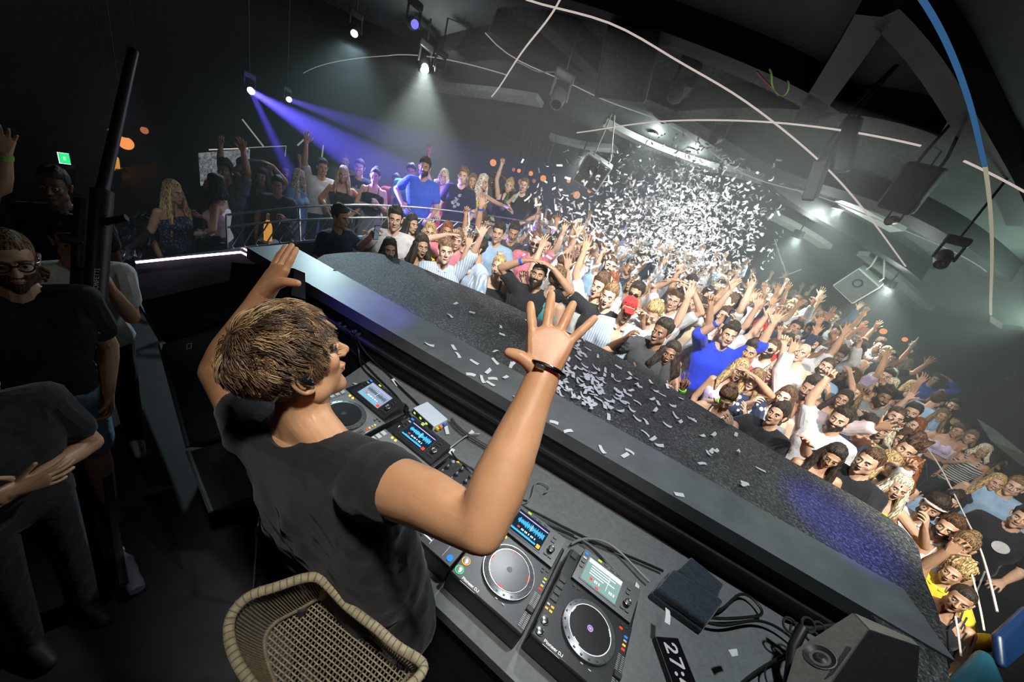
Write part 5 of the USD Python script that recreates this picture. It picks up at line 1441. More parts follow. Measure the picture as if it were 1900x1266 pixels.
cam_dir = lambda p: nrm(CAM - p)
RK = [at(989, 624, .668), at(1014, 614, .672), at(1037, 619, .670), at(1055, 636, .664)]
RTIP = [at(984, 566, .694), at(1023, 547, .706), at(1063, 565, .697), at(1103, 591, .682)]
RTH = [at(985, 676, .648), at(966, 662, .645), at(945, 655, .650)]
LK = [at(529, 502, 1.088), at(518, 497, 1.103), at(509, 498, 1.118), at(502, 504, 1.132)]
LTIP = [at(549, 463, 1.10), at(541, 456, 1.13), at(529, 459, 1.15), at(519, 470, 1.15)]
LTH = [at(513, 528, 1.09), at(530, 523, 1.075), at(552, 526, 1.07)]
arms_ = arm_flesh(RS, RE, RW, 1.02) + arm_flesh(LS, LE, LW, 1.08)
rh = soften(fuse(hand_flesh(RW, RK, RTIP, RTH, 1.0, .006, cam_dir(RK[1]))), .005, 8)
lh = soften(fuse(hand_flesh(LW, LK, LTIP, LTH, 1.12, .004, cam_dir(LK[1]))), .006, 8)
trunk = [hull(ell(tp(.10, 0, .36), (.085, .095, .09), 2), ell(tp(-.10, 0, .36), (.085, .095, .09), 2), ell(mix_(RS, NB, .25), .06, 2), ell(mix_(LS, NB, .25), .06, 2)),
         hull(ell(tp(.10, 0, .36), .095, 2), ell(tp(-.10, 0, .36), .095, 2), ell(tp(.06, 0, .12), .09, 2), ell(tp(-.06, 0, .12), .09, 2)),
         hull(ell(tp(.07, 0, .12), .09, 2), ell(tp(-.07, 0, .12), .09, 2), ell(tp(.08, -.01, 0), .095, 2), ell(tp(-.08, -.01, 0), .095, 2))]
trap_ = [hull(ell(mix_(RS, NB, .35) + SU * -.005, .046, 2), ell(NB, .058, 2), ell(mix_(NB, HO, .4), .050, 2)), hull(ell(mix_(LS, NB, .35) + SU * -.012, .044, 2), ell(NB, .058, 2), ell(mix_(NB, HO, .4), .050, 2))]
neck_ = limb([(NB + SU * -.03, .064), (mix_(NB, HO, .35) + HR_[:, 1] * .004, .057), (hd(0, -.008, -.07), .054)])
hipz = PV
LEG = []
for s in (1, -1):
    h_ = tp(s * .09, 0, -.03)
    kn = np.array([h_[0] + s * .03 * SX[0] + .02, h_[1] + .05, mix_(h_, [0, 0, gz0], .5)[2]])
    an = np.array([h_[0] + .05, h_[1] + .02, gz0 + .09])
    LEG.append((h_, kn, an))
legs_ = []
for h_, kn, an in LEG:
    toe = an + np.array([.08, .14, -.05])
    legs_ += limb([(h_, .088), (mix_(h_, kn, .5), .075), (kn, .056), (mix_(kn, an, .3), .055), (an, .038)]) + [hull(ell(an - [0, 0, .05], .035, 1), ell(toe, .03, 1))]
upper = soften(fuse(trunk + trap_ + neck_), .016, 40)
flesh = soften(man(upper) + fuse(arms_ + legs_), .016, 12)
hm5 = moved(head_mesh(5, 0.0, 0.2)[1], HR_ * HS, HO)


def earshape(s):
    """An ear: rim, inner ridge, bowl and lobe."""
    def e(x, y, z):
        return hd(s * (.0765 + x), -.006 + y, -.008 + z)
    rim = [(.004, .012, .0), (.006, .014, .018), (.009, .005, .032), (.013, -.012, .034), (.018, -.024, .022), (.018, -.025, .004), (.013, -.019, -.014), (.008, -.008, -.028), (.006, .004, -.031), (.002, .010, -.020)]
    c = curve([e(*p) for p in rim], 30)
    m = [bone(c[i], .0042, c[i + 1], .0042, 1) for i in range(len(c) - 1)]
    ridge = curve([e(.006, .004, .022), e(.012, -.010, .022), e(.014, -.015, .004), e(.010, -.009, -.012)], 12)
    m += [bone(ridge[i], .0035, ridge[i + 1], .0035, 1) for i in range(11)]
    m += [hull(*[ell(e(x * .55 - .004, y, z), .003, 0) for x, y, z in rim])]
    m += [hull(ell(e(.004, .010, -.003), .005, 1), ell(e(.006, .010, -.010), .004, 1))]
    m += [hull(ell(e(.005, -.002, -.028), .007, 1), ell(e(.003, .004, -.022), .006, 1))]
    return fuse(m)


body = man(flesh) + man(rh) + man(lh) + man(hm5) + earshape(1) + earshape(-1)
djskin = usdkit.material(stage, '/World/Looks/performer_skin', {
    'c': ('texture_coordinate', {}), 'n': ('noise_texture', {'scale': 9.0, 'detail': 4.0}), 'n2': ('noise_texture', {'scale': 260.0, 'detail': 2.0}),
    'r': ('rgb_ramp', {'ramp': [(0.3, (0.46, 0.235, 0.12)), (0.7, (0.60, 0.335, 0.185))]}), 'b': ('bump', {'strength': 0.12, 'distance': 0.002}),
    'p': ('principled_bsdf', {'roughness': 0.46, 'subsurface_weight': 0.12, 'subsurface_scale': 0.008})},
    [('c.object', 'n.vector'), ('c.object', 'n2.vector'), ('n.fac', 'r.fac'), ('r.color', 'p.base_color'), ('n2.fac', 'b.height'), ('b.normal', 'p.normal')], surface='p.BSDF')
obj('body', body, djskin, dj, smooth=75)
nail = mat('nails', (0.66, 0.42, 0.33), 0.3)
for K, T in ((RK, RTIP), (LK, LTIP)):
    for i in range(4):
        ax = nrm(T[i] - K[i])
        bk = cam_dir(T[i])
        bk = nrm(bk - ax * (ax @ bk))
        Fm = np.stack([np.cross(ax, bk), ax, bk], 1)
        obj('nail', hull(T[i] - ax * .004 + bk * .0052 + (BALL[1] * [.0050, .0068, .0018]) @ Fm.T), nail, dj)
# clothes
gS = .020
tee = [hull(ell(tp(.115, 0, .36), (.098, .112, .10), 2), ell(tp(-.115, 0, .36), (.098, .112, .10), 2), ell(mix_(RS, NB, .15), .070, 2), ell(mix_(LS, NB, .15), .068, 2)),
       hull(ell(tp(.115, 0, .36), .112, 2), ell(tp(-.115, 0, .36), .112, 2), ell(tp(.10, .0, .10), .118, 2), ell(tp(-.08, 0, .10), .112, 2)),
       hull(ell(tp(.10, 0, .10), .118, 2), ell(tp(-.08, 0, .10), .112, 2), ell(tp(.115, .0, -.10), .115, 2), ell(tp(-.09, 0, -.10), .110, 2)),
       bone(RS, .078, mix_(RS, RE, .20), .072, 2), bone(LS, .074, mix_(LS, LE, .30), .066, 2),
       hull(ell(mix_(RS, NB, .3), .064, 2), ell(NB - SU * .03, .062, 2)), hull(ell(mix_(LS, NB, .3), .064, 2), ell(NB - SU * .03, .062, 2))]
tee = fuse(tee) - hull(ell(NB + SU * .080, .074, 2), ell(NB + SU * .18, .09, 2), ell(NB + SU * .060 + SY * .05, .058, 2))
tt = soften(tee, .014, 16)
vv = np.array(tt.vertices)
loc = (vv - PV) @ np.stack([SX, SY, SU], 1)
fold = meshkit.fbm(loc * np.array([11, 9, 4.0]) + 3.1, 3, 5) - 0.5
fold2 = meshkit.fbm(loc * np.array([26, 22, 12.0]) + (loc[:, :1] + loc[:, 2:]) * 9, 2, 8) - 0.5
ctr = tp(0, 0, 0) + np.outer(loc[:, 2], SU)
vv = vv + nrm_rows(vv - ctr) * ((0.050 * fold + 0.014 * fold2) * np.clip((_len(vv - NB) - .10) / .08, 0, 1) + .004)[:, None]
tee_m = mat('performer_cotton', (0.013, 0.0150, 0.0165), 0.9, noise=0.25, scale=30, spec=0.2, sheen=0.10)
obj('t_shirt', trimesh.Trimesh(vv, tt.faces, process=False), tee_m, dj, smooth=True)
jeans = [hull(ell(tp(.085, -.01, .02), .104, 2), ell(tp(-.085, -.01, .02), .104, 2), ell(tp(.085, -.01, -.06), .104, 2), ell(tp(-.085, -.01, -.06), .104, 2))]
for h_, kn, an in LEG:
    jeans += limb([(h_, .10), (kn, .070), (an, .052)])
obj('jeans', soften(fuse(jeans), .03, 6), mat('black_denim', (0.012, 0.013, 0.016), 0.8, noise=.3, scale=80), dj, smooth=True)
for h_, kn, an in LEG:
    obj('shoe', hull(ell(an - [0, .02, .045], .045, 2), ell(an + [.08, .14, -.052], .038, 2)) - man(box((-9, -9, -9), (9, 9, gz0 + .003))), rubber, dj)
# bracelet, earphone and its wire
ax = nrm(RW - RE)
bc = RW + ax * .012
u_ = nrm(np.cross(ax, [0, 0, 1]))
w_ = np.cross(ax, u_)
ring = [bc + .0345 * (u_ * math.cos(a) + w_ * math.sin(a)) for a in np.linspace(0, 2 * np.pi, 37)]
obj('bracelet', tube(ring, .0036, 8), mat('dark_silver', (0.12, 0.12, 0.13), 0.25, 1.0), dj, label='dark metal bangle on the right wrist')
pl_ = RW + ax * .012 + nrm(cam_dir(RW) - u_ * .3) * .036
obj('bangle_plate', moved(rbox((-.009, -.004, -.002), (.009, .004, .002), .001), frame(np.cross(ax, cam_dir(RW)), cam_dir(RW)), pl_), mat('bright_silver', (0.75, 0.75, 0.75), 0.2, 1.0), dj)
ep = obj('earphone', hull(ell(hd(.090, -.002, -.010), .0085, 1), ell(hd(.094, -.008, -.002), .006, 1), ell(hd(.089, .003, -.018), .006, 1)), lens_black, dj)
obj('wire', tube(curve([hd(.094, -.006, -.002), hd(.092, .006, .022), hd(.088, -.008, .036), hd(.086, -.030, .022), hd(.076, -.062, -.012), hd(.055, -.088, -.040)], 24), .0022, 6), mat('wire_grey', (0.08, 0.085, 0.09), 0.4), dj)
# face
for s in (1, -1):
    e_ = obj('eye', hull(ell(hd(s * .032, .0868, .010), .0115, 2)), eye_white, dj)
    obj('iris', hull(ell(hd(s * .032, .0945, .010), .0060, 1)), iris_dark, e_)
    lid = [hd(s * .018, .096, .012), hd(s * .032, .1005, .0165), hd(s * .046, .091, .013)]
    obj('eyelid', fuse(chain(lid, [.0035, .0045, .003], 1)), djskin, dj)
    obj('eyebrow', fuse(chain([hd(s * .016, .1015, .030), hd(s * .034, .0985, .036), hd(s * .053, .084, .031)], [.0038, .0042, .0025], 1)), hair_mat('light brown'), dj)
obj('mouth', fuse(chain([hd(-.021, .094, -.0585), hd(0, .104, -.0585), hd(.021, .094, -.0585)], [.0022, .0050, .0022], 1)), lip_mat, dj)

# hair: a dark layer close to the scalp and locks of strands combed from the crown
d5, hbase = head_mesh(5, 0.0, 0.0)
Pb = np.array(hbase.vertices)


def dj_line(P):
    y, z = P[:, 1], P[:, 2]
    hl = np.interp(y, [-0.11, -0.075, -0.05, -0.02, 0.004, 0.018, 0.03, 0.05, 0.075, 0.1, 0.13], [-0.105, -0.100, -0.075, 0.004, 0.020, -0.020, 0.000, 0.036, 0.060, 0.070, 0.075])
    return z - hl


hb = dj_line(Pb)
th = np.clip(hb / .016, -.8, 1) * np.interp(Pb[:, 2], [-.10, -.02, .05, .12], [.004, .007, .011, .014])
th = np.where(hb > 0, th * (1 + 1.0 * (meshkit.fbm(Pb * 80, 3, 4) - .5)), th)
hairp = obj('hair', moved(trimesh.Trimesh(Pb + d5 * np.maximum(th, -.02)[:, None], hbase.faces, process=False), HR_ * HS, HO), hair_mat('brown'), dj, smooth=True)
hr_ = np.random.default_rng(11)
own = np.where(hb > .002)[0]
area_pick = hr_.choice(own, 620, replace=False)
strands = {0: [], 1: [], 2: []}
crown = np.array([-0.01, -0.080, 0.105])
hc_local = np.array([0, 0.0, 0.0])
tree_pts = Pb
from scipy.spatial import cKDTree
kd = cKDTree(Pb)
for ci in area_pick:
    p0 = Pb[ci]
    topness = np.clip((p0[2] - 0.0) / .11, 0, 1)
    L = (0.032 + 0.040 * topness) * hr_.uniform(.8, 1.25)
    L = min(L, hb[ci] * 0.9 + 0.016)
    front = float(np.clip((p0[1] - .03) / .05, 0, 1))
    clift = (hr_.uniform(.004, .009) + .012 * topness * hr_.uniform(.5, 1.2)) * (1 - .45 * front)
    tone = int(hr_.choice([0, 1, 2], p=[.30, .40, .30]))
    side = hr_.normal(0, .45)
    for _ in range(15):
        q = p0 + hr_.normal(0, .0042, 3)
        q = Pb[kd.query(q)[1]] + hr_.normal(0, .0012, 3)
        pts = []
        n = 7
        lf = clift * hr_.uniform(.85, 1.15)
        for k in range(n):
            sfr = k / (n - 1)
            i_ = kd.query(q)[1]
            nn_ = d5[i_]
            base_r = Pb[i_]
            hgt = lf * (0.25 + 1.0 * math.sin(min(1, sfr * 1.15) * math.pi * .62)) * (1 - .15 * sfr)
            pts.append(base_r + nn_ * hgt + (q - base_r) * .6)
            flow = q - crown
            flow = flow - nn_ * (flow @ nn_)
            flow = nrm(flow + 1e-6)
            fwd_ = np.array([.8, .35, -.45]) * np.clip((q[1] + .0) / .07, 0, 1) * topness
            dwn = np.array([0, -.10, -1.0]) * (1 - topness) * .9
            dr = flow + fwd_ + dwn
            bi = np.cross(nn_, nrm(dr))
            dr = nrm(dr) + bi * (side * (.4 + .9 * sfr) + .18 * math.sin(sfr * 5 + ci))
            dr = dr - nn_ * (dr @ nn_)
            q = q + nrm(dr) * L / (n - 1)
        strands[tone].append(HO + (np.array(pts) * HS) @ HR_.T)
HB = ORIG[dj]


def strand_mat(name, c):
    if name not in MATS:
        MATS[name] = usdkit.material(stage, '/World/Looks/' + name, {'p': ('principled_bsdf', {'base_color': c, 'roughness': 0.38, 'specular_ior_level': 0.6})}, surface='p.BSDF')
    return MATS[name]


for tone, c, nm in ((0, (0.045, 0.026, 0.015), 'strand_dark'), (1, (0.16, 0.095, 0.045), 'strand_brown'), (2, (0.42, 0.29, 0.15), 'strand_blond')):
    ss = strands[tone]
    b = UsdGeom.BasisCurves.Define(stage, path_for(hairp, 'strands'))
    b.CreateTypeAttr('linear')
    b.CreatePointsAttr(Vt.Vec3fArray.FromNumpy((np.vstack(ss) - HB).astype(np.float32)))
    b.CreateCurveVertexCountsAttr(Vt.IntArray.FromNumpy(np.full(len(ss), 7, np.int32)))
    wd = np.tile(np.array([.0012, .0013, .0013, .0012, .0011, .0009, .0004]), len(ss))
    b.CreateWidthsAttr(Vt.FloatArray.FromNumpy(wd.astype(np.float32)))
    b.SetWidthsInterpolation('vertex')
    UsdShade.MaterialBindingAPI.Apply(b.GetPrim()).Bind(strand_mat(nm, c))
    say(str(b.GetPath()), label=('dark', 'brown', 'sun-bleached blond')[tone] + ' strands of the combed hair', kind='stuff')
# ------------------------------------------------------------------ the decks
DS = 1.09
deck_black = mat('deck_black', (0.014, 0.015, 0.017), 0.38, noise=0.2, scale=30)
silver_and_lit_plate = mat('silver_and_lit_plate', (0.30, 0.31, 0.32), 0.35, 0.6)  # silver of knobs and buttons; on top plates it stands in for lamp light
key_dark = mat('key_dark', (0.03, 0.032, 0.035), 0.4)
key_pale = mat('key_pale', (0.45, 0.46, 0.47), 0.4)
chrome = mat('chrome', (0.75, 0.76, 0.78), 0.16, 1.0)
vinyl = mat('platter_black', (0.012, 0.012, 0.014), 0.3)
dimple = mat('rim_grey', (0.10, 0.105, 0.11), 0.3, 0.4)
print_white = mat('print_white', (0.8, 0.8, 0.8), 0.5)
g_blue, g_cyan, g_purple, g_white = glow('lit_blue', (0.02, 0.16, 1.0), 2.2), glow('lit_cyan', (0.08, 0.55, 0.95), 1.3), glow('lit_purple', (0.62, 0.45, 0.95), 1.1), glow('lit_white', (0.85, 0.92, 1.0), 1.3)
g_red, g_orange, g_green, g_yellow, g_lime = glow('lit_red', (1.0, 0.05, 0.03), 1.8), glow('lit_orange', (1.0, 0.38, 0.05), 2.0), glow('lit_green', (0.05, 0.9, 0.25), 1.6), glow('lit_amber', (1.0, 0.62, 0.05), 2.6), glow('lit_lime', (0.62, 0.85, 0.05), 1.2)
g_screen = glow('screen_dark', (0.02, 0.05, 0.09), 0.6)
g_mint = glow('screen_mint', (0.42, 0.66, 0.62), 0.75)
g_pale = glow('screen_pale', (0.50, 0.66, 0.85), 0.7)


def on_table(a, b, ang, h=TABLE_H):
    c, s = math.cos(math.radians(ang)), math.sin(math.radians(ang))
    return st(a, b, h), SF @ np.array([[c, -s, 0], [s, c, 0], [0, 0, 1.0]])


def player(label, a, b, ang, silver, theme, play, seed):
    base, M = on_table(a, b, ang)
    t = thing('media_player', label, 'DJ deck', base, 'DJ decks in a row on the booth table', M=M * DS)
    r = np.random.default_rng(seed)
    obj('body', rbox((-.16, -.2075, .006), (.16, .2075, .100), .008, 1), deck_black, t)
    obj('top_plate', rbox((-.158, -.205, .098), (.158, .075, .107), .004), silver_and_lit_plate if silver else deck_black, t)  # same deck model; lamp light on the left pair painted as a paler plate
    for x in (-.13, .13):
        for y in (-.17, .17):
            obj('foot', disc(.018, .008, 12).apply_translation((x, y, 0)), rubber, t)
    # raised display console
    q = [(-.112, .075), (.142, .075), (.142, .206), (-.112, .206)]
    con = hull(np.array([[x, y, .098] for x, y in q] + [[x, y, .118 if y < .1 else .150] for x, y in q]))
    obj('console', con, deck_black, t)
    tilt = math.atan2(.032, .131)
    SM = np.stack([[1, 0, 0], [0, math.cos(tilt), math.sin(tilt)], [0, -math.sin(tilt), math.cos(tilt)]], 1)
    so = np.array([-.0005, .1405, .1345])

    def flat(x0, y0, x1, y1, z=.0006):
        return moved(box((x0, y0, .0), (x1, y1, z)), SM, so)
    scr = obj('screen', flat(-.082, -.048, .070, .050), {'blue': g_screen, 'pale': g_pale, 'mint': g_mint}[theme], t)
    if theme != 'mint':
        xs = np.linspace(-.066, .060, 46)
        wv = [flat(x - .0011, .010 - h, x + .0011, .010 + h, .0012) for x, h in zip(xs, .005 + .013 * np.abs(np.sin(xs * 300) * r.random(46)))]
        obj('waveform', cat(*wv), g_cyan if theme == 'blue' else mat('grey_wave', (0.1, 0.14, 0.2), .5), scr)
        obj('overview_bar', cat(flat(-.078, -.040, .045, -.034, .0012), *[flat(x, -.034, x + .0018, -.034 + .006 * r.random(), .0012) for x in np.linspace(-.076, .043, 36)]), g_cyan, scr)
        obj('title_bar', flat(-.080, .036, .068, .041, .0012), g_purple, scr)
        obj('needle', flat(-.0012, -.006, .0008, .026, .0014), g_white, scr)
        obj('cue_mark', flat(-.055, -.022, -.044, -.015, .0012), g_red, scr)
        obj('time_readout', cat(*[flat(x, -.024, x + .005, -.016, .0012) for x in (-.035, -.028, -.018, -.011, .0, .012, .019, .030)]), g_white, scr)
        obj('key_box', flat(.050, -.044, .066, -.028, .0012), g_orange if not silver else g_red, scr)
    else:
        obj('list_bar', cat(flat(-.078, .030, .068, .046, .0012)), g_white, scr)
        obj('list_row', cat(*[flat(-.060, y, .0 + .05 * r.random(), y + .004, .0012) for y in (.020, .010, .000, -.010)]), g_white, scr)
        obj('divider', flat(.020, -.030, .022, .030, .0013), g_white, scr)
        obj('cue_mark', cat(flat(-.050, -.030, -.038, -.022, .0012), flat(-.020, -.046, -.004, -.040, .0012)), g_red, scr)
        obj('time_readout', cat(*[flat(x, -.030, x + .006, -.020, .0012) for x in (-.030, -.022, -.012, .034, .042, .052)]), g_white, scr)
    obj('display_glass_edge', cat(flat(-.088, -.054, .076, -.050, .0015), flat(-.088, .052, .076, .056, .0015), flat(-.088, -.054, -.084, .056, .0015), flat(.072, -.054, .076, .056, .0015)), key_dark, t)
    kn = moved(lathe([(0, 0), (.013, 0), (.012, .016), (.009, .018), (0, .018)], 20), SM, so + SM @ [.108, -.014, 0])
    obj('selector_knob', kn, key_dark, t)
    obj('knob_ring', moved(trimesh.creation.torus(.0115, .0022, major_sections=24, minor_sections=8), SM, so + SM @ [.108, -.014, .016]), chrome, t)
    for i, (x, y, m) in enumerate(((-.098, .050, g_blue), (-.098, .030, key_pale), (-.098, .012, key_dark), (-.098, -.008, key_dark), (-.04, .060, g_lime), (-.012, .060, key_dark), (.016, .060, key_dark), (.044, .060, key_dark), (.100, .040, key_dark), (.100, .022, key_dark), (.118, -.040, key_dark), (.098, -.040, key_dark))):
        obj('button', moved(rbox((x - .008, y - .004, 0), (x + .008, y + .004, .004), .001), SM, so), m, t)
    # jog wheel
    J = np.array([.012, -.058, .107])
    obj('jog_wheel', moved(lathe([(0, 0), (.104, 0), (.104, .006), (.101, .012), (.083, .016), (.080, .016), (0, .016)], 64), t=J), dimple, t)
    obj('jog_rim', moved(trimesh.creation.torus(.1025, .0016, major_sections=64, minor_sections=6), t=J + [0, 0, .010]), chrome, t)
    obj('platter', moved(lathe([(0, .016), (.0785, .016), (.078, .018), (.02, .0188), (0, .0188)], 56), t=J), vinyl, t)
    obj('platter_ring', moved(trimesh.creation.torus(.0805, .0014, major_sections=64, minor_sections=6), t=J + [0, 0, .0165]), chrome if theme != 'mint' else g_white, t)
    for k in range(20):
        a_ = k * math.pi / 10
        obj('finger_dimple', moved(lathe([(0, 0), (.0055, 0), (.004, .0015), (0, .0012)], 10), t=J + [.0925 * math.cos(a_), .0925 * math.sin(a_), .0128]), key_dark, t)
    arcs = {'blue': ((.25, g_red), (1.75, g_red), (3.2, g_red), (4.75, g_red)), 'mint': ((.5, g_white), (2.9, g_white), (4.3, g_white)), 'pale': ()}[theme] if not silver else ()
    for a0_, m in arcs:
        obj('lit_arc', tube([J + [.0770 * math.cos(x), .0770 * math.sin(x), .0185] for x in np.linspace(a0_ - .16, a0_ + .16, 9)], .0018, 6), m, t)
    obj('centre_display', moved(disc(.011, .001, 24), t=J + [0, 0, .0186]), g_purple if theme == 'mint' else key_dark, t)
    if theme == 'mint':
        obj('centre_ring', moved(trimesh.creation.torus(.0062, .001, major_sections=20, minor_sections=6), t=J + [0, 0, .0198]), key_dark, t)
    # play and cue
    for y, m, nm in ((-.178, g_green, 'play_button'), (-.136, g_orange, 'cue_button')):
        p_ = obj(nm, moved(lathe([(0, 0), (.0135, 0), (.0135, .005), (.011, .007), (0, .007)], 24), t=(-.136, y, .107)), chrome if silver or not play else silver_and_lit_plate, t)
        obj('ring', moved(trimesh.creation.torus(.0150, .0018, major_sections=28, minor_sections=6), t=(-.136, y, .109)), m if play else chrome, p_)
    for i, (x, y) in enumerate(((-.148, -.095), (-.130, -.095), (-.148, -.078), (-.130, -.078))):
        obj('loop_button', rbox((x - .006, y - .0035, .107), (x + .006, y + .0035, .111), .001), g_orange if i != 2 else key_pale, t)
    for i in range(4):
        y = -.045 + .030 * i
        obj('hot_cue_key', rbox((-.152, y - .011, .107), (-.124, y + .011, .112), .0015), key_pale if silver else key_dark, t)
    for x in (-.092, -.070):
        obj('track_light', moved(disc(.0060, .003, 14), t=(x, .058, .107)), g_yellow if not theme == 'mint' else key_dark, t)
    for i, (x, y, m) in enumerate(((.118, .055, key_dark), (.136, .055, key_dark), (.118, .040, g_red if theme == 'mint' else key_dark), (.142, .022, g_blue if theme == 'mint' else g_lime), (.142, .006, key_pale), (.142, -.010, g_orange), (.142, -.026, g_red))):
        obj('button', rbox((x - .006, y - .0035, .107), (x + .006, y + .0035, .1105), .001), m, t)
    sl = obj('tempo_slot', rbox((.128, -.190, .107), (.156, -.045, .1085), .0005), key_dark, t)
    obj('tempo_scale', cat(*[box((.130, y, .1085), (.139, y + .0012, .1089)) for y in np.linspace(-.185, -.05, 22)], *[box((.145, y, .1085), (.154, y + .0012, .1089)) for y in np.linspace(-.185, -.05, 22)]), key_pale, sl)
    obj('tempo_handle', rbox((.129, -.130, .1085), (.155, -.108, .120), .002), rubber, t)
    obj('switch', cat(*[rbox((x, -.170, .107), (x + .010, -.166, .110), .0005) for x in (.02, .05)]), key_pale, t)
    tx = meshkit.text_mesh('Pioneer DJ', .0105, .0004, True)
    w_ = tx.bounds[1][0]
    obj('lettering', moved(tx, t=(-.112, -.197, .1071)), print_white, t, smooth=False)
    obj('underline', box((-.112, -.2065, .1071), (-.112 + w_ * .9, -.2053, .1074)), print_white, t)
    obj('usb_slot', rbox((-.150, .165, .098), (-.122, .200, .108), .002), key_dark, t)
    return t


player('deck furthest left, lamp light painted into its pale top, half behind the performer, its screen partly white', 1.215, -1.595, -8, True, 'pale', False, 1)
player('deck second from the left, lamp light painted into its pale top, with a blue waveform screen', 1.585, -1.675, -7, True, 'blue', False, 2)
player('black deck whose platter is lit with red arcs, green and orange rings beside it', 2.305, -1.785, -6, False, 'blue', True, 3)
player('black deck at the right end with a mint screen and white lit rim', 2.675, -1.795, -6, False, 'mint', False, 4)

base, M = on_table(1.950, -1.735, -7)
mx_ = thing('dj_mixer', 'black mixer crowded with knobs between the second and third decks', 'mixer', base, M=M * DS)
obj('body', rbox((-.166, -.205, .006), (.166, .205, .100), .006, 1), deck_black, mx_)
obj('top_plate', rbox((-.164, -.203, .099), (.164, .203, .106), .002), deck_black, mx_)
for x in (-.13, .13):
    for y in (-.17, .17):
        obj('foot', disc(.016, .008, 12).apply_translation((x, y, 0)), rubber, mx_)
for i in range(6):
    for j in range(6):
        x, y = -.138 + .055 * i, .178 - .040 * j
        k_ = obj('knob', moved(lathe([(0, 0), (.0105, 0), (.0085, .015), (0, .016)], 12), t=(x, y, .106)), key_dark if (i + j) % 5 else silver_and_lit_plate, mx_)
        obj('pointer', box((x - .0008, y, .1215), (x + .0008, y + .008, .1225)), print_white, k_)
for i in range(4):
    x = -.088 + .055 * i
    f_ = obj('fader_slot', box((x - .002, -.135, .106), (x + .002, -.050, .1068)), rubber, mx_)
    obj('fader_cap', rbox((x - .008, -.10 + .012 * i, .107), (x + .008, -.082 + .012 * i, .118), .002), key_dark, mx_)
    obj('level_meter', cat(*[box((x + .012, -.12 + .007 * q, .106), (x + .016, -.116 + .007 * q, .1068)) for q in range(8)]), g_green, mx_)
    obj('cue_button', rbox((x - .009, -.040, .106), (x + .009, -.030, .110), .001), key_pale, mx_)
obj('crossfader', rbox((-.05, -.178, .106), (.05, -.172, .1072), .0005), print_white, mx_)
obj('crossfader_cap', rbox((-.006, -.186, .107), (.008, -.164, .120), .002), key_pale, mx_)
obj('effect_button', moved(lathe([(0, 0), (.012, 0), (.011, .006), (0, .008)], 18), t=(.142, -.178, .106)), g_blue, mx_)
obj('effect_screen', box((.118, .02, .106), (.158, .07, .1068)), g_screen, mx_)
for q in range(5):
    obj('frame_line', box((-.15 + .066 * q, -.19, .106), (-.1488 + .066 * q, -.05, .1064)), print_white, mx_)

# ------------------------------------------------------------------ on and around the table
base, M = on_table(1.49, -1.215, -12)
ns = thing('network_box', 'pale blue-white metal box with cables plugged into its side behind the decks', 'network box', base, M=M)
obj('case', rbox((-.095, -.06, .004), (.095, .06, .042), .004, 1), mat('box_white', (0.62, 0.70, 0.80), 0.4), ns)
obj('front_panel', rbox((-.09, -.062, .008), (.09, -.0595, .038), .001), key_dark, ns)
for k in range(6):
    obj('port', rbox((-.08 + .027 * k, -.0635, .012), (-.062 + .027 * k, -.0610, .026), .001), rubber if k % 2 else g_lime, ns)
for k, m in enumerate((mat('plug_yellow', (0.75, 0.60, 0.05), .5), mat('plug_orange', (0.8, 0.25, 0.06), .5), mat('plug_blue', (0.05, 0.15, 0.6), .5))):
    obj('plug', moved(rbox((.095, -.045 + .03 * k, .010), (.118, -.028 + .03 * k, .030), .003), t=(0, 0, 0)), m, ns)
towel_m = mat('towel_navy', (0.020, 0.030, 0.042), 0.95, noise=.35, scale=90, spec=.1, bump=.6, sheen=.4)


def towel(label, px, hts, fold):
    c = [stage_px(x, y, TABLE_H) for x, y in px]
    m = np.mean(c, 0)
    t = thing('folded_towel', label, 'towel', m)
    for k, (h0, h1) in enumerate(hts):
        s_ = 1 - .05 * k
        q = [m + (p - m) * s_ for p in c]
        g_ = hull(*[ell(p + NS * h, .012, 1) for p in q for h in (h0 + .012, h1 - .012)])
        g_ = soften(g_, .016, 4)
        v_ = np.array(g_.vertices)
        n_ = meshkit.fbm(v_ * 26 + k, 3, 3) - .5
        obj('fold', trimesh.Trimesh(v_ + NS * (n_ * .016)[:, None] * (np.abs((v_ - m) @ NS) > .01)[:, None], g_.faces, process=False), towel_m, t, smooth=True)


towel('dark blue folded towel lying nearest the right-hand deck', [(1206, 1110), (1236, 1075), (1322, 1132), (1292, 1172)], [(0.0, .045), (.040, .085)], 0)
towel('smaller dark blue towel folded behind the nearest towel', [(1246, 1075), (1270, 1052), (1325, 1100), (1312, 1124)], [(0.0, .045), (.042, .080)], 0)
# countdown clock
o_ = stage_px(1247, 1232, TABLE_H)
xd = nrm(stage_px(1262, 1282, TABLE_H) - stage_px(1228, 1190, TABLE_H))
CM = np.stack([xd, np.cross(NS, xd), NS], 1)
ck = thing('countdown_clock', 'black countdown clock lying flat with pale digits 27:4', 'clock', o_, M=CM)
obj('case', rbox((-.085, -.062, .0), (.16, .062, .030), .006, 1), rubber, ck)
obj('face', rbox((-.080, -.057, .030), (.155, .057, .0315), .0005), lens_black, ck)
tx = meshkit.text_mesh('27:4', .058, .001, True)
obj('digits', moved(tx, np.diag([1.0, 1.0, 1.0]), (-.070, -.029, .0316)), glow('digit_grey', (0.72, 0.74, 0.76), 0.55), ck, smooth=False)
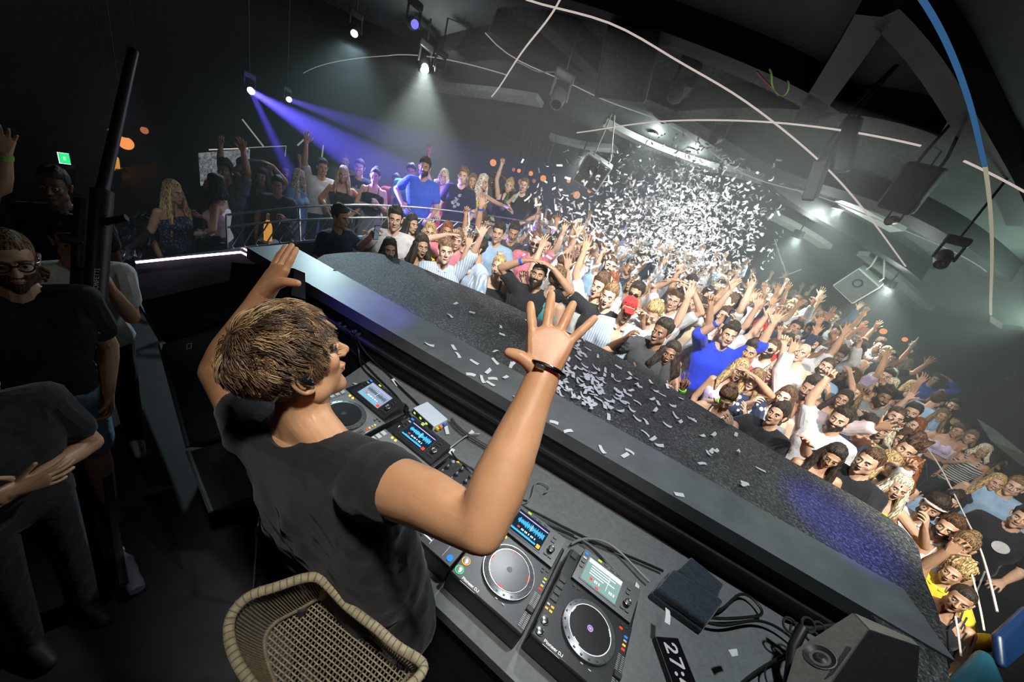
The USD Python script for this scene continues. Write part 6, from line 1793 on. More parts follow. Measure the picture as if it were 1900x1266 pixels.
# right monitor on its stand
mv = np.array([at(1584, 1139, 1.62), at(1613, 1170, 1.50), at(1706, 1201, 1.66), at(1690, 1186, 1.75), at(1528, 1292, 1.36), at(1452, 1292, 1.42), at(1477, 1208, 1.54), at(1700, 1300, 1.50), at(1560, 1300, 1.62)])
_bn = nrm(np.cross(mv[4] - mv[0], mv[6] - mv[0]))
mv[1], mv[5] = on(1613, 1170, mv[0], _bn), on(1452, 1292, mv[0], _bn)
ms = thing('stage_monitor', 'grey-edged wedge monitor speaker with a round driver in the bottom right corner', 'speaker', mv.mean(0))
obj('cabinet', hull(mv), speaker_black, ms, smooth=False)
fa, fb, fc = mv[0], mv[1], mv[4]
bn = nrm(np.cross(mv[4] - mv[0], mv[6] - mv[0]))
bn = bn if bn @ (CAM - mv[0]) > 0 else -bn
bq = [mv[0], mv[1], mv[4], mv[5], mv[6]]
bc_ = np.mean(bq, 0)
baffle_c = mat('baffle_grey', (0.085, 0.08, 0.068), 0.6, noise=.2, scale=50)
obj('baffle', hull(np.array([bc_ + (p - bc_) * .99 + bn * .002 for p in bq]), np.array([bc_ + (p - bc_) * .97 + bn * .008 for p in bq])), baffle_c, ms, smooth=False)
dc = on(1522, 1222, bc_ + bn * .006, bn)
BF = frame(mv[1] - mv[0], bn)
obj('driver', moved(lathe([(0, .0), (.012, .004), (.030, -.006), (.046, .004), (.050, .006), (.052, .002), (.052, -.01), (0, -.01)], 36), BF, dc + bn * .005), rubber, ms)
obj('driver_ring', moved(trimesh.creation.torus(.050, .0035, major_sections=36, minor_sections=8), BF, dc + bn * .006), grille_grey, ms)
obj('port_slot', slab([on(x, y, bc_ + bn * .008, bn) for x, y in ((1572, 1200), (1580, 1204), (1545, 1252), (1530, 1262))], bn * .003), rubber, ms)
tq = mv[[0, 1, 2, 3]]
tn = nrm(np.cross(tq[1] - tq[0], tq[3] - tq[0]))
tn = tn if tn @ (CAM - tq[0]) > 0 else -tn
obj('lit_top_face', slab(tq.mean(0) + (tq - tq.mean(0)) * .985, tn * .004), mat('lit_top_taupe', (0.17, 0.155, 0.13), 0.6, noise=.15, scale=40), ms, smooth=False)  # lighter colour paints in the light falling on the cabinet top
sd = thing('speaker_stand', 'black clamp and pole holding the wedge monitor at the table end', 'stand', at(1470, 1200, 1.7))
obj('pole', tube([at(1490, 1165, 1.72), at(1472, 1200, 1.68), at(1462, 1290, 1.60)], .022, 10), rubber, sd)
for x, y in ((1465, 1160), (1478, 1172), (1500, 1160), (1505, 1178), (1520, 1168)):
    obj('clamp_ring', moved(trimesh.creation.torus(.028, .006, major_sections=16, minor_sections=6), frame(RT, E1 + NS), at(x, y, 1.74)), key_dark, sd)
obj('clamp_bar', tube([at(1455, 1150, 1.78), at(1500, 1168, 1.74), at(1560, 1160, 1.76)], .012, 8), rubber, sd)

# left monitor at the far end of the ledge
lm_ = np.array([at(520, 560, 2.5), at(545, 498, 2.62), at(430, 487, 2.75), at(420, 560, 2.6), at(568, 560, 2.5), at(566, 507, 2.58), at(415, 600, 2.5), at(510, 600, 2.42)])
lmt = thing('stage_monitor', 'dark wedge monitor behind the raised left hand at the far end of the ledge', 'speaker', lm_.mean(0))
obj('cabinet', hull(lm_), speaker_black, lmt, smooth=False)
obj('side_panel', hull(np.array([at(546, 500, 2.60), at(566, 509, 2.56), at(567, 556, 2.48), at(540, 548, 2.48), at(546, 500, 2.59), at(566, 509, 2.55), at(567, 556, 2.47)])), mat('panel_grey', (0.10, 0.11, 0.115), .6), lmt)

# subwoofer cabinets on the booth floor, left of the performer
for k, (lab, q, dd, back) in enumerate((
        ('large black subwoofer cabinet with a small square badge left of the performer', [(300, 640), (438, 596), (480, 792), (352, 830)], [2.35, 2.30, 2.05, 2.10], .45),
        ('second black cabinet standing behind the badge cabinet', [(258, 560), (430, 520), (440, 590), (300, 632)], [2.75, 2.7, 2.5, 2.5], .4),
        ('low dark cabinet in front of the badge cabinet', [(352, 838), (482, 800), (520, 905), (395, 950)], [2.02, 1.98, 1.85, 1.9], .4))):
    Q = np.array([at(x, y, d) for (x, y), d in zip(q, dd)])
    n_ = nrm(np.cross(Q[1] - Q[0], Q[3] - Q[0]))
    n_ = n_ if n_ @ (CAM - Q[0]) > 0 else -n_
    t = thing('subwoofer', lab, 'speaker', Q.mean(0))
    obj('cabinet', slab(Q, -n_ * back), speaker_black, t, smooth=False)
    c_ = Q.mean(0)
    obj('front_frame', slab(c_ + (Q - c_) * .97, n_ * .006), mat('cabinet_slate', (0.016, 0.021, 0.024), .45, noise=.25, scale=40), t, smooth=False)
    obj('edge_bar', tube([Q[0] + n_ * .01, Q[3] + n_ * .01], .012, 6), mat('edge_slate', (0.05, 0.065, 0.07), .4), t)
    if k == 0:
        b_ = on(352, 643, c_ + n_ * .008, n_)
        obj('badge', moved(cat(*[box(*x) for x in (((-.018, -.018, 0), (.018, -.013, .004)), ((-.018, .013, 0), (.018, .018, .004)), ((-.018, -.018, 0), (-.013, .018, .004)), ((.013, -.018, 0), (.018, .018, .004)))]), frame(Q[1] - Q[0], n_), b_), mat('badge_brass', (0.55, 0.50, 0.36), .3, .8), t)

# cables
cab_m = mat('cable_black', (0.010, 0.010, 0.012), 0.4)
CW = np.random.default_rng(17)


def cable(px, r, m, label, h=None, cat_='cable'):
    hh = h if h is not None else TABLE_H + r + .004
    hs = np.broadcast_to(np.asarray(hh, float), (len(px),))
    pts = [stage_px(x, y, q) for (x, y), q in zip(px, hs)]
    return obj('cable', tube(curve(pts, 10 * len(pts)), r, 7), m, label=label, category=cat_)


T_ = TABLE_H + .012
cable([(640, 612), (652, 622), (664, 645), (668, 672), (690, 700), (712, 722)], .006, cab_m, 'black cable dropping from the sockets to the table', [-.13, -.17, -.24, T_, T_, T_])
cable([(662, 618), (684, 660), (716, 690), (742, 718), (770, 745), (800, 790)], .007, cab_m, 'thick black cable running beside the ledge to the white box', [-.14, -.25, T_, T_, T_, T_])
cable([(640, 640), (670, 668), (700, 700), (735, 735), (760, 770), (790, 812), (830, 850)], .006, cab_m, 'black cable curving behind the two left decks')
cable([(815, 846), (822, 858), (838, 862), (852, 858), (858, 862)], .007, mat('cable_yellow', (0.72, 0.55, 0.02), .45), 'bright yellow cable looping behind the mixer', T_ + .02)
cable([(838, 778), (858, 800), (880, 815), (905, 830)], .010, mat('cable_plug', (0.05, .05, .05), .4), 'thick black plug lead right of the white box', T_ + .02)
cable([(800, 850), (828, 836), (850, 820), (868, 808), (890, 806)], .005, mat('cable_silver', (0.5, 0.45, 0.40), .35, .6), 'silver and orange audio lead between box and mixer', T_ + .02)
ring_px = lambda cx, cy, rx, ry, n: [(cx + rx * math.cos(a), cy + ry * math.sin(a)) for a in np.linspace(0, 2 * np.pi * n, 12 * n)]
cl = [(x + CW.normal(0, 3), y + CW.normal(0, 2.5)) for x, y in ring_px(737, 764, 20, 15, 4)]
cable(cl, .005, cab_m, 'small tangled coil of black cable beside the left deck screen', T_ + np.linspace(0, .03, len(cl)), 'cable coil')
for k in range(5):
    x0 = 770 + 22 * k
    cable([(x0 - 20, 790 + 12 * k), (x0 + 10, 812 + 13 * k + CW.normal(0, 5)), (x0 + 45, 835 + 13 * k + CW.normal(0, 6)), (x0 + 80, 870 + 12 * k + CW.normal(0, 6)), (x0 + 120, 890 + 10 * k)], .005, cab_m, ('first', 'second', 'third', 'fourth', 'fifth')[k] + ' black lead of the bundle from the box to the mixer, counted from the left', T_ + .006 * k)
for k, (px, lab) in enumerate((([(930, 905), (965, 935), (985, 925), (1000, 895), (1015, 900), (1010, 915)], 'thin grey wire looping up beside the forearm'), ([(950, 930), (1020, 965), (1090, 1000), (1160, 1030), (1230, 1060)], 'long black lead along the ledge foot behind the black decks'),
                               ([(960, 948), (1040, 985), (1110, 1030), (1150, 1080), (1180, 1092)], 'black lead running to the right-end deck'), ([(1060, 1010), (1090, 1000), (1130, 1010), (1175, 1050), (1205, 1080)], 'black lead arched over the grey table'),
                               ([(1065, 995), (1085, 1005), (1120, 1035), (1140, 1058)], 'short pale lead at the back of the right-end deck'), ([(1280, 1100), (1340, 1130), (1400, 1115), (1412, 1130), (1395, 1145), (1330, 1148), (1300, 1145)], 'black cable loop lying right of the towels'),
                               ([(1300, 1150), (1350, 1160), (1420, 1155), (1470, 1185)], 'black lead from the towels to the speaker stand'), ([(1470, 1210), (1440, 1225), (1400, 1250), (1370, 1275)], 'thick black cable trailing from the stand to the front'), ([(1425, 1235), (1420, 1255), (1430, 1280)], 'thin black wire hanging by the speaker stand'))):
    cable(px, .004 if 'thin' in lab or 'pale' in lab else .007, mat('cable_grey', (0.16, .17, .18), .4) if 'grey' in lab or 'pale' in lab else cab_m, lab, T_ + .01 + .004 * k)

# ------------------------------------------------------------------ woven chair in front
cord = mat('woven_cord', (0.30, 0.265, 0.175), 0.75, noise=.25, scale=60, spec=.25)
cord_d = mat('woven_cord_dark', (0.20, 0.175, 0.12), 0.8, noise=.25, scale=60, spec=.2)
RIM = [(520, 1330, 1.20), (470, 1275, 1.24), (438, 1225, 1.27), (425, 1180, 1.31), (430, 1142, 1.35), (455, 1112, 1.38), (505, 1092, 1.41), (560, 1074, 1.45), (588, 1072, 1.47), (606, 1084, 1.48), (640, 1120, 1.47), (700, 1168, 1.45), (752, 1210, 1.42), (786, 1240, 1.40), (772, 1262, 1.36), (730, 1310, 1.30)]
SEAT = [(560, 1340, 1.42), (520, 1290, 1.46), (498, 1240, 1.50), (490, 1205, 1.54), (492, 1180, 1.57), (505, 1160, 1.60), (535, 1140, 1.62), (575, 1118, 1.64), (598, 1108, 1.65), (610, 1112, 1.65), (640, 1140, 1.64), (695, 1182, 1.60), (740, 1222, 1.56), (762, 1246, 1.53), (745, 1270, 1.48), (710, 1310, 1.45)]
CHK = 0.62
rimp, seatp = curve([at(x, y, d * CHK) for x, y, d in RIM], 120), curve([at(x, y, d * CHK) for x, y, d in SEAT], 120)
ch = thing('armchair', 'woven beige cord armchair with a rounded rim at the bottom left of the decks', 'chair', seatp.mean(0))
obj('rim', tube(rimp, .0112, 10), cord, ch)
obj('seat_edge', tube(seatp, .007, 8), cord_d, ch)
cs_ = []
for k in range(2, 118):
    if 62 <= k <= 68:
        continue
    a_, b_ = rimp[k], seatp[k]
    cs_.append(tube([a_, mix_(a_, b_, .5) + np.array([0, 0, -.004]), b_], .0021, 5))
obj('side_cords', cat(*cs_), cord, ch, kind='stuff')
obj('rim_wrap', cat(*[moved(trimesh.creation.torus(.0112, .0015, major_sections=10, minor_sections=4), frame(np.cross(nrm(rimp[k + 1] - rimp[k - 1]), [0.2, 0.3, 0.9]), nrm(rimp[k + 1] - rimp[k - 1])), rimp[k]) for k in range(3, 117, 2)]), cord_d, ch, kind='stuff')
# woven seat: two families of cords laid over and under each other inside the seat edge
c_ = seatp.mean(0)
sn = nrm(np.cross(seatp[20] - c_, seatp[60] - c_))
sn = sn if sn[2] > 0 else -sn
sx = nrm(at(695, 1182, 1.60 * CHK) - at(598, 1108, 1.65 * CHK))
sx = nrm(sx - sn * (sx @ sn))
sy = np.cross(sn, sx)
loc2 = np.stack([(seatp - c_) @ sx, (seatp - c_) @ sy], 1)
sp_ = Polygon(loc2).buffer(0)
hgt = lambda p: float(np.average((seatp - c_) @ sn, weights=1 / (((loc2 - p) ** 2).sum(1) + 1e-4))) - .018
from shapely.geometry import LineString
wv = {0: [], 1: []}
for fam, (dx, dy) in enumerate(((1, 0), (0, 1))):
    for q in np.arange(-.45, .45, .0102):
        ln = LineString([(-1, q), (1, q)] if fam == 0 else [(q, -1), (q, 1)]).intersection(sp_)
        for g_ in getattr(ln, 'geoms', [ln]):
            if g_.is_empty or g_.length < .03:
                continue
            n_ = max(4, int(g_.length / .0102))
            pp = [np.array(g_.interpolate(s_ / n_, normalized=True).coords[0]) for s_ in range(n_ + 1)]
            z_ = [hgt(p) + .0018 * (1 if (i_ + fam + int(round(q / .0102))) % 2 else -1) for i_, p in enumerate(pp)]
            wv[fam].append(tube([c_ + sx * p[0] + sy * p[1] + sn * z for p, z in zip(pp, z_)], .0022, 4))
obj('woven_seat', cat(*wv[0]), cord, ch, kind='stuff')
obj('woven_seat', cat(*wv[1]), cord_d, ch, kind='stuff')
obj('strut', tube([at(598, 1108, 1.65 * CHK), at(606, 1086, 1.49 * CHK)], .010, 8), cord, ch)
for k in (12, 50, 74, 100):
    p = seatp[k]
    obj('leg', tube([p, np.array([p[0] * 1.0 + (p[0] - c_[0]) * .15, p[1] + (p[1] - c_[1]) * .15, st(*to_st(p)[:2], -1.2)[2]])], .014, 8), charcoal, ch)
mic = thing('microphone_stand', 'thin silver stand rod on the dark floor between the chair and the performer', 'stand', at(475, 1000, 1.7))
obj('rod', tube([at(490, 905, 1.72), at(477, 985, 1.7), at(470, 1090, 1.9)], .004, 6), steel, mic)
obj('joint', tube([at(479, 975, 1.7), at(476, 992, 1.7)], .009, 8), chrome, mic)

# ------------------------------------------------------------------ the dark group on the left
booth_z = lambda x, y: (A0[2] - 1.2 / NS[2] - ((np.asarray(x) - A0[0]) * NS[0] + (np.asarray(y) - A0[1]) * NS[1]) / NS[2])
stand(20, 486, 'bearded man with round glasses, black t-shirt and light denim shorts at the left edge', 'm', 'buzz', 'light brown', 'light', Bk, ('shorts', 'denim'), 'down', 'down', -20, ex=('glasses',), beard=True, mouth='none', fn=booth_z, depth=1.42)
stand(112, 392, 'dim dark-skinned man in black standing behind the launcher on the left', 'm', 'crop', 'dark', 'dark', Bk, BLK, 'down', 'down', -30, mouth='none', fn=booth_z, depth=2.25)
stand(158, 560, 'man in a printed white t-shirt gripping the confetti launcher with both tattooed arms', 'm', 'short', 'dark', 'tan', ('tee', 'white', 'floral'), BLK, 'grip', 'grip', -15, mouth='none', fn=booth_z, depth=1.95, ex=('capk',))
stand(-115, 560, 'half-seen person raising a hand with a yellow wristband at the left edge', 'm', 'short', 'dark', 'light', Bk, BLK, 'wave', 'down', -30, ex=('bandLg',), mouth='none', fn=booth_z, depth=2.1)
stand(-60, 722, 'person in black with folded tattooed arms at the lower left edge', 'm', 'short', 'dark', 'tan', Bk, BLK, 'cross', 'cross', -20, ex=('bandRw',), mouth='none', fn=booth_z, depth=1.12)
ln = thing('confetti_launcher', 'pair of black confetti launcher tubes marked CONFETTI, held upright on the left', 'confetti launcher', at(170, 560, 1.75))
tb1 = [at(190, 355, 1.75), at(172, 620, 1.70)]
obj('tube', tube(np.linspace(*tb1, 6), .040, 16), charcoal, ln)
obj('tube', tube(np.linspace(at(156, 372, 1.80), at(146, 610, 1.75), 6), .034, 16), charcoal, ln)
obj('collar', tube(np.linspace(at(157, 498, 1.78), at(156, 506, 1.78), 3), .040, 16), rubber, ln)
obj('mast', tube(np.linspace(at(247, 95, 2.1), at(188, 362, 1.76), 6), .024, 12), charcoal, ln)
obj('handle', tube(np.linspace(at(195, 412, 1.72), at(235, 404, 1.74), 4), .016, 10), rubber, ln)
tdir = nrm(tb1[0] - tb1[1])
tc = mix_(tb1[1], tb1[0], .28)
tb_ = nrm(CAM - tc)
tb_ = nrm(tb_ - tdir * (tb_ @ tdir))
LM = np.stack([tdir, np.cross(tb_, tdir), tb_], 1)
tx = meshkit.text_mesh('CONFETTI', .015, .001, True)
obj('lettering', moved(tx, LM, tc + tb_ * .0405 - LM[:, 1] * .0075), print_white, ln, smooth=False)
# steps, bottle and glass at the lower left
stp = thing('ribbed_step', 'dark step with a fine ribbed tread at the lower left floor', 'step', at(285, 1060, 1.95))
Q = np.array([at(225, 950, 2.15), at(300, 920, 2.2), at(360, 1120, 1.95), at(270, 1150, 1.9)])
obj('tread', slab(Q, NS * -.05), black_paint, stp, smooth=False)
for k in range(18):
    u_ = (k + .5) / 18
    obj('rib', tube([mix_(Q[0], Q[3], u_), mix_(Q[1], Q[2], u_)], .006, 5), charcoal, stp)
bt_ = thing('bottle', 'crumpled clear plastic water bottle on the step at the lower left', 'bottle', at(240, 1060, 1.85), M=frame(nrm(at(262, 1112, 1.8) - at(222, 1018, 1.9)), NS))
plas = mat('clear_plastic', (0.30, 0.31, 0.42), 0.12, 0.3)
obj('body', moved(lathe([(0, -.11), (.03, -.11), (.034, -.08), (.030, -.04), (.034, 0), (.030, .04), (.034, .06), (.014, .10), (.012, .12), (0, .12)], 12), np.array([[0, 0, -1.0], [0, 1, 0], [1, 0, 0]])), plas, bt_)
obj('cap', moved(lathe([(0, .115), (.015, .115), (.015, .135), (0, .135)], 10), np.array([[0, 0, -1.0], [0, 1, 0], [1, 0, 0]])), print_white, bt_)
wd_ = np.array([at(x, y, d) for x, y, d in ((195, 900, 2.0), (222, 1080, 1.75), (245, 1105, 1.72), (210, 905, 2.0), (170, 620, 2.4), (190, 620, 2.4))])
sh = thing('handrail_panel', 'dark panel edge running down beside the steps on the left', 'panel', wd_.mean(0))
obj('edge', tube(curve([at(175, 640, 2.4), at(190, 800, 2.15), at(205, 930, 1.95), at(228, 1085, 1.75)], 16), .02, 8), charcoal, sh)
# ------------------------------------------------------------------ lamps and loudspeakers under the ceiling
lamp_white = glow('lamp_face_white', (0.9, 1.0, 1.0), 14.0)
lamp_blue = glow('lamp_face_blue', (0.25, 0.3, 1.0), 14.0)
lamp_violet = glow('lamp_face_violet', (0.12, 0.12, 1.0), 2.0)


def up_to_ceiling(P):
    n = P[2] - (P1[2] - ((P[0] - P1[0]) * NC[0] + (P[1] - P1[1]) * NC[1]) / NC[2])
    return P - np.array([0, 0, n])


def moving_head(label, px, py, d, aim, s=0.16, lens=None, shell=charcoal):
    P = at(px, py, d)
    z = nrm(np.asarray(aim, float) - P)
    F = frame(np.cross(z, [0.1, 0.2, 1.0]), z)
    t = thing('moving_head_lamp', label, 'stage lamp', P)
    prof = np.array([(0, -.9), (.45, -.9), (.62, -.6), (.66, .1), (.56, .7), (.52, .95), (.46, .95), (.44, .86), (0, .86)]) * s
    obj('head', moved(lathe(prof, 24), F, P), shell, t)
    obj('lens', moved(lathe(np.array([(0, .90), (.43, .87), (0, .86)]) * s, 24), F, P), lens or lens_black, t)
    C = up_to_ceiling(P)
    top_ = P + np.array([0, 0, s * 1.5])
    for k in (-1, 1):
        a_ = P + F[:, 0] * k * s * .75
        obj('yoke_arm', hull(ell(a_, s * .13, 1), ell(top_ + F[:, 0] * k * s * .7, s * .14, 1)), shell, t)
    obj('base', hull(*[ell(top_ + F[:, 0] * k * s * .7 + np.array([0, 0, h]), s * .22, 1) for k in (-1, 1) for h in (0, s * .4)]), shell, t)
    if C[2] > top_[2]:
        obj('hanger', tube([top_, C], s * .1, 8), charcoal, t)
    return P


La = moving_head('white-blue spot lamp shining at the top of the frame, left of centre', 659, 56, 6.4, at(640, 130, 5.8), .13, lamp_white)
Lb = moving_head('brightest white lamp clamped to the long black beam', 787, 118, 6.4, at(800, 300, 6.0), .15, lamp_white)
Lc = moving_head('blue lamp throwing two strong blue beams over the balcony', 463, 165, 5.6, at(520, 240, 5.2), .10, lamp_blue)
Ld = moving_head('smaller blue lamp to the right of the two beams', 533, 184, 6.4, at(612, 190, 6.0), .08, lamp_blue)
Le = moving_head('dim violet lamp near the top left beam end', 766, 42, 5.8, at(800, 70, 5.2), .14, lamp_violet)
for lab, px, py, d, ax_, ay_, s in (('pale moving head lamp hanging left below the long beam', 1036, 182, 5.0, 1010, 260, .15), ('dark tilted lamp right of the hanging subwoofer', 1262, 168, 4.6, 1300, 130, .16), ('grey lamp under the arched strip above the confetti', 1330, 255, 5.0, 1290, 275, .12),
                                    ('lamp with a white shell at the lower right of the ceiling', 1750, 480, 4.2, 1720, 560, .12), ('small lamp beside the hanging black loudspeaker', 1655, 410, 4.6, 1600, 420, .09), ('small pale lamp between the two long strips', 1325, 120, 4.2, 1340, 160, .08), ('unlit lamp hanging beside the brightest lamp', 815, 128, 6.2, 805, 170, .12)):
    moving_head(lab, px, py, d, at(ax_, ay_, d - .3), s, None, mat('lamp_shell_grey', (0.12, 0.125, 0.12), .5) if 'pale' in lab or 'white' in lab or 'grey' in lab else charcoal)


def hung_box(name, label, px, py, d, w, h, dp, roll, m, cat_='speaker', face='round', yaw=0):
    P = at(px, py, d)
    v = FOCUS + [0, 0, .8] - P
    F = rotz(math.atan2(-v[0], v[1]) + math.radians(yaw)) @ Rot.from_euler('yx', [roll, -12], degrees=True).as_matrix()
    t = thing(name, label, cat_, P, M=F)
    obj('cabinet', rbox((-w / 2, -dp / 2, -h / 2), (w / 2, dp / 2, h / 2), .03, 1), m, t)
    obj('grille', rbox((-w * .45, dp / 2 - .004, -h * .45), (w * .45, dp / 2 + .012, h * .45), .008), grille_grey if m is speaker_white else rubber, t)
    FY = np.stack([[1, 0, 0], [0, 0, -1], [0, 1, 0]], 1)
    if face == 'round':
        obj('horn', moved(trimesh.creation.torus(w * .14, w * .025, major_sections=20, minor_sections=6), FY, (w * .05, dp / 2 + .012, h * .12)), rubber, t)
    Ci = F.T @ (up_to_ceiling(P) - P)
    for k in (-1, 1):
        obj('bracket', tube([(k * w * .3, 0, h / 2 - .02), (k * w * .3, 0, h / 2 + .08), Ci + [k * w * .05, 0, 0]], .014, 6), charcoal if m is not speaker_white else strip_white, t)
    return t


hung_box('hanging_subwoofer', 'big black subwoofer hung between the beams at the top centre', 1165, 122, 4.3, .58, .66, .5, 8, speaker_black, face=None)
hung_box('hanging_speaker', 'black loudspeaker hung under the arched strip at the right', 1690, 350, 3.9, .30, .46, .3, -4, speaker_black)
hung_box('line_array_speaker', 'tall slim black loudspeaker tilted below the arched strip', 1573, 270, 3.8, .13, .50, .25, 18, speaker_black, face=None)
hung_box('line_array_speaker', 'second slim black loudspeaker left of the tall slim one', 1514, 335, 4.2, .13, .42, .22, 10, speaker_black, face=None)
hung_box('hanging_speaker', 'white loudspeaker with a grey grille hung at the left of the confetti', 1100, 320, 7.0, .52, .52, .4, -14, speaker_white)
hung_box('hanging_speaker', 'white loudspeaker low on the far right of the room', 1592, 528, 7.4, .5, .52, .4, -24, speaker_white)
hung_box('ceiling_box', 'small grey equipment box with a yellow tag at the top right', 1525, 22, 3.6, .30, .22, .2, 10, mat('box_brown', (0.05, 0.035, 0.03), .6), 'equipment box', None)
for lab, px, c in (('magenta wire looping from the dark cable tray', [(1405, 132), (1420, 150), (1438, 168), (1445, 178)], (0.5, 0.03, 0.15)), ('green wire looping below the dark cable tray', [(1428, 128), (1432, 150), (1440, 170), (1452, 177), (1462, 168), (1460, 150)], (0.25, 0.55, 0.05)), ('pale wire coiled under the beam at the top centre', [(958, 115), (975, 122), (990, 130), (1010, 134), (1040, 136)], (0.5, 0.5, 0.48))):
    obj('wire', tube(curve([ceil_px(x, y, .5) for x, y in px], 30), .008, 6), mat('wire_' + lab.split()[0], c, .5), label=lab, category='wire')

for k, (lab, px, py, d) in enumerate((('down light above the left of the confetti', 1212, 238, 6.6), ('down light above the middle of the confetti', 1285, 268, 6.6), ('down light low right of the confetti', 1478, 432, 7.0), ('down light on the lit trim right of the confetti', 1555, 378, 6.2), ('down light near the right wall corner', 1648, 524, 7.2), ('down light over the hanging white speaker', 1080, 282, 7.8))):
    P = at(px, py + 8, d)
    t = thing('down_light', lab, 'ceiling lamp', P)
    obj('can', moved(lathe([(.055, .02), (.085, -.02), (.09, -.02), (.09, .12), (0, .12), (0, .11), (.055, .11)], 20), t=P), charcoal, t)
    C = up_to_ceiling(P)
    obj('hanger', tube([P + [0, 0, .12], C if C[2] > P[2] + .15 else P + [0, 0, .2]], .012, 6), charcoal, t)

# ------------------------------------------------------------------ pendant globes
orange_m = usdkit.material(stage, '/World/Looks/amber_glass', {'e': ('emission', {'color': (1.0, 0.34, 0.10), 'strength': 0.95})}, surface='e.emission')
orange_d = usdkit.material(stage, '/World/Looks/amber_glass_dim', {'e': ('emission', {'color': (0.9, 0.28, 0.14), 'strength': 0.45})}, surface='e.emission')
PEND = [(234, 266, 4.6, 11, 0), (268, 242, 5.2, 6, 1), (207, 243, 5.4, 5, 1), (915, 302, 8.6, 6, 0), (953, 315, 9.0, 3.2, 1), (963, 317, 9.0, 3.5, 0), (985, 322, 9.0, 4.2, 0), (1008, 331, 8.8, 5.5, 0), (966, 338, 8.6, 5, 1), (991, 336, 9.2, 3.5, 1), (1055, 336, 9.4, 3.5, 0), (1070, 362, 9.0, 6.5, 0), (1094, 354, 9.4, 4, 0),
        (1601, 583, 9.2, 5, 0), (1606, 617, 9.2, 9.5, 1), (1623, 613, 9.6, 3.2, 1), (1639, 615, 9.2, 5.5, 0), (1679, 630, 9.2, 4.2, 0), (1676, 664, 9.2, 5.5, 1), (1686, 670, 9.4, 3, 0), (1691, 652, 9.6, 3, 1), (1607, 598, 9.6, 3.2, 1)]
PL_ = ['largest orange globe lamp hanging over the left bar', 'small orange globe right of the largest one on the left', 'small orange globe left of the largest one, by the launcher mast', 'brightest orange globe above the end of the balcony', None, None, None, None, None, None, None, None, None, 'upper orange globe over the far right crowd', 'large dim orange globe over the far right crowd']
for i, (px, py, d, r_px, dim) in enumerate(PEND):
    P = at(px, py, d)
    r = r_px * d / FOC
    lab = (PL_[i] if i < len(PL_) else None) or ('small orange globe lamp in the dark behind the balcony end' if px < 1200 else 'small orange globe lamp in the dark behind the far right crowd')
    t = thing('globe_lamp', lab, 'pendant lamp', P, None if (i < len(PL_) and PL_[i]) else lab)
    obj('globe', trimesh.creation.icosphere(2, r).apply_translation(P), orange_d if dim else orange_m, t)
    obj('cap', moved(disc(r * .35, r * .3, 10), t=P + [0, 0, r * .9]), charcoal, t)
    C = up_to_ceiling(P)
    obj('cord', tube([P + [0, 0, r], C if C[2] > P[2] + r else P + [0, 0, r + .4]], .006, 5), rubber, t)

# ------------------------------------------------------------------ the far left: exit sign, bar, screen
P = at(119, 294, 5.0)
v = nrm(CAM - P)
F = np.stack([nrm(np.cross([0, 0, 1], -v)) * -1, np.array([0, 0, 1.0]), np.zeros(3)], 1)
F[:, 0] = nrm(np.cross([0, 0, 1], v))
F[:, 2] = np.cross(F[:, 0], F[:, 1])
ex = thing('exit_sign', 'small lit green exit sign with a white mark above the far left doorway', 'exit sign', P, M=F * .72)
obj('housing', rbox((-.075, -.10, -.04), (.075, .10, .0), .006), mat('sign_grey', (.3, .3, .32), .5), ex)
obj('green_face', rbox((-.055, -.085, .0), (.070, .085, .004), .001), glow('exit_green', (0.02, 0.75, 0.22), 1.3), ex)
obj('white_border', cat(box((-.073, -.095, .0), (-.060, .095, .005)), box((-.073, -.098, 0), (.070, -.088, .005)), box((-.073, .088, 0), (.070, .096, .005))), glow('exit_white', (0.75, 0.9, 1.0), 1.6), ex)
obj('pictogram', cat(box((-.012, -.03, .004), (.022, -.022, .006)), *[box((-.012 + .009 * k, -.03, .004), (-.007 + .009 * k, .035, .006)) for k in range(4)]), glow('exit_mark', (0.7, 1.0, 0.8), 1.0), ex)
struct('door_1', slab([at(82, 322, 5.2), at(140, 316, 5.2), at(128, 520, 5.0), at(70, 520, 5.0)], nrm(at(100, 400, 5.1) - CAM) * .05), mat('door_dark', (.012, .011, .010), .6))
obj('door_lintel', slab([at(84, 320, 5.1), at(140, 312, 5.1), at(138, 306, 5.1), at(86, 314, 5.1)], nrm(at(110, 310, 5.1) - CAM) * .06), mat('lintel_orange_lit', (0.35, 0.13, 0.04), .4), label='lintel with painted-in orange light over the dark far left doorway', category='lintel')  # orange light on the lintel put into its colour
sh_ = thing('bar_shelf', 'dark back-bar shelf holding amber lit bottles at the far left', 'shelf', at(215, 316, 4.8))
obj('board', slab([at(186, 318, 4.8), at(228, 310, 4.8), at(228, 314, 4.8), at(186, 322, 4.8)], nrm(at(200, 315, 4.8) - CAM) * .15), charcoal, sh_)
obj('upright', slab([at(226, 312, 4.85), at(292, 300, 4.9), at(292, 420, 4.7), at(226, 420, 4.65)], nrm(at(260, 350, 4.8) - CAM) * .06), mat('bar_wood', (0.05, 0.028, 0.018), .6, noise=.3, scale=8), sh_)
amber = usdkit.material(stage, '/World/Looks/amber_lit_bottle', {'e': ('emission', {'color': (1.0, 0.45, 0.08), 'strength': .55}), 'p': ('principled_bsdf', {'base_color': (0.5, 0.2, 0.03), 'roughness': .15}), 'a': ('add_closure', {})}, [('e.emission', 'a.closure1'), ('p.BSDF', 'a.closure2')], surface='a.closure')  # emission stands in for the orange light on the bar bottles
